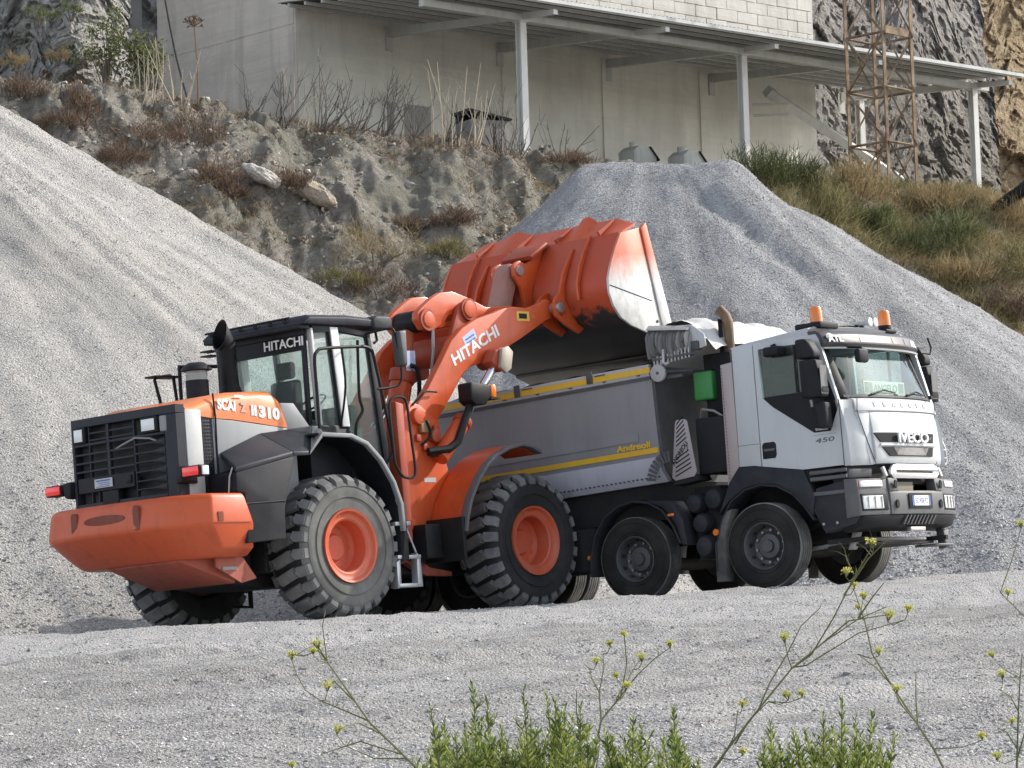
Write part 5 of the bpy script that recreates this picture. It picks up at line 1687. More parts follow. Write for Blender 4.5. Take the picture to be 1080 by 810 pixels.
# ---- wheels
def truck_wheel(x, y, s, dual=False, spin=0.0):
    c = (x, y, 0.545)
    R, Wd = 0.555, 0.155
    rim = [(0.0, 0.055), (0.075, 0.055), (0.085, 0.02), (0.155, 0.012), (0.165, -0.02), (0.20, -0.055), (0.225, -0.05), (0.245, -0.035), (0.262, 0.06), (0.278, 0.125), (0.292, 0.148), (0.302, 0.146), (0.302, 0.12), (0.285, 0.08), (0.28, -0.13), (0.20, -0.10), (0.0, -0.08)]
    if dual:
        rim = [(0.0, -0.02), (0.11, -0.02), (0.12, -0.09), (0.24, -0.10), (0.262, 0.06), (0.278, 0.125), (0.302, 0.146), (0.302, 0.12), (0.28, -0.13), (0.0, -0.12)]
    w = MB().lathe([(r, s * h) for r, h in rim], c, 1, 44).build('wheel', TRIM_W, TK, angle=32, weld=True)
    tp = [(0.295, -0.125), (0.315, -0.148), (0.40, -0.158), (0.48, -0.155), (0.525, -0.142), (0.545, -0.125), (0.545, 0.125), (0.525, 0.142), (0.48, 0.155), (0.40, 0.158), (0.315, 0.148), (0.295, 0.125)]
    MB().lathe(tp, c, 1, 60).build('tyre', TTYRE, w, angle=40)
    mb = MB()
    for q, (a, b) in enumerate(((-0.130, -0.085), (-0.072, -0.028), (-0.020, 0.020), (0.028, 0.072), (0.085, 0.130))):
        mb.lathe([(0.54, a), (R, a + 0.004), (R, b - 0.004), (0.54, b)], c, 1, 60)
    mb.build('tread_ribs', TTREAD, w, angle=30)
    mb = MB()
    for k in range(10):
        a = 2 * pi * k / 10 + spin
        r = 0.205 if not dual else 0.18
        h0 = -0.055 if not dual else -0.10
        mb.cyl((c[0] + r * cos(a), y + s * (h0 - 0.01), c[2] + r * sin(a)), (c[0] + r * cos(a), y + s * (h0 + 0.045), c[2] + r * sin(a)), 0.019, 6)
    mb.build('wheel_nuts', STEEL, w)
    mb = MB()
    for k in range(10):
        a = 2 * pi * (k + 0.5) / 10 + spin
        mb.cyl((c[0] + 0.268 * cos(a), y + s * 0.02, c[2] + 0.268 * sin(a)), (c[0] + 0.262 * cos(a), y + s * 0.078, c[2] + 0.262 * sin(a)), 0.026, 10)
    mb.build('hand_holes', CHASS, w)
    for rr_ in (0.345, 0.47):
        MB().lathe([(rr_, 0.0), (rr_ + 0.006, s * 0.007), (rr_ + 0.012, 0.0)], (x, y + s * 0.155, 0.545), 1, 48).build('bead_ring', TTYRE, w)


for x in (0.0, -2.0):
    for s in (-1, 1):
        truck_wheel(x, s * 1.02, s, False, 0.2 + x)
for x in (-4.75, -6.13):
    for s in (-1, 1):
        truck_wheel(x, s * 1.05, s, True, x)
        truck_wheel(x, s * 0.71, s, True, x)
for x in (0, -2.0, -4.75, -6.13):
    Tp(MB().tube([(x, -0.95, 0.50), (x, -0.3, 0.46), (x, 0.3, 0.46), (x, 0.95, 0.50)], 0.09, 10), 'axle', CHASS)

# ---- chassis
for s in (-1, 1):
    Tp(MB().box(-7.0, 1.25, s * 0.39, s * 0.46, 0.72, 1.02), 'chassis_rail', CHASS, 0.008)
    Tp(MB().band([(-0.75, 0.86), (-0.4, 0.72), (0, 0.67), (0.4, 0.72), (0.85, 0.86)], 1, s * 0.48, s * 0.57, 0.05), 'leaf_spring', CHASS)
for x in (-6.8, -5.4, -3.4, -1.0, 0.9):
    Tp(MB().box(x, x + 0.12, -0.39, 0.39, 0.76, 0.98), 'cross_member', CHASS)
Tp(MB().box(-1.4, 0.8, -0.38, 0.38, 0.55, 1.35), 'engine', CHASS, 0.05)
Tp(MB().box(-3.9, -2.65, -1.12, -0.55, 0.42, 1.02), 'fuel_tank', CHASS, 0.06, seg=3)
Tp(MB().box(-3.9, -2.65, 0.55, 1.12, 0.42, 1.02), 'tool_box', CHASS, 0.04)
Tp(MB().box(-6.9, -1.3, -0.95, 0.95, 1.03, 1.50), 'sub_frame', CHASS)
for (x, y, z) in ((0.78, -0.85, 0.52), (1.05, 0.75, 0.50)):
    Tp(MB().box(x, x + 0.55, y - 0.03, y + 0.03, z - 0.03, z + 0.03), 'steering_rod', CHASS)
Tp(MB().tube([(0.25, -0.75, 0.45), (1.2, -0.55, 0.52), (1.35, 0.6, 0.50)], 0.03, 8), 'drag_link', STEEL)
Tp(MB().prism([(1.02, 0.40), (1.12, 0.66), (1.22, 0.66), (1.10, 0.40)], 1, -0.80, -0.70), 'tow_bracket', STEEL, 0.01)
Tp(MB().box(0.7, 1.4, -0.75, 0.75, 0.44, 0.47), 'lower_guard', CHASS)
# step bar hung under the far corner of the bumper
Tp(MB().prism([(1.30, 0.62), (1.42, 0.62), (1.44, 0.38), (1.32, 0.36)], 1, 1.00, 1.12), 'kerb_step', BUMP, 0.015)
Tp(MB().box(1.18, 1.50, 0.62, 1.10, 0.40, 0.43), 'kerb_step_tread', BUMP, 0.012)

# ---- cab shell, built as panels round an open interior
YS = 1.215
NY = np.array([-1.215, -1.195, -1.12, -0.9, -0.55, -0.2, 0.2, 0.55, 0.9, 1.12, 1.195, 1.215])


def curved(name, mat, prof, y0, y1, bevel=0.0, k=0.20, n=14, rnd=0.0, angle=38):
    """closed x-z profile swept across the cab along its bowed front"""
    secs = []
    for i in range(n + 1):
        y = y0 + (y1 - y0) * i / n
        secs.append([Vector((x + bowx(y, k) * w, y, z)) for x, z, w in prof])
    return Tp(MB().loft(secs), name, mat, bevel, angle=angle)


# front panel below the windscreen: flap, lower mask
curved('front_flap', WHITE, [(1.545, 2.13, 1), (1.50, 2.285, 1), (1.44, 2.31, 1), (1.30, 2.31, 1), (1.36, 2.13, 1)], -0.985, 1.215, 0.012)
curved('front_mask', WHITE, [(1.60, 1.53, 1), (1.595, 1.72, 1), (1.575, 1.95, 1), (1.548, 2.122, 1), (1.36, 2.122, 1), (1.40, 1.45, 1), (1.58, 1.45, 1)], -0.78, 1.0, 0.012)
# tapering edge of the mask towards the near corner
for s in (-1, 1):
    e0 = -0.985 if s < 0 else 1.215
    Tp(MB().hexa([(1.42, -s * -0.785, 1.45), (1.575 + bowx(0.785), s * 0.785, 1.45), (1.545 + bowx(0.985), s * 0.985, 2.122), (1.36, s * 0.985, 2.122)] if False else
                 [(1.40, s * 0.783, 1.45), (1.58 + bowx(0.785), s * 0.783, 1.45), (1.50, s * 0.86, 1.45), (1.38, s * 0.86, 1.45)],
                 [(1.36, s * 0.783, 2.122), (1.548 + bowx(0.785), s * 0.783, 2.122), (1.545 + bowx(0.985), s * 0.985, 2.122), (1.36, s * 0.985, 2.122)]), 'mask_edge', WHITE, 0.006)
# near and far corner panels
for s in (-1, 1):
    rows = []
    for z, dx in ((1.44, 0.05), (1.55, 0.055), (1.80, 0.045), (2.05, 0.01), (2.28, -0.045)):
        yi = 0.80 + (1.0 - 0.80) * (z - 1.44) / 0.70
        yi = min(yi, 1.0)
        pts = [(1.52 + dx + bowx(yi), s * yi), (1.50 + dx + bowx(1.08), s * 1.08), (1.455 + dx + bowx(1.18), s * 1.175), (1.36 + dx, s * 1.212), (1.322, s * 1.216), (1.322, s * 1.10), (1.38, s * yi)]
        rows.append([Vector((x, y, z)) for x, y in pts])
    Tp(MB().loft(rows), 'corner_panel', WHITE, 0.012, angle=50)
    if s > 0:
        fr = [(1.28, 1.43), (1.40, 1.44), (1.44, 1.50), (1.40, 1.70), (1.30, 1.83), (1.22, 1.86)]
        Tp(MB().prism([(y, z) for y, z in ((1.22, 1.44), (1.36, 1.46), (1.40, 1.52), (1.38, 1.70), (1.29, 1.84), (1.22, 1.87))], 0, 1.30, 1.36), 'side_deflector', WHITE, 0.02)
        Tp(MB().prism([(y, z) for y, z in ((1.25, 1.49), (1.34, 1.50), (1.36, 1.55), (1.34, 1.68), (1.27, 1.79))], 0, 1.3615, 1.366), 'deflector_opening', BUMP)
        for z in (1.55, 1.66):
            Tp(MB().box(1.366, 1.372, 1.24, 1.36, z, z + 0.015), 'deflector_slat', WHITE)
# dark shut lines round the front mask
for s in (-1, 1):
    Tp(MB().tube([(1.568 + bowx(0.985), s * 0.992, 2.285), (1.552 + bowx(0.985), s * 0.988, 2.122), (1.566 + bowx(0.90), s * 0.89, 1.80), (1.59 + bowx(0.785), s * 0.785, 1.46)], 0.006, 5), 'shut_line', BUMP)
    Tp(MB().tube([(1.320, s * 1.2175, 1.455), (1.319, s * 1.2175, 1.8), (1.318, s * 1.2175, 2.25)], 0.006, 5), 'shut_line', BUMP)
secs = [Vector((1.556 + bowx(y), y, 2.126)) for y in np.linspace(-0.985, 0.985, 15)]
Tp(MB().tube(secs, 0.006, 5), 'shut_line', BUMP)
# grille openings
def front_patch(name, mat, ya0, ya1, yb0, yb1, z0, z1, d=0.012, off=0.0, bevel=0.004, n=8):
    """trapezoid on the mask: bottom edge ya0..ya1 at z0, top edge yb0..yb1 at z1"""
    def xm(z, y):
        return (1.60 - 0.062 * max(0, (z - 1.53)) ** 1.2 * 1.4) + bowx(y) + off
    secs = []
    for i in range(n + 1):
        t = i / n
        a, b = ya0 + (ya1 - ya0) * t, yb0 + (yb1 - yb0) * t
        secs.append([Vector((xm(z0, a) - d, a, z0)), Vector((xm(z0, a) + d, a, z0)), Vector((xm(z1, b) + d, b, z1)), Vector((xm(z1, b) - d, b, z1))])
    return Tp(MB().loft(secs), name, mat, bevel, seg=1)


MESHG = paint('grille_mesh', (0.11, 0.105, 0.10), 0.6, 0.2, 0.3, grime=0.2)
front_patch('grille_slot', CHASS, -0.68, 0.66, -0.78, 0.72, 1.725, 1.84, 0.014, 0.006)
front_patch('grille_slot', CHASS, -0.52, 0.58, -0.66, 0.64, 1.545, 1.665, 0.014, 0.004)
front_patch('grille_lip', WHITE, -0.70, 0.72, -0.68, 0.70, 1.676, 1.710, 0.014, 0.012)
front_patch('grille_lip', WHITE, -0.80, 0.74, -0.79, 0.73, 1.843, 1.862, 0.012, 0.006)
for a, b in ((-0.68, -0.48), (0.46, 0.64)):
    front_patch('mesh_insert', MESHG, a, b, a - 0.03, b + 0.01, 1.735, 1.83, 0.004, 0.014, 0, 3)
mb = MB()
for k in range(34):
    y = -0.36 + k * 0.022
    for q in range(2):
        y2 = y + (0.085 if q else -0.085)
        if -0.44 < y2 < 0.50:
            a, b = min(max(y, -0.45), 0.50), min(max(y2, -0.45), 0.50)
            xa = 1.60 + bowx((a + b) / 2) + 0.012
            mb.hexa([(xa, a, 1.555), (xa, a + 0.006, 1.555), (xa + 0.006, a + 0.006, 1.555), (xa + 0.006, a, 1.555)], [(xa - 0.004, b, 1.655), (xa - 0.004, b + 0.006, 1.655), (xa + 0.002, b + 0.006, 1.655), (xa + 0.002, b, 1.655)])
Tp(mb, 'wire_mesh', STEEL)
lettering('IVECO', 0.172, WHITE_L, TK, (1.636, 0.03, 1.722), (0, 1, 0), (0, 0, 1), bold=0.004, width=0.76, thick=0.012, center=True)
for k, ch in enumerate('TRAKKER'):
    y = -0.66 + k * 0.21
    lettering(ch, 0.085, PALEP, TK, (1.530 + bowx(y), y, 2.185), (bowx(y + 0.05) - bowx(y - 0.05), 0.1, 0), (-0.25, 0, 1), thick=0.006, bold=0.003)

# windscreen band and screen
def screen_x(z, y):
    return 1.465 - (z - 2.31) * 0.40 + bowx(y, 0.20 - 0.02 * (z - 2.3))


def screen_quad(name, mat, y0, y1, z0, z1, th=0.008, off=0.0, n=12):
    secs = []
    for i in range(n + 1):
        y = y0 + (y1 - y0) * i / n
        secs.append([Vector((screen_x(z0, y) + off, y, z0)), Vector((screen_x(z1, y) + off, y, z1)), Vector((screen_x(z1, y) + off - th, y, z1)), Vector((screen_x(z0, y) + off - th, y, z0))])
    return Tp(MB().loft(secs), name, mat, 0, angle=30)


screen_quad('windscreen', WGLASS, -1.07, 1.07, 2.335, 3.02)
for s in (-1, 1):
    secs = []
    for z in (2.31, 2.5, 2.7, 2.9, 3.06):
        xo = screen_x(z, 1.07)
        secs.append([Vector((screen_x(z, 0.99) + 0.006, s * 0.99, z)), Vector((xo + 0.008, s * 1.07, z)), Vector((xo - 0.04, s * 1.155, z)), Vector((xo - 0.10, s * 1.205, z)), Vector((xo - 0.16, s * 1.205, z)), Vector((xo - 0.15, s * 1.14, z)), Vector((xo - 0.03, s * 1.0, z))])
    Tp(MB().loft(secs), 'screen_pillar', TBLK, 0.006, angle=60)
curved('screen_sill', TBLK, [(1.475, 2.312, 1), (1.46, 2.345, 1), (1.40, 2.345, 1), (1.40, 2.312, 1)], -1.09, 1.09)
for y0, dy in ((-0.62, 0.62), (0.25, 0.62)):
    a = Vector((screen_x(2.35, y0) + 0.03, y0, 2.35))
    b = Vector((screen_x(2.40, y0 + dy) + 0.02, y0 + dy, 2.375))
    wp = Tp(MB().tube([a, a.lerp(b, 0.5) + Vector((0.015, 0, 0.045)), b], [0.014, 0.012, 0.008], 6), 'wiper', TBLK)
    MB().box(a.x - 0.02, a.x + 0.02, y0 + dy - 0.03, y0 + dy + 0.03, 2.31, 2.36).build('wiper_pivot', TBLK, wp)
# visor and roof
curved('sun_visor', VISOR, [(1.33, 2.965, 1), (1.355, 3.02, 1), (1.31, 3.14, 1), (1.24, 3.185, 1), (1.12, 3.19, 1), (1.16, 3.0, 1)], -1.21, 1.21, 0.015, n=20)
curved('visor_lip', PALEP, [(1.345, 2.945, 1), (1.352, 2.966, 1), (1.16, 2.99, 1), (1.16, 2.97, 1)], -1.19, 1.19, n=20)
for y in (-0.98, 0.98):
    lettering('ATL', 0.115, WHITE_L, TK, (1.352 + bowx(y), y - 0.03, 3.035), (bowx(y + 0.1) - bowx(y - 0.1), 0.2, 0), (-0.30, 0, 1), bold=0.005, thick=0.006, center=True, width=0.26)
for y0, y1 in ((-0.55, 0.18), (0.24, 0.52), (0.60, 0.72)):
    secs = []
    for i in range(6):
        y = y0 + (y1 - y0) * i / 5
        secs.append([Vector((1.353 + bowx(y), y, 3.035)), Vector((1.320 + bowx(y), y, 3.125)), Vector((1.31 + bowx(y), y, 3.125)), Vector((1.343 + bowx(y), y, 3.035))])
    Tp(MB().loft(secs), 'visor_panel', paint('visor_panel', (0.045, 0.040, 0.046), 0.35, dust=0.12), 0)
Tp(MB().lathe([(0.0, 0.03), (0.03, 0.028), (0.048, 0.0), (0.0, -0.01)], (0, 0, 0), 0, 16, Matrix.Translation((1.325 + bowx(-1.08), -1.08, 3.105)) @ Matrix.Diagonal((1, 1.7, 0.9, 1))), 'marker_lamp', CLEAR)
ROOFM = paint('roof_grey_white', (0.50, 0.52, 0.54), 0.4, dust=0.25)
secs = []
for x, z1 in ((-0.23, 3.15), (-0.10, 3.17), (0.6, 3.235), (0.95, 3.26), (1.12, 3.245)):
    secs.append([Vector((x + (bowx(y) if x > 1 else 0), y, z)) for y, z in ((-1.16, 3.08), (-1.215, 3.11), (-1.20, z1 - 0.03), (-1.05, z1), (0, z1 + 0.02), (1.05, z1), (1.20, z1 - 0.03), (1.215, 3.11), (1.16, 3.08))])
Tp(MB().loft(secs), 'cab_roof', ROOFM, 0.0, angle=50)
Tp(MB().box(0.66, 1.05, -1.05, -0.60, 3.235, 3.315), 'beacon_base', TBLK, 0.02)
Tp(MB().box(0.80, 1.05, 0.62, 0.90, 3.235, 3.29), 'beacon_base', TBLK, 0.02)
for (x, y) in ((0.82, -0.76), (0.95, 0.75)):
    b_ = Tp(MB().cyl((x, y, 3.30), (x, y, 3.345), 0.085, 18), 'beacon_foot', TBLK)
    MB().lathe([(0.0, 0.20), (0.06, 0.195), (0.075, 0.17), (0.082, 0.02), (0.082, 0.0), (0.0, 0.0)], (x, y, 3.345), 2, 20).build('beacon', AMBER, b_)
for y in (0.22, 0.36):
    hn = Tp(MB().tube([(0.75, y, 3.36), (0.95, y, 3.36), (1.05, y, 3.365)], [0.018, 0.026, 0.062], 14), 'horn', PALEP)
    MB().box(0.80, 0.86, y - 0.015, y + 0.015, 3.24, 3.36).build('horn_stay', TBLK, hn)
Tp(MB().tube([(0.80, -0.22, 3.31), (0.82, 0.0, 3.33), (0.84, 0.25, 3.33)], 0.016, 6), 'horn_pipe', TBLK)
# sides: rear quarter, door, black window surround, panes
for s in (-1, 1):
    yo, yi = s * YS, s * (YS - 0.05)
    q = Tp(MB().prism([(-0.23, 1.58), (-0.21, 3.12), (0.105, 3.135), (0.095, 1.55), (0.0, 1.575)], 1, yi, yo), 'rear_quarter', WHITE, 0.006)
    MB().box(-0.226, 0.09, s * (YS + 0.0005), s * (YS + 0.002), 1.845, 1.851).build('panel_seam', BUMP, q)
    door = Tp(MB().prism([(0.112, 1.555), (0.50, 1.49), (0.71, 1.455), (1.315, 1.455), (1.315, 2.22), (1.165, 1.90), (0.92, 1.90), (0.34, 2.29), (0.20, 2.42), (0.185, 3.05), (1.02, 3.05), (1.295, 2.22), (1.315, 2.26), (1.10, 3.07), (1.06, 3.14), (0.118, 3.135)], 1, yi, yo), 'door', WHITE, 0.0)
    MB().prism([(0.20, 2.42), (0.34, 2.29), (0.92, 1.90), (1.165, 1.90), (1.255, 2.20), (1.02, 3.04), (0.90, 3.04), (0.90, 2.44)], 1, s * (YS - 0.045), s * (YS - 0.008)).build('black_panel', TBLK, door)
    MB().prism([(0.186, 3.04), (0.20, 2.43), (0.90, 2.44), (0.90, 3.04)], 1, s * (YS - 0.035), s * (YS - 0.028)).build('door_pane', SGLASS, door)
    MB().box(0.70, 0.73, s * (YS - 0.04), s * (YS - 0.01), 2.44, 3.04).build('pane_divider', TBLK, door)
    MB().prism([(0.13, 1.64), (0.13, 1.82), (0.16, 1.855), (0.32, 1.855), (0.345, 1.82), (0.345, 1.68), (0.32, 1.64)], 1, s * (YS - 0.02), s * (YS + 0.004)).build('door_handle', TBLK, door, bevel=0.01)
    MB().box(0.16, 0.32, s * (YS + 0.004), s * (YS + 0.012), 1.74, 1.77).build('handle_bar', TRIM_W, door)
    MB().box(0.90, 1.24, s * (YS + 0.0005), s * (YS + 0.002), 1.865, 1.868).build('panel_seam', BUMP, door)
    if s < 0:
        lettering('450', 0.085, TRIM_W, door, (0.92, -YS - 0.0015, 1.765), (1, 0, 0.02), (0, 0, 1), bold=0.0, width=0.28, shear=0.15)
        lettering('trakker', 0.05, PALEP, door, (0.94, -YS + 0.006, 1.925), (1, 0, 0), (0, 0, 1), bold=0.002, width=0.20)
    Tp(MB().box(-0.20, 1.10, s * 1.10, s * 1.19, 3.06, 3.135), 'roof_rail', WHITE, 0.01)
Tp(MB().box(-0.23, -0.17, -1.17, 1.17, 1.55, 3.12), 'cab_rear_wall', TBLK)
Tp(MB().box(-0.17, 1.30, -1.16, 1.16, 1.45, 1.56), 'cab_floor', TBLK)
# interior
Tp(MB().prism([(0.95, 1.9), (1.38, 1.95), (1.36, 2.31), (1.24, 2.36), (1.0, 2.26)], 1, -1.05, 1.05), 'dashboard', paint('dash_grey', (0.10, 0.11, 0.11), 0.7, dust=0.1), 0.04)
for y in (-0.62, 0.62):
    st_ = Tp(MB().prism([(0.10, 2.0), (0.02, 2.72), (0.14, 2.74), (0.26, 2.05)], 1, y - 0.26, y + 0.26), 'cab_seat', SEAT, 0.05)
    MB().box(0.14, 0.62, y - 0.27, y + 0.27, 1.85, 2.03).build('cushion', SEAT, st_, bevel=0.05)
    MB().prism([(0.03, 2.76), (0.02, 2.94), (0.12, 2.95), (0.14, 2.78)], 1, y - 0.15, y + 0.15).build('head_rest', SEAT, st_, bevel=0.03)
Tp(MB().lathe([(0.21, 0.0), (0.225, 0.015), (0.24, 0.0), (0.225, -0.015)], (0, 0, 0), 2, 24, Matrix.Translation((0.86, 0.62, 2.42)) @ Matrix.Rotation(radians(-50), 4, 'Y')), 'steering_wheel', TBLK)
sg = Tp(MB().prism([(-0.62, 2.365), (0.42, 2.365), (0.42, 2.535), (-0.62, 2.535)], 0, 1.335, 1.35), 'name_sign', SIGNP, 0.004)
MB().prism([(-0.59, 2.385), (-0.40, 2.385), (-0.40, 2.515), (-0.59, 2.515)], 0, 1.3505, 1.353).build('sign_end', SIGNG, sg)
MB().prism([(0.26, 2.385), (0.39, 2.385), (0.39, 2.515), (0.26, 2.515)], 0, 1.3505, 1.353).build('sign_end', SIGNG, sg)
lettering('ANGELO', 0.135, SIGNG, sg, (1.3525, -0.07, 2.40), (0, 1, 0), (0, 0, 1), bold=0.003, width=0.60, center=True, thick=0.002)
# mirrors
for s in (-1, 1):
    ma = Tp(MB().tube([(1.02, s * 1.22, 3.02), (1.06, s * 1.38, 3.03), (1.10, s * 1.44, 2.95)], 0.028, 7), 'mirror_arm', TBLK)
    m1 = MB().loft([[Vector((x, s * y, z)) for x, y in ((0.98, 1.32), (0.96, 1.52), (1.10, 1.56), (1.24 + e, 1.50), (1.24 + e, 1.32))] for z, e in ((2.32, 0.0), (2.40, 0.02), (2.78, -0.04), (2.80, -0.05))])
    m1.build('mirror', TBLK, ma, bevel=0.03, seg=3)
    m2 = MB().loft([[Vector((x, s * y, z)) for x, y in ((0.94, 1.32), (0.92, 1.52), (1.06, 1.56), (1.18 + e, 1.50), (1.18 + e, 1.32))] for z, e in ((2.82, 0.0), (2.90, 0.0), (3.02, -0.06), (3.07, -0.10))])
    m2.build('wide_mirror', TBLK, ma, bevel=0.03, seg=3)
    m3 = MB().loft([[Vector((x, s * y, z)) for x, y in ((1.08, 1.26), (1.07, 1.44), (1.16, 1.48), (1.24, 1.42), (1.24, 1.26))] for z in (1.93, 2.26)])
    m3.build('lower_mirror_bracket', TBLK, ma, bevel=0.03)
    MB().tube([(1.00, s * 1.36, 2.31), (1.00, s * 1.34, 2.22)], 0.02, 6).build('mirror_stay', STEEL, ma)
    MB().box(1.245, 1.252, s * 1.34, s * 1.50, 2.36, 2.72).build('mirror_edge', TRIM_W, ma)
Tp(MB().loft([[Vector((x, y, z)) for x, y in ((0.34, -1.36), (0.30, -1.22), (0.62, -1.22), (0.58, -1.38))] for z in (2.93, 3.05)]), 'kerb_mirror', TBLK, 0.03)
Tp(MB().tube([(0.45, -1.22, 3.08), (0.45, -1.30, 3.06), (0.45, -1.30, 3.0)], 0.018, 6), 'kerb_mirror_arm', TBLK)
fm = Tp(MB().tube([(1.32 + bowx(0.9), -0.80, 2.97), (1.50, -0.84, 2.93), (1.52, -0.86, 2.88)], 0.018, 6), 'front_mirror_arm', TBLK)
MB().loft([[Vector((x, y, z)) for x, y in ((1.44, -0.96), (1.44, -0.72), (1.53, -0.72), (1.53, -0.96))] for z in (2.74, 2.92)]).build('front_mirror', TBLK, fm, bevel=0.035)
Tp(MB().tube([(1.20, 1.20, 2.97), (1.22, 1.42, 2.96), (1.22, 1.46, 3.05), (1.19, 1.44, 3.18)], 0.014, 6), 'aerial_bracket', TBLK)

# ---- lower front: radiator guard, bumper, lamps
curved('lower_void', CHASS, [(1.50, 1.20, 1), (1.50, 1.448, 1), (1.30, 1.448, 1), (1.30, 1.20, 1)], -1.18, 1.18)
gd = [(-0.62, 1.30), (-0.54, 1.42), (-0.46, 1.44), (0.48, 1.44), (0.56, 1.42), (0.60, 1.34), (0.54, 1.25), (-0.50, 1.25)]
mb = MB().prism([(-0.62, 1.36), (-0.54, 1.425), (-0.46, 1.44), (0.50, 1.44), (0.58, 1.41), (0.62, 1.35), (0.62, 1.395 - 0.03), (-0.62, 1.395 - 0.03)], 0, 1.60, 1.635)
mb.prism([(-0.62, 1.315), (-0.55, 1.26), (0.55, 1.255), (0.62, 1.315), (0.62, 1.325), (-0.62, 1.325)], 0, 1.60, 1.635)
mb.box(1.60, 1.635, -0.62, -0.47, 1.325, 1.365)
mb.box(1.60, 1.635, 0.46, 0.62, 1.325, 1.365)
Tp(mb, 'guard_frame', ALU, 0.006)
Tp(MB().box(1.585, 1.60, -0.47, 0.46, 1.32, 1.40), 'radiator_slot', paint('radiator_tan', (0.30, 0.27, 0.20), 0.7), 0)
for y in (-0.70, 0.72):
    Tp(MB().tube([(1.50, y, 1.22), (1.60, y, 1.30), (1.56, y, 1.40)], 0.035, 8), 'guard_hinge', STEEL)
curved('cab_step_panel', BUMP, [(1.53, 1.285, 1), (1.54, 1.40, 1), (1.40, 1.42, 1), (1.40, 1.285, 1)], -1.18, -0.80, 0.015, n=5)


def bumper_part(name, mat, prof, y0, y1, bevel=0.01, n=8):
    return curved(name, mat, prof, y0, y1, bevel, 0.15, n)


FB = [(1.655, 0.80, 1), (1.655, 0.90, 1), (1.64, 1.12, 1), (1.63, 1.26, 1), (1.45, 1.275, 1), (1.45, 0.78, 1)]
bumper_part('bumper_end', BUMP, FB, -1.235, -0.685)
bumper_part('bumper_end', BUMP, FB, 0.685, 1.235)
bumper_part('bumper_centre', BUMP, [(1.668, 0.80, 1), (1.668, 1.06, 1), (1.655, 1.10, 1), (1.50, 1.10, 1), (1.50, 0.80, 1)], -0.68, 0.68)
bumper_part('bumper_horn', BUMP, [(1.668, 1.095, 1), (1.645, 1.265, 1), (1.52, 1.265, 1), (1.52, 1.095, 1)], -0.68, -0.48)
bumper_part('bumper_horn', BUMP, [(1.668, 1.095, 1), (1.645, 1.265, 1), (1.52, 1.265, 1), (1.52, 1.095, 1)], 0.48, 0.68)
bumper_part('tow_recess', paint('recess_tan', (0.22, 0.19, 0.14), 0.8, dust=0.3), [(1.56, 1.08, 1), (1.56, 1.22, 1), (1.50, 1.22, 1), (1.50, 1.08, 1)], -0.48, 0.05)
bumper_part('bumper_spoiler', TBLK, [(1.655, 0.795, 1), (1.60, 0.665, 1), (1.35, 0.60, 1), (1.30, 0.785, 1)], -1.18, 1.18, 0.015, 10)
for k in range(9):
    y = -0.40 + 0.09 * k
    Tp(MB().hexa([(1.615, y, 0.675), (1.615, y + 0.03, 0.675), (1.63, y + 0.03, 0.672), (1.63, y, 0.672)], [(1.655, y + 0.05, 0.79), (1.655, y + 0.08, 0.79), (1.672, y + 0.08, 0.787), (1.672, y + 0.05, 0.787)]), 'spoiler_rib', BUMP)
for s, (a, b) in ((-1, (-1.19, -0.80)), (1, (0.82, 1.19))):
    bumper_part('marker_light', CLEAR, [(1.655, 1.155, 1), (1.648, 1.235, 1), (1.60, 1.235, 1), (1.60, 1.155, 1)], a, b, 0.006)
for s, (a, b) in ((-1, (-1.20, -0.72)), (1, (0.72, 1.20))):
    bumper_part('headlight_surround', TBLK, [(1.663, 0.855, 1), (1.655, 1.07, 1), (1.60, 1.07, 1), (1.60, 0.855, 1)], a, b, 0.008)
    hl = bumper_part('headlight', CLEAR, [(1.672, 0.875, 1), (1.664, 1.045, 1), (1.61, 1.045, 1), (1.61, 0.875, 1)], a + 0.02, b - 0.10, 0.012)
    for q in (0.2, 0.45, 0.7):
        y = a + (b - a) * q
        MB().box(1.664 + bowx(y, 0.15), 1.68 + bowx(y, 0.15), y, y + 0.02, 0.885, 1.035).build('lamp_rib', STEEL, hl)
for (y, z) in ((-0.58, 1.18), (0.58, 1.18), (-0.56, 0.93), (0.56, 0.93)):
    Tp(MB().prism([(y + 0.035 * cos(a), z + 0.055 * sin(a)) for a in np.linspace(0, 2 * pi, 12, endpoint=False)], 0, 1.655, 1.672), 'tow_hole', CHASS)
np_ = Tp(MB().box(1.672, 1.684, -0.29, 0.30, 0.870, 1.065), 'plate_holder', CHASS, 0.006)
MB().box(1.6845, 1.689, -0.22, 0.24, 0.905, 1.035).build('number_plate', WHITE_L, np_)
MB().box(1.6892, 1.6905, 0.195, 0.24, 0.905, 1.035).build('plate_band', BLUE, np_)
MB().box(1.6892, 1.6905, -0.22, -0.175, 0.905, 1.035).build('plate_band', BLUE, np_)
lettering('EC 458 PZ', 0.09, BLUE, np_, (1.6895, 0.01, 0.938), (0, 1, 0), (0, 0, 1), bold=0.001, width=0.32, center=True, thick=0.001)
Tp(MB().box(1.55, 1.62, -0.20, 0.18, 0.585, 0.64), 'front_tow_bar', STEEL, 0.01)
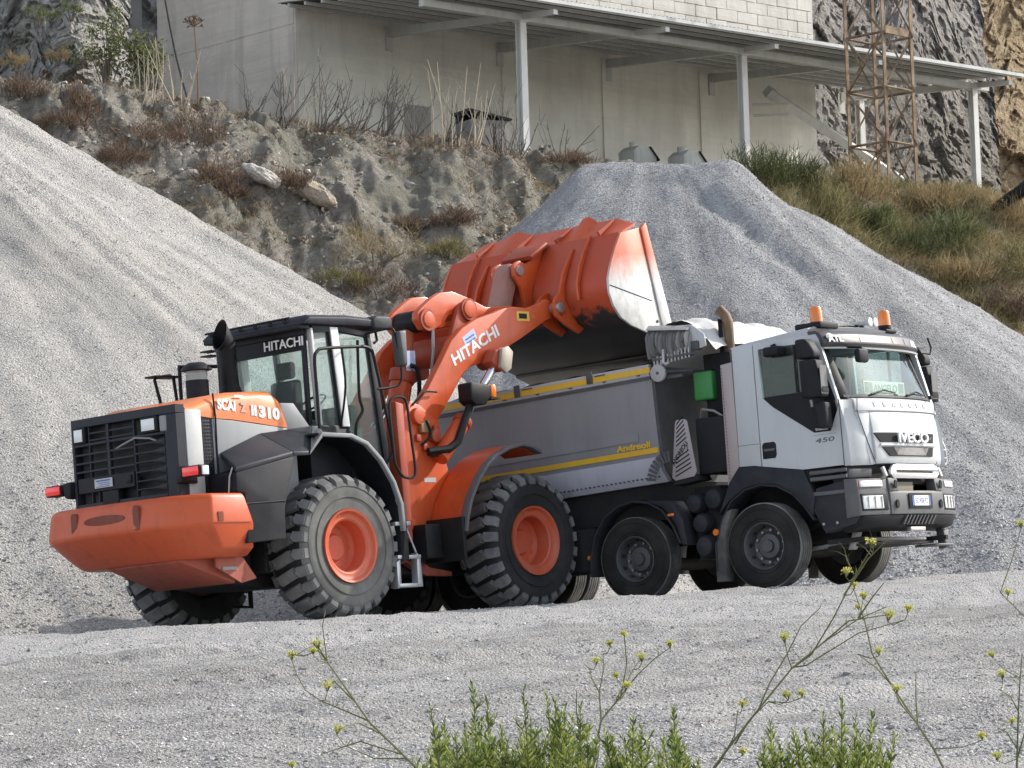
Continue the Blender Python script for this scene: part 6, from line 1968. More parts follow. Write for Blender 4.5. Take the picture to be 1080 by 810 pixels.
# side of the bumper and cab steps
for s in (-1, 1):
    Tp(MB().prism([(0.80, 0.93), (0.86, 1.20), (1.30, 1.27), (1.46, 1.26), (1.48, 0.80), (1.40, 0.70), (0.95, 0.62)], 1, s * 1.02, s * 1.205), 'step_box', TNAVY, 0.02)
    for z in (1.10, 1.29, 1.37):
        Tp(MB().box(0.80, 1.34, s * 1.19, s * 1.225, z, z + 0.05), 'cab_step', BUMP, 0.01)
    Tp(MB().prism([(0.68, 1.28), (0.70, 1.455), (1.32, 1.455), (1.33, 1.29)], 1, s * 1.05, s * 1.18), 'sill_void', CHASS)
    Tp(MB().box(1.37, 1.49, s * 1.206, s * 1.226, 1.155, 1.235), 'side_marker', AMBER, 0.01)
    for x in (0.95, 1.15):
        Tp(MB().cyl((x, s * 1.20, 0.74), (x, s * 1.225, 0.74), 0.018, 8), 'bolt', STEEL)

# ---- mud guards
G1 = [(-0.68, 0.28), (-0.66, 0.62), (-0.56, 0.92), (-0.40, 1.14), (-0.18, 1.27), (0.06, 1.31), (0.30, 1.27), (0.52, 1.15), (0.68, 0.98), (0.80, 0.80)]
G2 = [(-2.66, 0.36), (-2.64, 0.62), (-2.55, 0.90), (-2.38, 1.12), (-2.16, 1.24), (-1.92, 1.28), (-1.68, 1.24), (-1.48, 1.12), (-1.34, 0.92), (-1.24, 0.68)]
for s in (-1, 1):
    Tp(MB().band(G1, 1, s * 0.82, s * 1.225, 0.025), 'mud_guard', TNAVY, 0.006)
    Tp(MB().prism([(-0.60, 1.0), (-0.42, 1.17), (-0.18, 1.30), (0.06, 1.335), (0.30, 1.30), (0.52, 1.18), (0.70, 1.0), (0.80, 0.86), (0.86, 1.10), (0.72, 1.45), (0.50, 1.485), (0.0, 1.575), (-0.24, 1.585), (-0.40, 1.40)], 1, s * 1.10, s * 1.228), 'wheel_arch', TNAVY, 0.012)
    Tp(MB().prism([(-0.72, 0.14), (-0.70, 0.62), (-0.52, 1.02), (-0.40, 1.06), (-0.54, 0.72), (-0.56, 0.14)], 1, s * 1.04, s * 1.22), 'mud_flap', paint('dusty_flap', (0.055, 0.055, 0.055), 0.8, dust=0.6), 0.01)
    Tp(MB().band(G2, 1, s * 0.82, s * 1.235, 0.03), 'mud_guard', TNAVY, 0.008)
    Tp(MB().prism([(-1.70, 1.285), (-1.44, 1.16), (-1.27, 0.92), (-1.20, 0.66), (-1.12, 0.66), (-1.16, 1.0), (-1.30, 1.25)], 1, s * 0.95, s * 1.23), 'guard_extension', TNAVY, 0.015)
    Tp(MB().band([(-5.6, 0.7), (-5.4, 1.0), (-5.1, 1.18), (-4.75, 1.24), (-4.4, 1.18), (-4.15, 1.0)], 1, s * 0.55, s * 1.24, 0.02), 'mud_guard', TNAVY)
    Tp(MB().cyl((-0.66, s * 1.222, 0.78), (-0.66, s * 1.245, 0.78), 0.042, 12), 'side_reflector', AMBER)
    Tp(MB().cyl((-2.72, s * 1.15, 0.62), (-2.72, s * 1.18, 0.62), 0.03, 12), 'side_reflector', AMBER)
    Tp(MB().box(-1.38, -1.28, s * 1.236, s * 1.25, 1.05, 1.085), 'side_marker', AMBER, 0.008)
# air tanks behind the first axle
for (x, z, r) in ((-1.04, 1.19, 0.135), (-0.74, 1.22, 0.15), (-0.96, 0.92, 0.135), (-0.93, 0.62, 0.145)):
    Tp(MB().lathe([(0.0, -1.16), (0.05, -1.155), (r * 0.8, -1.13), (r, -1.08), (r, -0.55), (0.0, -0.54)], (x, 0, z), 1, 24), 'air_tank', TNAVY)
Tp(MB().box(-1.12, -0.72, -0.95, -0.6, 0.45, 1.4), 'tank_rack', CHASS)

# ---- between cab and body
Tp(MB().prism([(-0.44, 1.36), (-0.41, 2.92), (-0.235, 2.94), (-0.24, 1.42)], 1, -1.20, -1.16), 'heat_shield', HEATSH, 0.006)
mb = MB()
for k in range(34):
    mb.box(-0.40, -0.392, -1.204, -1.2005, 1.44 + k * 0.043, 1.465 + k * 0.043)
Tp(mb, 'shield_rivets', BUMP)
Tp(MB().box(-0.92, -0.44, -1.12, -0.35, 1.55, 2.28), 'air_filter_box', TBLK, 0.02)
Tp(MB().box(-0.86, -0.44, -0.9, 0.9, 2.2, 3.12), 'rear_tower', CHASS, 0.02)
Tp(MB().box(-0.98, -0.68, -1.0, -0.7, 2.52, 2.90), 'green_tank', GREEN, 0.035, seg=3)
Tp(MB().box(-0.97, -0.69, -0.98, -0.72, 2.895, 2.91), 'tank_cap', TBLK)
Tp(MB().tube([(-0.90, -1.0, 2.30), (-0.84, -1.05, 2.40), (-0.66, -1.05, 2.36), (-0.56, -1.0, 2.28)], 0.018, 6), 'air_hose', STEEL)
ap = Tp(MB().prism([(-1.175, 2.26), (-1.15, 2.29), (-1.02, 2.29), (-0.985, 2.26), (-0.90, 1.60), (-0.94, 1.535), (-1.24, 1.505), (-1.285, 1.55)], 1, -1.205, -1.19), 'ladder_plate', PLATEG, 0.004)
mb = MB()
for r in range(13):
    z = 1.60 + r * 0.056
    if 1.82 < z < 2.0:
        lim = 0.0
    x0 = -1.27 + 0.05 * (z - 1.5) / 0.7 * 1.6
    x1 = -0.93 - 0.055 * (z - 1.5) / 0.7 * 1.4
    a, b = x0 + 0.03, x1 - 0.03
    if r in (5, 6):
        a = a + 0.17
    mb.hexa([(a, -1.2085, z - 0.05), (b, -1.2085, z + 0.05), (b, -1.2055, z + 0.05), (a, -1.2055, z - 0.05)], [(a, -1.2085, z - 0.032), (b, -1.2085, z + 0.068), (b, -1.2055, z + 0.068), (a, -1.2055, z - 0.032)])
mb.build('slots', CHASS, ap)
lettering('ANDREOLI', 0.085, CHASS, ap, (-1.235, -1.2075, 1.70), (0.55, 0, 0.62), (-0.62, 0, 0.55), bold=0.002, width=0.36, thick=0.002)
Tp(MB().prism([(-1.28, 1.44), (-1.25, 1.53), (-0.90, 1.56), (-0.86, 1.48)], 1, -1.2, -0.9), 'lower_step', CHASS, 0.01)
# ribbed mud wing behind the plate
mb = MB()
for k in range(9):
    a0, a1 = radians(92 + 9.5 * k), radians(98.5 + 9.5 * k)
    c_ = Vector((-1.25, -1.18, 1.50))
    r0, r1 = 0.26, 0.40
    pts = [(c_.x + r * cos(a), c_.z + r * sin(a)) for r, a in ((r0, a0), (r1, a0), (r1, a1), (r0, a1))]
    mb.prism(pts, 1, -1.262, -1.254)
Tp(mb, 'ribbed_wing', BUMP)
# exhaust
Tp(MB().tube([(-0.50, -0.78, 2.2), (-0.50, -0.78, 3.2), (-0.50, -0.78, 3.42)], 0.066, 16), 'exhaust_stack', RUSTP)
mb = MB()
secs = []
path = [Vector((-0.50, -0.78, 3.40)), Vector((-0.50, -0.78, 3.50)), Vector((-0.53, -0.79, 3.60)), Vector((-0.60, -0.81, 3.68))]
tl = [0.0, 0.1, 0.35, 0.9]
for (p, t, r) in list(zip(path, tl, (0.068, 0.069, 0.071, 0.074))) + list(zip(path[::-1], tl[::-1], (0.064, 0.062, 0.060, 0.058))):
    n_ = Vector((cos(t), 0, sin(t)))
    secs.append([p + n_ * r * cos(a) + Vector((0, 1, 0)) * r * sin(a) for a in np.linspace(0, 2 * pi, 18, endpoint=False)])
mb.loft(secs)
Tp(mb, 'exhaust_outlet', RUSTP)
Tp(MB().prism([(-0.60, 2.9), (-0.595, 3.56), (-0.585, 3.56), (-0.575, 2.9)], 1, -0.88, -0.70), 'exhaust_guard', TBLK)

# ---- tipper body, tilted a touch to the rear like the chassis
BT = Matrix.Translation((-1.35, 0, 0)) @ Matrix.Rotation(radians(-2.0), 4, 'Y') @ Matrix.Translation((1.35, 0, 0))
XF, XR = -1.36, -7.1
sec = [(-1.245, 2.90), (-1.245, 2.30), (-1.24, 2.02), (-1.225, 1.86), (-1.15, 1.66), (-1.02, 1.53), (-0.85, 1.50)]
full = sec + [(-y, z) for y, z in sec[::-1]]
inn = [(y * 0.965, z + (0.05 if z < 1.7 else 0.0)) for y, z in full]
mb = MB()
secs = [[BT @ Vector((x, y, z)) for y, z in full + inn[::-1]] for x in (XR, -5.5, -4, -2.6, XF)]
mb.loft(secs)
body = Tp(mb, 'tipper_body', BODYG, 0.0, angle=25)


def Bp(mb, name, mat, bevel=0.0, **k):
    return mb.build(name, mat, body, bevel=bevel, **k)


Bp(MB().prism([(y, z) for y, z in full], 0, XF + 0.002, XF + 0.05, BT), 'front_wall', paint('front_wall_dark', (0.055, 0.06, 0.065), 0.6, dust=0.2), 0.0)
for s in (-1, 1):
    Bp(MB().box(XR, XF, s * 1.20, s * 1.285, 2.90, 3.06, BT), 'top_rail', RAILG, 0.015)
    Bp(MB().box(XR, XF + 0.02, s * 1.2855, s * 1.292, 2.945, 3.02, BT), 'yellow_strip', YSTR, 0.0)
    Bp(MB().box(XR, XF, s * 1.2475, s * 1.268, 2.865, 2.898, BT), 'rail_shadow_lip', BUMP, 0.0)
    Bp(MB().prism([(-s * -1.229, 1.905), (s * 1.238, 1.97), (s * 1.246, 1.97), (s * 1.240, 1.90)], 0, XR, XF - 0.02, BT), 'yellow_strip', YSTR)
    Bp(MB().prism([(s * 1.2285, 1.845), (s * 1.157, 1.655), (s * 1.03, 1.52), (s * 1.02, 1.535), (s * 1.14, 1.665), (s * 1.21, 1.845)], 0, XR, XF - 0.05, BT), 'ground_light_strip', BODYL)
    Bp(MB().prism([(s * 1.25, 2.08), (s * 1.2475, 2.20), (s * 1.2525, 2.20), (s * 1.255, 2.08)], 0, XR, XF - 0.3, BT), 'press_line', BODYG)
    for x in (-1.55, -2.1, -2.65, -3.2, -3.75):
        Bp(MB().box(x, x + 0.05, s * 1.285, s * 1.30, 2.925, 2.94, BT), 'tarp_hook', BUMP)
    for x in (-3.55, -2.35):
        Bp(MB().box(x, x + 0.10, s * 1.293, s * 1.31, 2.94, 3.10, BT), 'rail_latch', BUMP, 0.01)
        Bp(MB().box(x + 0.13, x + 0.30, s * 1.293, s * 1.30, 3.02, 3.035, BT), 'latch_bar', BUMP)
lettering('Andreoli', 0.115, YSTR, body, BT @ Vector((-2.02, -1.2465, 1.985)), BT.to_3x3() @ Vector((1, 0, 0)), (0, 0, 1), bold=0.004, width=0.54)
mb = MB()
for k in range(40):
    x = -1.5 - 0.07 * k
    mb.box(x, x + 0.02, -1.122, -1.10, 1.585, 1.605, BT)
Bp(mb, 'rivets', BUMP)
# load of gravel inside
xs_, ys_ = np.linspace(XR + 0.1, XF - 0.06, 60), np.linspace(-1.18, 1.18, 26)
X_, Y_ = np.meshgrid(xs_, ys_)
Z_ = 2.35 + 0.35 * np.exp(-(((X_ + 3.2) / 1.2) ** 2 + (Y_ / 0.7) ** 2)) + 0.05 * nz(X_ * 2, Y_ * 2, 91, 4)
V_ = np.stack([X_, Y_, Z_], -1).reshape(-1, 3)
i_ = (np.arange(25)[:, None] * 60 + np.arange(59)[None, :]).ravel()
ld = raw_mesh('gravel_load', V_, np.stack([i_, i_ + 1, i_ + 61, i_ + 60], -1), G_RIGHT, True)
ld.matrix_world = TRUCK @ BT
tag(ld, 'grey gravel loaded inside the tipper body under the bucket', 'gravel load', kind='stuff')
# headboard hood with the tarpaulin gathered on it
Bp(MB().prism([(-1.40, 3.02), (-1.42, 3.50), (-1.38, 3.54), (-0.80, 3.50), (-0.62, 3.36), (-0.60, 3.20), (-1.34, 3.02)], 1, -1.20, -1.175), 'hood_cheek', PALEP, 0.01)
Bp(MB().prism([(-1.40, 3.02), (-1.42, 3.46), (-1.36, 3.47), (-0.70, 3.40), (-0.62, 3.30), (-1.34, 3.02)], 1, -1.17, 1.17), 'head_board', PALEP, 0.015)
# gathered folds at the near side: a pleated cloth
secs = []
rf = random.Random(11)
for i in range(49):
    t = i / 48
    x = -1.47 + 0.66 * t
    w = 0.055 * sin(i * 1.57) + rf.uniform(-0.015, 0.015)
    top = 3.545 - 0.08 * t + rf.uniform(-0.01, 0.01)
    bot = 3.13 + 0.08 * sin(t * 9) * 0.5 + rf.uniform(-0.03, 0.03)
    y0 = -1.255 - w
    secs.append([Vector((x, y0 + 0.10, top)), Vector((x + rf.uniform(-.01, .01), y0 - 0.01, (top * 2 + bot) / 3)), Vector((x + 0.02 * sin(i), y0 - 0.03, (top + 2 * bot) / 3)), Vector((x, y0 + 0.02, bot)),
                 Vector((x, y0 + 0.06, bot)), Vector((x, y0 + 0.15, top))])
Bp(MB().loft(secs), 'gathered_cover', TARPD, 0.0, angle=50)
secs = []
for i in range(13):
    t = i / 12
    x = -1.46 + 0.64 * t
    secs.append([Vector((x, -1.30, 3.50 - 0.07 * t)), Vector((x, -1.20, 3.57 - 0.08 * t)), Vector((x, -0.9, 3.56 - 0.08 * t)), Vector((x, -0.9, 3.50 - 0.08 * t))])
Bp(MB().loft(secs), 'cover_top', TARPD, 0.0)
# tarpaulin across the headboard
nx_, ny_ = 26, 46
V_ = []
for i in range(ny_):
    y = -1.12 + 2.24 * i / (ny_ - 1)
    for j in range(nx_):
        t = j / (nx_ - 1)
        x = -1.45 + 0.95 * t
        h = 3.52 + 0.10 * sin(pi * min(1, t * 1.1)) - 0.24 * t ** 3 - 0.10 * max(0, t - 0.8) * 4
        h += 0.05 * fbm(x * 3.1, y * 2.2, 2.0, 4) + 0.03 * abs(sin(y * 7 + 3 * x)) - 0.05 * ((y / 1.12) ** 4)
        V_.append((x, y, h))
V_ = np.array(V_)
i_ = (np.arange(ny_ - 1)[:, None] * nx_ + np.arange(nx_ - 1)[None, :]).ravel()
raw_mesh('tarpaulin', V_, np.stack([i_, i_ + 1, i_ + nx_ + 1, i_ + nx_], -1), TARP, True, body)
mb = MB()
for k in range(11):
    x = -1.38 + 0.055 * k
    mb.box(x, x + 0.022, -1.285, -1.27, 3.02 + 0.018 * k * 0.3, 3.12 + 0.01 * k)
Bp(mb, 'roller_spring', STEEL)
rt = []
for i in range(28):
    x = -1.45 - 5.5 * i / 27
    r_ = 0.17 + 0.02 * sin(i * 1.9)
    rt.append(BT @ Vector((x, 1.24 + 0.01 * sin(i), 3.24)))
Bp(MB().tube(rt, [0.17 + 0.02 * sin(i * 1.9) for i in range(28)], 12), 'added_dark_roll', paint('dark_roll_fill', (0.035, 0.035, 0.038), 0.6, dust=0.3))  # added roll, fills the dark gap above the far rail
Bp(MB().cyl((-1.40, -1.26, 3.10), (-0.74, -1.26, 3.12), 0.03, 10), 'roller', BUMP)
Bp(MB().cyl((-1.30, -1.33, 2.92), (-1.30, -1.28, 2.92), 0.115, 24), 'winch_wheel', RAILG, 0.008)
Bp(MB().cyl((-1.30, -1.34, 2.92), (-1.30, -1.331, 2.92), 0.02, 10), 'winch_hub', BUMP)
Bp(MB().tube([(-1.22, -1.31, 2.93), (-0.80, -1.25, 2.90)], 0.012, 6), 'winch_rod', BUMP)
Bp(MB().tube([(-1.20, -1.30, 3.22), (-1.20, -1.32, 3.05), (-1.16, -1.32, 3.02), (-1.12, -1.32, 3.04)], 0.02, 6), 'tarp_hook', PALEP)
Bp(MB().box(-0.82, -0.70, -1.24, -1.12, 3.16, 3.28), 'roller_motor', BUMP, 0.015)
Bp(MB().box(-1.22, -0.98, -1.235, -1.2, 2.84, 2.88), 'cover_bracket', BUMP)

# ================================================================== VEGETATION
def strips(name, roots, dirs, lens_, wid, mat, bend=0.25, seg=3, kind=None, parent=None, rs=None):
    """thin tapering blades as quads; arrays of roots (n,3), directions (n,3), lengths (n)"""
    rs = rs or rng
    n = len(roots)
    side = np.cross(dirs, rs.normal(size=(n, 3)))
    side /= np.linalg.norm(side, axis=1)[:, None] + 1e-9
    bd = rs.normal(size=(n, 3)) * bend
    bd[:, 2] = -np.abs(bd[:, 2]) * 0.6
    V = np.zeros((n, (seg + 1) * 2, 3))
    for k in range(seg + 1):
        t = k / seg
        c = roots + (dirs * t + bd * t * t) * lens_[:, None]
        w = (wid * (1 - 0.85 * t))[:, None] * side
        V[:, 2 * k] = c - w
        V[:, 2 * k + 1] = c + w
    F = np.array([(2 * k, 2 * k + 1, 2 * k + 3, 2 * k + 2) for k in range(seg)])
    Fq = (F[None] + (np.arange(n) * (seg + 1) * 2)[:, None, None]).reshape(-1, 4)
    o = raw_mesh(name, V.reshape(-1, 3), Fq, mat, False, parent)
    if kind:
        o['kind'] = kind
    return o


def unit(v):
    return v / (np.linalg.norm(v, axis=1)[:, None] + 1e-9)


DRY = island_mat('dry_grass', [(0.0, (0.17, 0.125, 0.065)), (0.45, (0.32, 0.24, 0.125)), (1.0, (0.50, 0.40, 0.23))], 0.9, 0.25)
DRYG = island_mat('olive_grass', [(0.0, (0.10, 0.105, 0.045)), (0.5, (0.22, 0.20, 0.09)), (1.0, (0.42, 0.36, 0.20))], 0.9, 0.25)
BROWN = island_mat('brown_scrub', [(0.0, (0.075, 0.05, 0.037)), (0.5, (0.17, 0.115, 0.08)), (1.0, (0.32, 0.24, 0.17))], 0.95, 0.1)
TWIG = island_mat('grey_twig', [(0.0, (0.05, 0.045, 0.04)), (0.6, (0.12, 0.11, 0.10)), (1.0, (0.26, 0.24, 0.21))], 0.9)
STRAW = island_mat('straw_stem', [(0.0, (0.30, 0.25, 0.18)), (1.0, (0.52, 0.46, 0.35))], 0.9)
DKGRN = island_mat('dark_shrub_leaf', [(0.0, (0.030, 0.040, 0.016)), (0.6, (0.080, 0.098, 0.038)), (1.0, (0.16, 0.17, 0.075))], 0.85, 0.2)
OLIVE = island_mat('bush_leaf', [(0.0, (0.055, 0.07, 0.025)), (0.6, (0.15, 0.17, 0.07)), (1.0, (0.32, 0.33, 0.17))], 0.8, 0.25)
BARK = paint('stem_bark', (0.10, 0.085, 0.065), 0.9, dust=0.3)


def bz1(x, y):
    return float(bank_z(np.array([x]), np.array([y]))[0])


# grass on the right slope: one mass nobody could count ---------------------------
n = 15000
gx, gy = rng.uniform(5.0, 16.5, n), rng.uniform(66, 84.5, n)
gz = bank_z(gx, gy)
k = (gz > right_z(gx, gy) - 0.1) & (gx / gy < 0.185) & (gx / gy > 0.075)
gx, gy, gz = gx[k], gy[k], gz[k]
dens = nz(gx * 0.9, gy * 0.6, 101, 3)
for nm, mt, sel, ln in (('dry_grass', DRY, dens > -0.15, 0.36), ('olive_grass', DRYG, dens <= 0.10, 0.42)):
    a, b, c = gx[sel], gy[sel], gz[sel]
    m = len(a)
    rep = 7
    R = np.stack([np.repeat(a, rep), np.repeat(b, rep), np.repeat(c, rep)], -1) + rng.normal(size=(m * rep, 3)) * np.array([0.11, 0.11, 0.02])
    D = rng.normal(size=(m * rep, 3)) * 0.42 + np.array([0.10, -0.12, 1.0])
    strips(nm, R, unit(D), rng.uniform(0.4, 1.15, m * rep) * ln, np.full(m * rep, 0.010), mt, 0.45, 2, 'stuff')


def scrub(name, c, rx, rz, nb, ln, mat, label, cat='shrub', group=None, up=0.7, wid=0.008, stems=True, ry=None, flat=True):
    """shrub: short woody stems and a shaggy crown of fine blades on clumps that leave gaps"""
    t = thing(name, label, cat, c, group=group)
    rs = np.random.default_rng(abs(hash((round(c[0] * 100), round(c[2] * 100)))) % 100000)
    ry = ry or rx
    nc = max(5, nb // 60)
    cen = rs.normal(size=(nc, 3))
    cen = unit(cen) * (rs.uniform(0.25, 1.0, (nc, 1)) ** 0.6)
    cen[:, 2] = np.abs(cen[:, 2]) if flat else cen[:, 2] * 0.5 + 0.6
    csz = rs.uniform(0.5, 1.0, nc)
    ci = rs.integers(0, nc, nb)
    P = cen[ci] * np.array([rx, ry, rz]) + rs.normal(size=(nb, 3)) * (0.22 * csz[ci])[:, None] * np.array([rx, ry, rz])
    D = unit(unit(P + 1e-6) * (1 - up) + rs.normal(size=(nb, 3)) * 0.35 + np.array([0, 0, up]))
    strips('crown', P, D, rs.uniform(0.5, 1.2, nb) * ln, np.full(nb, wid), mat, 0.3, 2, None, t, rs)
    if stems:
        mb = MB()
        for i in range(6):
            q = cen[i % nc] * np.array([rx, ry, rz]) * 0.8
            mb.tube([(q[0] * 0.2, q[1] * 0.2, -0.15), (q[0] * 0.6, q[1] * 0.6, q[2] * 0.5), tuple(q)], [0.02, 0.014, 0.006], 5)
        mb.build('stem', BARK, t)
    return t


def scrub_at(u, v, name, rx, rz, nb, ln, mat, label, **k):
    p = on_bank(u, v)
    return scrub(name, (p.x, p.y - 0.05, p.z - 0.05), rx, rz, nb, ln, mat, label, **k)


# single shrubs on the right slope
for u, v, rx, rz, mat, lab in (
        (800, 194, 0.75, 0.62, DKGRN, 'dark spiky evergreen shrub at the right shoulder of the grey heap by the post'),
        (838, 196, 0.55, 0.60, DKGRN, 'dark evergreen shrub just right of the shrub by the post'),
        (868, 232, 0.75, 0.80, DRYG, 'tall olive tuft below the right end of the white wall'),
        (905, 208, 0.70, 0.70, DRY, 'straw coloured tuft at the foot of the rusty tower'),
        (960, 272, 0.95, 0.50, DKGRN, 'low dark green shrub in the middle of the grassy slope'),
        (1000, 258, 0.7, 0.5, OLIVE, 'olive green shrub on the slope right of the low dark shrub'),
        (1010, 300, 0.85, 0.45, DRY, 'dry straw tuft low on the grassy slope above the heap edge'),
        (1060, 292, 0.9, 0.6, DRYG, 'olive shrub at the right edge of the grassy slope'),
        (1055, 335, 0.8, 0.5, BROWN, 'brown withered shrub at the right edge just above the heap'),
        (985, 222, 0.7, 0.45, DRY, 'pale dry tuft right of the tower foot'),
        (1070, 240, 0.8, 0.5, DRY, 'pale dry tuft under the black sheeting'),
        (925, 245, 0.6, 0.45, OLIVE, 'green shrub beside the pale rope below the tower')):
    scrub_at(u, v, 'shrub', rx * 1.15, rz * 1.35, 2000, 0.28, mat, lab, wid=0.010)

# low dead growth that covers patches of the bank: nobody could count it
n = 9000
gx, gy = rng.uniform(-11.6, 3.2, n), rng.uniform(62, 73.5, n)
gz = bank_z(gx, gy)
m_ = nz(gx * 0.55, gy * 0.7, 111, 4) + 0.25 * np.clip((gy - 66) / 6, -1, 1)
k = (gz > left_z(gx, gy) - 0.1) & (gz > right_z(gx, gy) - 0.1) & (m_ > 0.16)
gx, gy, gz = gx[k], gy[k], gz[k]
R = np.repeat(np.stack([gx, gy, gz], -1), 9, 0) + rng.normal(size=(len(gx) * 9, 3)) * np.array([0.07, 0.07, 0.01])
D = unit(rng.normal(size=(len(R), 3)) * 0.55 + np.array([0.05, -0.3, 0.8]))
sel = rng.uniform(0, 1, len(R)) > 0.3
strips('dead_undergrowth', R[sel], D[sel], rng.uniform(0.06, 0.24, sel.sum()), np.full(sel.sum(), 0.006), BROWN, 0.4, 2, 'stuff')
strips('dead_undergrowth', R[~sel], D[~sel], rng.uniform(0.08, 0.30, (~sel).sum()), np.full((~sel).sum(), 0.006), DRY, 0.4, 2, 'stuff')

# brown scrub on the bank face
k = 0
for u, v, rx, rz, mat, lab in (
        (60, 137, 0.75, 0.30, BROWN, 'brown scrub beside the left heap near the left edge'),
        (30, 100, 0.55, 0.35, BROWN, 'withered scrub on the bank top at the far left'),
        (86, 120, 0.35, 0.55, BROWN, 'upright dead scrub on the bank under the rock outcrop'),
        (150, 150, 0.75, 0.35, BROWN, 'wide brown scrub in the upper part of the bank'),
        (205, 150, 0.60, 0.55, BROWN, 'tall reddish brown scrub on the bank above the round stone'),
        (128, 172, 0.5, 0.35, BROWN, 'dark brown scrub just above the edge of the left heap'),
        (222, 190, 0.6, 0.30, BROWN, 'hanging brown scrub left of the white boulder'),
        (300, 198, 0.5, 0.35, BROWN, 'brown scrub between the white and the tan boulder'),
        (240, 205, 0.45, 0.25, BROWN, 'small brown scrub below the white boulder'),
        (395, 275, 0.85, 0.75, DRY, 'straw coloured bush on the bank above the loader cab'),
        (400, 310, 0.75, 0.5, BROWN, 'brown bush at the foot of the straw bush behind the cab'),
        (360, 300, 0.5, 0.3, DRYG, 'small olive bush at the edge of the left heap'),
        (440, 240, 0.6, 0.2, BROWN, 'dark tuft in the hollow of the bank'),
        (480, 235, 0.5, 0.3, BROWN, 'brown tuft beside the hollow of the bank near the bucket'),
        (470, 270, 0.6, 0.3, DRYG, 'olive tuft on the bank left of the raised bucket'),
        (595, 172, 0.7, 0.15, BROWN, 'flat reddish tuft at the left end of the grey heap crest')):
    scrub_at(u, v, 'scrub', rx * 1.1, rz * 1.1, 1500, 0.22, mat, lab, wid=0.006)


# bare stems along the bank top
def bare_bush(u, v, h, n, spread, lab, mat=TWIG, lean=0.0, grp='bare stems along the bank top'):
    p = on_bank(u, v)
    t = thing('dry_bush', lab, 'dry bush', (p.x, p.y, p.z - 0.1), group=grp)
    rs = random.Random(int(u * 7 + v))
    for i in range(n):
        a = rs.gauss(lean, spread)
        b = rs.gauss(0, spread * 0.6)
        L = h * rs.uniform(0.45, 1.0)
        e = Vector((sin(a) * L, sin(b) * L, cos(a) * L))
        m_ = e * 0.5 + Vector((rs.uniform(-0.08, 0.08), rs.uniform(-0.05, 0.05), -0.04)) * L
        s0 = Vector((rs.gauss(0, 0.12), rs.gauss(0, 0.1), 0))
        mb = MB().tube([s0, s0 + m_, s0 + e], [0.016, 0.011, 0.005], 4)
        for q in range(rs.randint(1, 4)):
            f = rs.uniform(0.4, 0.9)
            o = s0 + e * f
            d = Vector((e.x + rs.uniform(-0.7, 0.7) * L, e.y + rs.uniform(-0.4, 0.4) * L, e.z * rs.uniform(0.5, 1.0))).normalized() * L * rs.uniform(0.12, 0.32)
            mb.tube([o, o + d], [0.007, 0.003], 3)
        mb.build('stem', mat, t)
    return t


for i, (u, v, h, n, sp, ln, lab) in enumerate((
        (22, 104, 0.55, 12, 0.7, 0.2, 'low bare bush on the bank crest at the left edge'),
        (72, 104, 0.5, 10, 0.6, 0.1, 'low bare bush on the bank crest under the rock outcrop'),
        (262, 126, 1.3, 9, 0.35, 0.25, 'bare bush at the left corner of the pale building'),
        (298, 131, 1.7, 11, 0.28, 0.15, 'tall bare bush in front of the building corner'),
        (340, 138, 1.9, 16, 0.35, 0.35, 'big fan of bare stems leaning right before the wall'),
        (375, 140, 1.5, 13, 0.40, 0.1, 'bare bush before the wall, right of the leaning fan'),
        (405, 143, 1.7, 14, 0.35, 0.1, 'bare bush left of the patched doorway'),
        (438, 146, 1.5, 11, 0.3, 0.15, 'bare bush under the patched doorway'),
        (475, 150, 1.2, 10, 0.35, 0.0, 'bare bush just left of the metal cabinet'),
        (528, 160, 1.5, 18, 0.40, 0.0, 'dense dark bush of bare stems at the foot of the left canopy post'),
        (548, 166, 1.0, 12, 0.45, -0.1, 'short bare bush beside the left canopy post'),
        (590, 168, 1.4, 8, 0.55, 0.9, 'bare stems sweeping right beyond the left canopy post'))):
    bare_bush(u, v, h, n, sp, lab, lean=ln)
for u, v, h, lab in ((150, 108, 1.5, 'pale reed clump left of the hanging cable'), (185, 110, 1.7, 'pale reed clump at the hanging cable'), (470, 150, 2.0, 'pale dry stalks left of the metal cabinet'),
                     (502, 152, 2.0, 'pale dry stalks in front of the metal cabinet'), (530, 158, 1.8, 'pale dry stalks between cabinet and post'), (320, 134, 1.5, 'pale dry stalks below the building corner')):
    bare_bush(u, v, h, 8, 0.22, lab, STRAW, 0.05, 'pale dry stalks along the bank top')
for u, v, lab in ((40, 22, 'small olive plant hanging on the rock face, left of the leafy bush'), (62, 62, 'dry plant growing in a crack low on the rock face'), (18, 70, 'dry tuft on the rock face at the left edge'), (75, 15, 'olive tuft high on the rock face')):
    scrub('rock_plant', at(u, v, 71.9), 0.32, 0.28, 500, 0.15, OLIVE if 'olive' in lab else DRY, lab, cat='plant', wid=0.006)
# the tall dead umbel stalk
p = on_bank(209, 112)
t = thing('dead_umbel', 'tall brown dead umbel stalk standing alone before the side wall', 'dead plant', p)
b_ = at(205, 28, p.y) - p
mb = MB().tube([(0, 0, -0.1), b_ * 0.5 + Vector((0.03, 0, 0)), b_], [0.028, 0.022, 0.016], 6)
mb.build('stem', BROWN, t)
mb = MB()
rs = random.Random(2)
for i in range(16):
    d = Vector((rs.uniform(-1, 1), rs.uniform(-1, 1), rs.uniform(0.1, 0.9))).normalized() * 0.22
    mb.tube([b_, b_ + d], [0.010, 0.006], 4)
    for q in range(5):
        e = d + Vector((rs.uniform(-1, 1), rs.uniform(-1, 1), rs.uniform(-0.3, 1))).normalized() * 0.07
        mb.tube([b_ + d, b_ + e], [0.012, 0.010], 4)
mb.build('seed_head', BROWN, t)


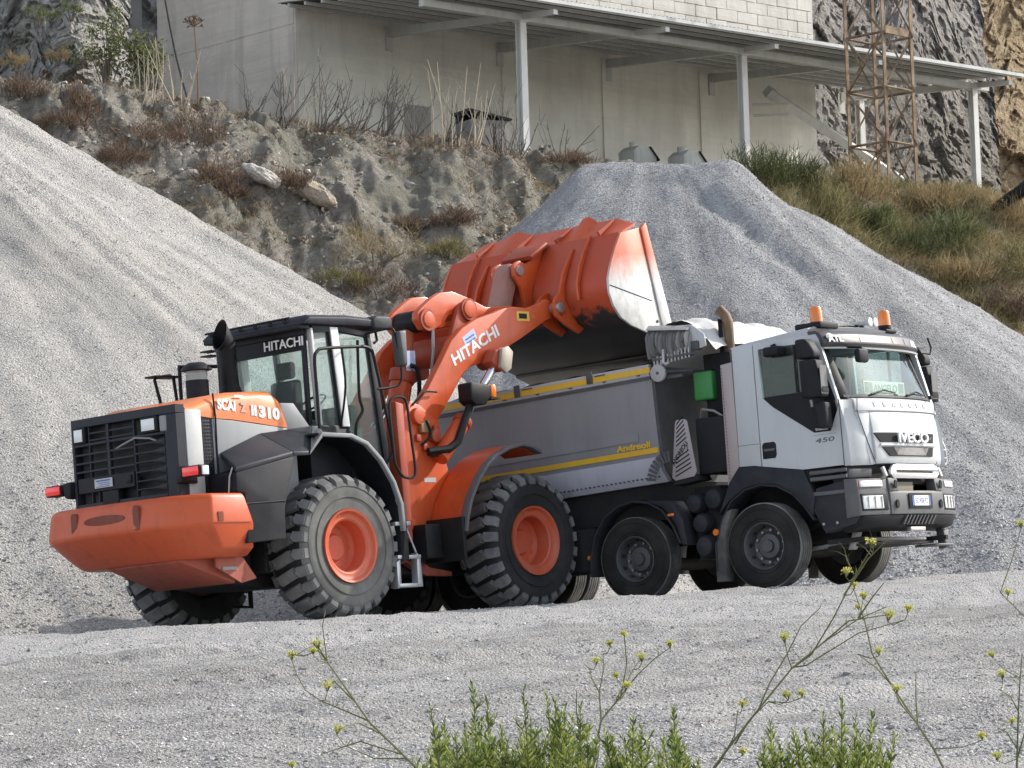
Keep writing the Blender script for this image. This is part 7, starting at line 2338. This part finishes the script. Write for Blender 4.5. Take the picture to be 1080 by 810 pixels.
# leafy bush by the upper left rock
def leaf_cloud(P, size, rs, up=0.3):
    """two-triangle leaves folded along the middle"""
    n = len(P)
    d = unit(rs.normal(size=(n, 3)) + np.array([0, 0, up]))
    s = unit(np.cross(d, rs.normal(size=(n, 3))))
    nrm = np.cross(d, s)
    L = (size * rs.uniform(0.6, 1.3, n))[:, None]
    w = L * 0.26
    V = np.stack([P, P + d * L * 0.5 + s * w + nrm * w * 0.3, P + d * L, P + d * L * 0.5 - s * w + nrm * w * 0.3], 1)
    Fq = np.arange(n * 4).reshape(n, 4)
    return V.reshape(-1, 3), Fq


for u, v, r, lab in ((112, 45, 0.80, 'olive leafy bush before the dark wall at the upper left'), (150, 60, 0.55, 'smaller leafy bush right of the olive bush by the hanging cable')):
    c = at(u, v, 72.5)
    t = thing('leafy_bush', lab, 'bush', c)
    rs = np.random.default_rng(int(u))
    cl = unit(rs.normal(size=(26, 3))) * rs.uniform(0.3, 1, (26, 1)) * r * np.array([1.0, 0.8, 1.1])
    P = cl[rs.integers(0, 26, 1500)] + rs.normal(size=(1500, 3)) * 0.09
    Vv, Ff = leaf_cloud(P, 0.085, rs)
    raw_mesh('crown', Vv, Ff, OLIVE, False, t)
    mb = MB()
    for q in cl[:14]:
        mb.tube([(0.0, 0, -1.3), (q[0] * 0.4, q[1] * 0.4, -0.3 + q[2] * 0.4), tuple(q)], [0.02, 0.012, 0.005], 5)
    mb.build('stem', BARK, t)

# ------------------------------------------------------------------ foreground plants
FST = island_mat('fennel_stem', [(0.0, (0.10, 0.115, 0.045)), (1.0, (0.20, 0.20, 0.09))], 0.7)
FFL = island_mat('fennel_flower', [(0.0, (0.45, 0.45, 0.11)), (1.0, (0.74, 0.71, 0.25))], 0.8, 0.45)
HERB = island_mat('herb_leaf', [(0.0, (0.05, 0.085, 0.018)), (0.5, (0.18, 0.24, 0.05)), (1.0, (0.48, 0.50, 0.14))], 0.45, 0.4)
HSTEM = island_mat('herb_stem', [(0.0, (0.10, 0.11, 0.05)), (1.0, (0.17, 0.16, 0.08))], 0.8)


def fennel(label, Y, lines, heads, seed, grp='flowering fennel at the road edge'):
    """lines: stalks as runs of (u, v) seen points at depth about Y; heads: (u, v, radius px)"""
    rs = random.Random(seed)
    nrs = np.random.default_rng(seed)
    root = at(*lines[0][0], Y)
    t = thing('fennel', label, 'fennel', root, group=grp)
    first = True
    ALLP = []
    for ln in lines:
        dz = rs.uniform(-0.12, 0.12)
        pts = []
        for i, (u, v) in enumerate(ln):
            f = i / max(1, len(ln) - 1)
            pts.append(at(u, v, Y + dz * f) - root)
        if first:                                # the stalk goes on down to the ground below the frame
            g = Vector((pts[0].x * 1.02, pts[0].y, 0)) + root
            d0 = (pts[0] - pts[1]).normalized()
            gz = float(ground_z(np.array([g.x]), np.array([g.y]))[0]) - root.z
            pts = [Vector((pts[0].x + d0.x * 0.18, pts[0].y, gz - 0.03)), pts[0] + d0 * 0.14] + pts
        ALLP.extend(pts[2:] if first else pts)
        r0 = 0.0050 if first else 0.0027
        rr_ = [r0 + (0.0013 - r0) * i / (len(pts) - 1) for i in range(len(pts))]
        MB().tube(pts, rr_, 6).build('stem' if first else 'branch', FST, t)
        first = False
    for (u, v, rp) in heads:
        c = at(u, v, Y + rs.uniform(-0.1, 0.1)) - root
        R = 0.7 * rp * Y / F_PX
        mb = MB()
        stalk = c - Vector((rs.uniform(-0.3, 0.3), 0, 1)) * R * 1.6
        near_ = min(ALLP, key=lambda q: (q - stalk).length + (0.3 if q.z > stalk.z + 0.01 else 0))
        mb.tube([near_, near_.lerp(stalk, 0.6) + Vector((0, 0, -0.01)), stalk], [0.0018, 0.0014, 0.0012], 4)
        for i in range(11):
            a = rs.uniform(0, 2 * pi)
            k_ = sqrt(rs.uniform(0, 1))
            e = c + Vector((cos(a) * k_, sin(a) * k_, rs.uniform(-0.15, 0.25))) * R
            mb.tube([stalk, e], [0.0012, 0.0009], 3)
        h_ = mb.build('umbel', FST, t)
        P = []
        for i in range(85):
            a = rs.uniform(0, 2 * pi)
            k_ = sqrt(rs.uniform(0, 1))
            P.append(c + Vector((cos(a) * k_, sin(a) * k_, rs.uniform(-0.45, 0.5))) * R * 1.15)
        Vv, Ff = leaf_cloud(np.array([tuple(p) for p in P]), 0.0085, nrs)
        raw_mesh('florets', Vv, Ff, FFL, False, h_)
    # hair-fine leaves
    P, D = [], []
    for ln in lines:
        for i in range(len(ln) - 1):
            for q in range(5):
                f = rs.random()
                u, v = ln[i][0] + (ln[i + 1][0] - ln[i][0]) * f, ln[i][1] + (ln[i + 1][1] - ln[i][1]) * f
                if rs.random() < 0.5:
                    P.append(tuple(at(u, v, Y) - root))
                    D.append((rs.gauss(0, 0.6), rs.gauss(0, 0.4), 0.8))
    if P:
        strips('leaf', np.array(P), unit(np.array(D)), nrs.uniform(0.02, 0.06, len(P)), np.full(len(P), 0.0011), FST, 0.3, 2, None, t, nrs)


fennel('leaning fennel stalk at the lower left before the loader', 9.4,
       [[(455, 825), (425, 796), (390, 762), (362, 722), (345, 698), (340, 660), (342, 650)], [(345, 698), (336, 686), (320, 692), (306, 690)], [(347, 700), (335, 681), (332, 677)], [(372, 738), (352, 718), (347, 726)],
        [(388, 760), (365, 750), (340, 740), (322, 728)], [(425, 796), (380, 782), (355, 790), (338, 796)], [(400, 773), (378, 762), (360, 768)], [(430, 800), (395, 800), (372, 790)]],
       [(334, 678, 7), (308, 690, 6), (345, 722, 7), (357, 768, 6), (330, 686, 4), (308, 806, 4)], 3)
fennel('branching fennel in the middle rising out of the green herbs', 9.6,
       [[(622, 830), (630, 780), (634, 760), (650, 740), (672, 712), (690, 695), (708, 682)], [(634, 760), (632, 730), (637, 705), (636, 690)], [(640, 752), (655, 735), (661, 700), (658, 668)], [(632, 730), (624, 715), (622, 705)],
        [(650, 738), (655, 728), (662, 722)], [(660, 722), (668, 706), (677, 693)], [(622, 822), (612, 785), (608, 750), (608, 728)], [(626, 828), (632, 790)]],
       [(629, 696, 5), (643, 678, 4), (677, 692, 6), (661, 722, 6), (706, 678, 4), (650, 712, 3), (658, 668, 3)], 5)
fennel('tall fennel crossing in front of the truck front wheel', 9.2,
       [[(738, 830), (775, 780), (800, 748), (835, 705), (868, 678), (905, 653), (935, 640)], [(835, 705), (856, 690), (880, 650), (900, 610), (918, 580), (920, 570)], [(868, 678), (895, 655), (925, 650), (940, 648)], [(890, 628), (915, 590), (932, 573)],
        [(800, 748), (812, 720), (830, 690), (845, 660), (865, 641)], [(775, 785), (790, 760), (810, 740)], [(900, 605), (893, 590), (892, 585)], [(835, 704), (850, 702), (905, 668), (950, 655)],
        [(905, 652), (920, 630), (932, 615)], [(740, 828), (762, 800), (775, 775), (778, 750)]],
       [(919, 571, 7), (893, 602, 6), (901, 617, 3), (827, 671, 7), (938, 647, 8), (958, 641, 5), (829, 732, 6), (845, 731, 4), (783, 742, 5), (784, 792, 4), (911, 628, 4)], 7)
fennel('slender fennel stalk leaning left at the right side', 9.8,
       [[(1005, 830), (985, 790), (965, 760), (940, 722), (920, 690), (912, 655), (905, 635), (900, 620)], [(940, 722), (925, 705), (905, 690)], [(965, 760), (952, 745), (942, 727)], [(968, 765), (966, 735), (966, 710)]],
       [(927, 686, 5), (946, 725, 6), (905, 640, 3), (1035, 775, 5)], 9)
fennel('small fennel at the right edge of the frame', 10.2,
       [[(1072, 830), (1073, 790), (1074, 750), (1076, 715), (1078, 690)], [(1074, 750), (1066, 735), (1055, 728)], [(1073, 800), (1090, 740), (1095, 690), (1090, 660), (1075, 645), (1060, 630), (1055, 625)], [(1073, 790), (1062, 772), (1052, 768)]],
       [(1063, 624, 4), (1056, 710, 6), (1052, 796, 6), (1076, 552, 5), (1046, 690, 4), (1068, 760, 4)], 11)


def herb(label, Y, tops, seed, grp='leafy green herbs at the lower edge'):
    """a clump of leafy upright shoots; tops = seen points of the shoot tips"""
    rs = random.Random(seed)
    nrs = np.random.default_rng(seed)
    u0 = sum(p[0] for p in tops) / len(tops)
    root = at(u0, 860, Y)
    t = thing('leafy_herb', label, 'herb', root, group=grp)
    for (u, v) in tops:
        yy_ = Y + rs.uniform(-0.35, 0.35)
        tip = at(u, v, yy_) - root
        foot = Vector(((tip.x) * 0.55 + rs.uniform(-0.03, 0.03), tip.y * 0.6, -0.06))
        mid = foot.lerp(tip, 0.5) + Vector((rs.uniform(-0.012, 0.012), 0, 0))
        fw = foot + root
        gz = float(ground_z(np.array([fw.x]), np.array([fw.y]))[0]) - root.z
        sh = MB().tube([Vector((foot.x * 0.6, foot.y * 0.8, gz - 0.03)), foot, mid, tip], [0.005, 0.0038, 0.0028, 0.0010], 5).build('shoot', HSTEM, t)
        L = (tip - foot).length
        P, D, S = [], [], []
        axes = [(foot, mid, tip)]
        for q in range(int(3 + 6 * min(1.3, L / 0.22))):          # side shoots, longer low down
            f = rs.uniform(0.15, 0.82)
            p = foot.lerp(mid, f * 2) if f < 0.5 else mid.lerp(tip, f * 2 - 1)
            a = rs.uniform(0, 2 * pi)
            ln_ = (0.105 * (1 - f) + 0.02) * rs.uniform(0.7, 1.3)
            e = p + Vector((cos(a) * 0.62, sin(a) * 0.62, 0.80)) * ln_
            axes.append((p, p.lerp(e, 0.5) + Vector((cos(a), sin(a), 0)) * ln_ * 0.08, e))
        mbs = MB()
        for k_, (p0, p1, p2) in enumerate(axes):
            La = (p2 - p0).length
            if k_:
                mbs.tube([p0, p1, p2], [0.0015, 0.0012, 0.0006], 4)
            n0 = max(8, int(La * 230))
            for i in range(n0):
                f = (i + rs.random()) / n0
                p = p0.lerp(p1, f * 2) if f < 0.5 else p1.lerp(p2, f * 2 - 1)
                a = i * 2.4 + rs.uniform(-0.4, 0.4)
                sp_ = 1.0 - 0.5 * f
                P.append(p)
                D.append((cos(a) * sp_, sin(a) * sp_, 0.55 + 0.5 * f))
                S.append((0.038 if k_ == 0 else 0.030) * (1.0 - 0.45 * f ** 2) * rs.uniform(0.7, 1.2))
        n_ = len(P)
        mbs.build('side_shoots', HSTEM, sh)['kind'] = 'stuff'
        P, D, S = np.array([tuple(p) for p in P]), unit(np.array(D)), np.array(S)
        s_ = unit(np.cross(D, nrs.normal(size=(n_, 3))))
        nr = np.cross(D, s_)
        w = (S * 0.125)[:, None]
        Lq = S[:, None]
        V = np.stack([P, P + D * Lq * 0.45 + s_ * w + nr * w * 0.4, P + D * Lq + nr * Lq * 0.08, P + D * Lq * 0.45 - s_ * w + nr * w * 0.4], 1).reshape(-1, 3)
        raw_mesh('leaf', V, np.arange(n_ * 4).reshape(n_, 4), HERB, False, sh)


herb('green herb clump, leftmost at the lower edge', 8.8, [(454, 746), (468, 760), (480, 772), (452, 790), (492, 786), (474, 800), (462, 792), (440, 802)], 1)
herb('tall green herb clump with a dark pointed tip', 9.0, [(498, 720), (514, 738), (508, 760), (528, 764), (490, 768), (536, 780), (520, 782), (502, 786), (545, 792)], 2)
herb('green herb clump with two pointed tips, left of the branching fennel', 8.9, [(552, 727), (576, 731), (560, 760), (590, 752), (568, 772), (586, 780), (548, 770), (600, 786), (575, 794)], 3)
herb('thin tall green herb with small yellow buds beside the branching fennel', 9.1, [(586, 738), (596, 746), (612, 745), (618, 770), (604, 780), (630, 790), (590, 765)], 4)
herb('dark green herb clump right of the branching fennel', 8.9, [(637, 768), (646, 780), (668, 756), (676, 768), (660, 786), (684, 786), (650, 796), (640, 800)], 5)
herb('single dark pointed herb at the right end of the green row', 8.9, [(710, 746), (712, 780), (700, 782), (722, 792), (694, 796), (708, 800)], 6)
herb('bushy olive green herb at the lower right', 9.0, [(888, 738), (868, 752), (902, 758), (878, 768), (920, 752), (850, 772), (908, 780), (890, 788), (930, 782), (862, 790), (842, 786), (945, 776), (836, 770), (914, 796)], 7)
herb('small olive green herb left of the bushy herb at the lower right', 9.0, [(812, 762), (806, 780), (822, 786), (816, 796), (830, 800)], 8)
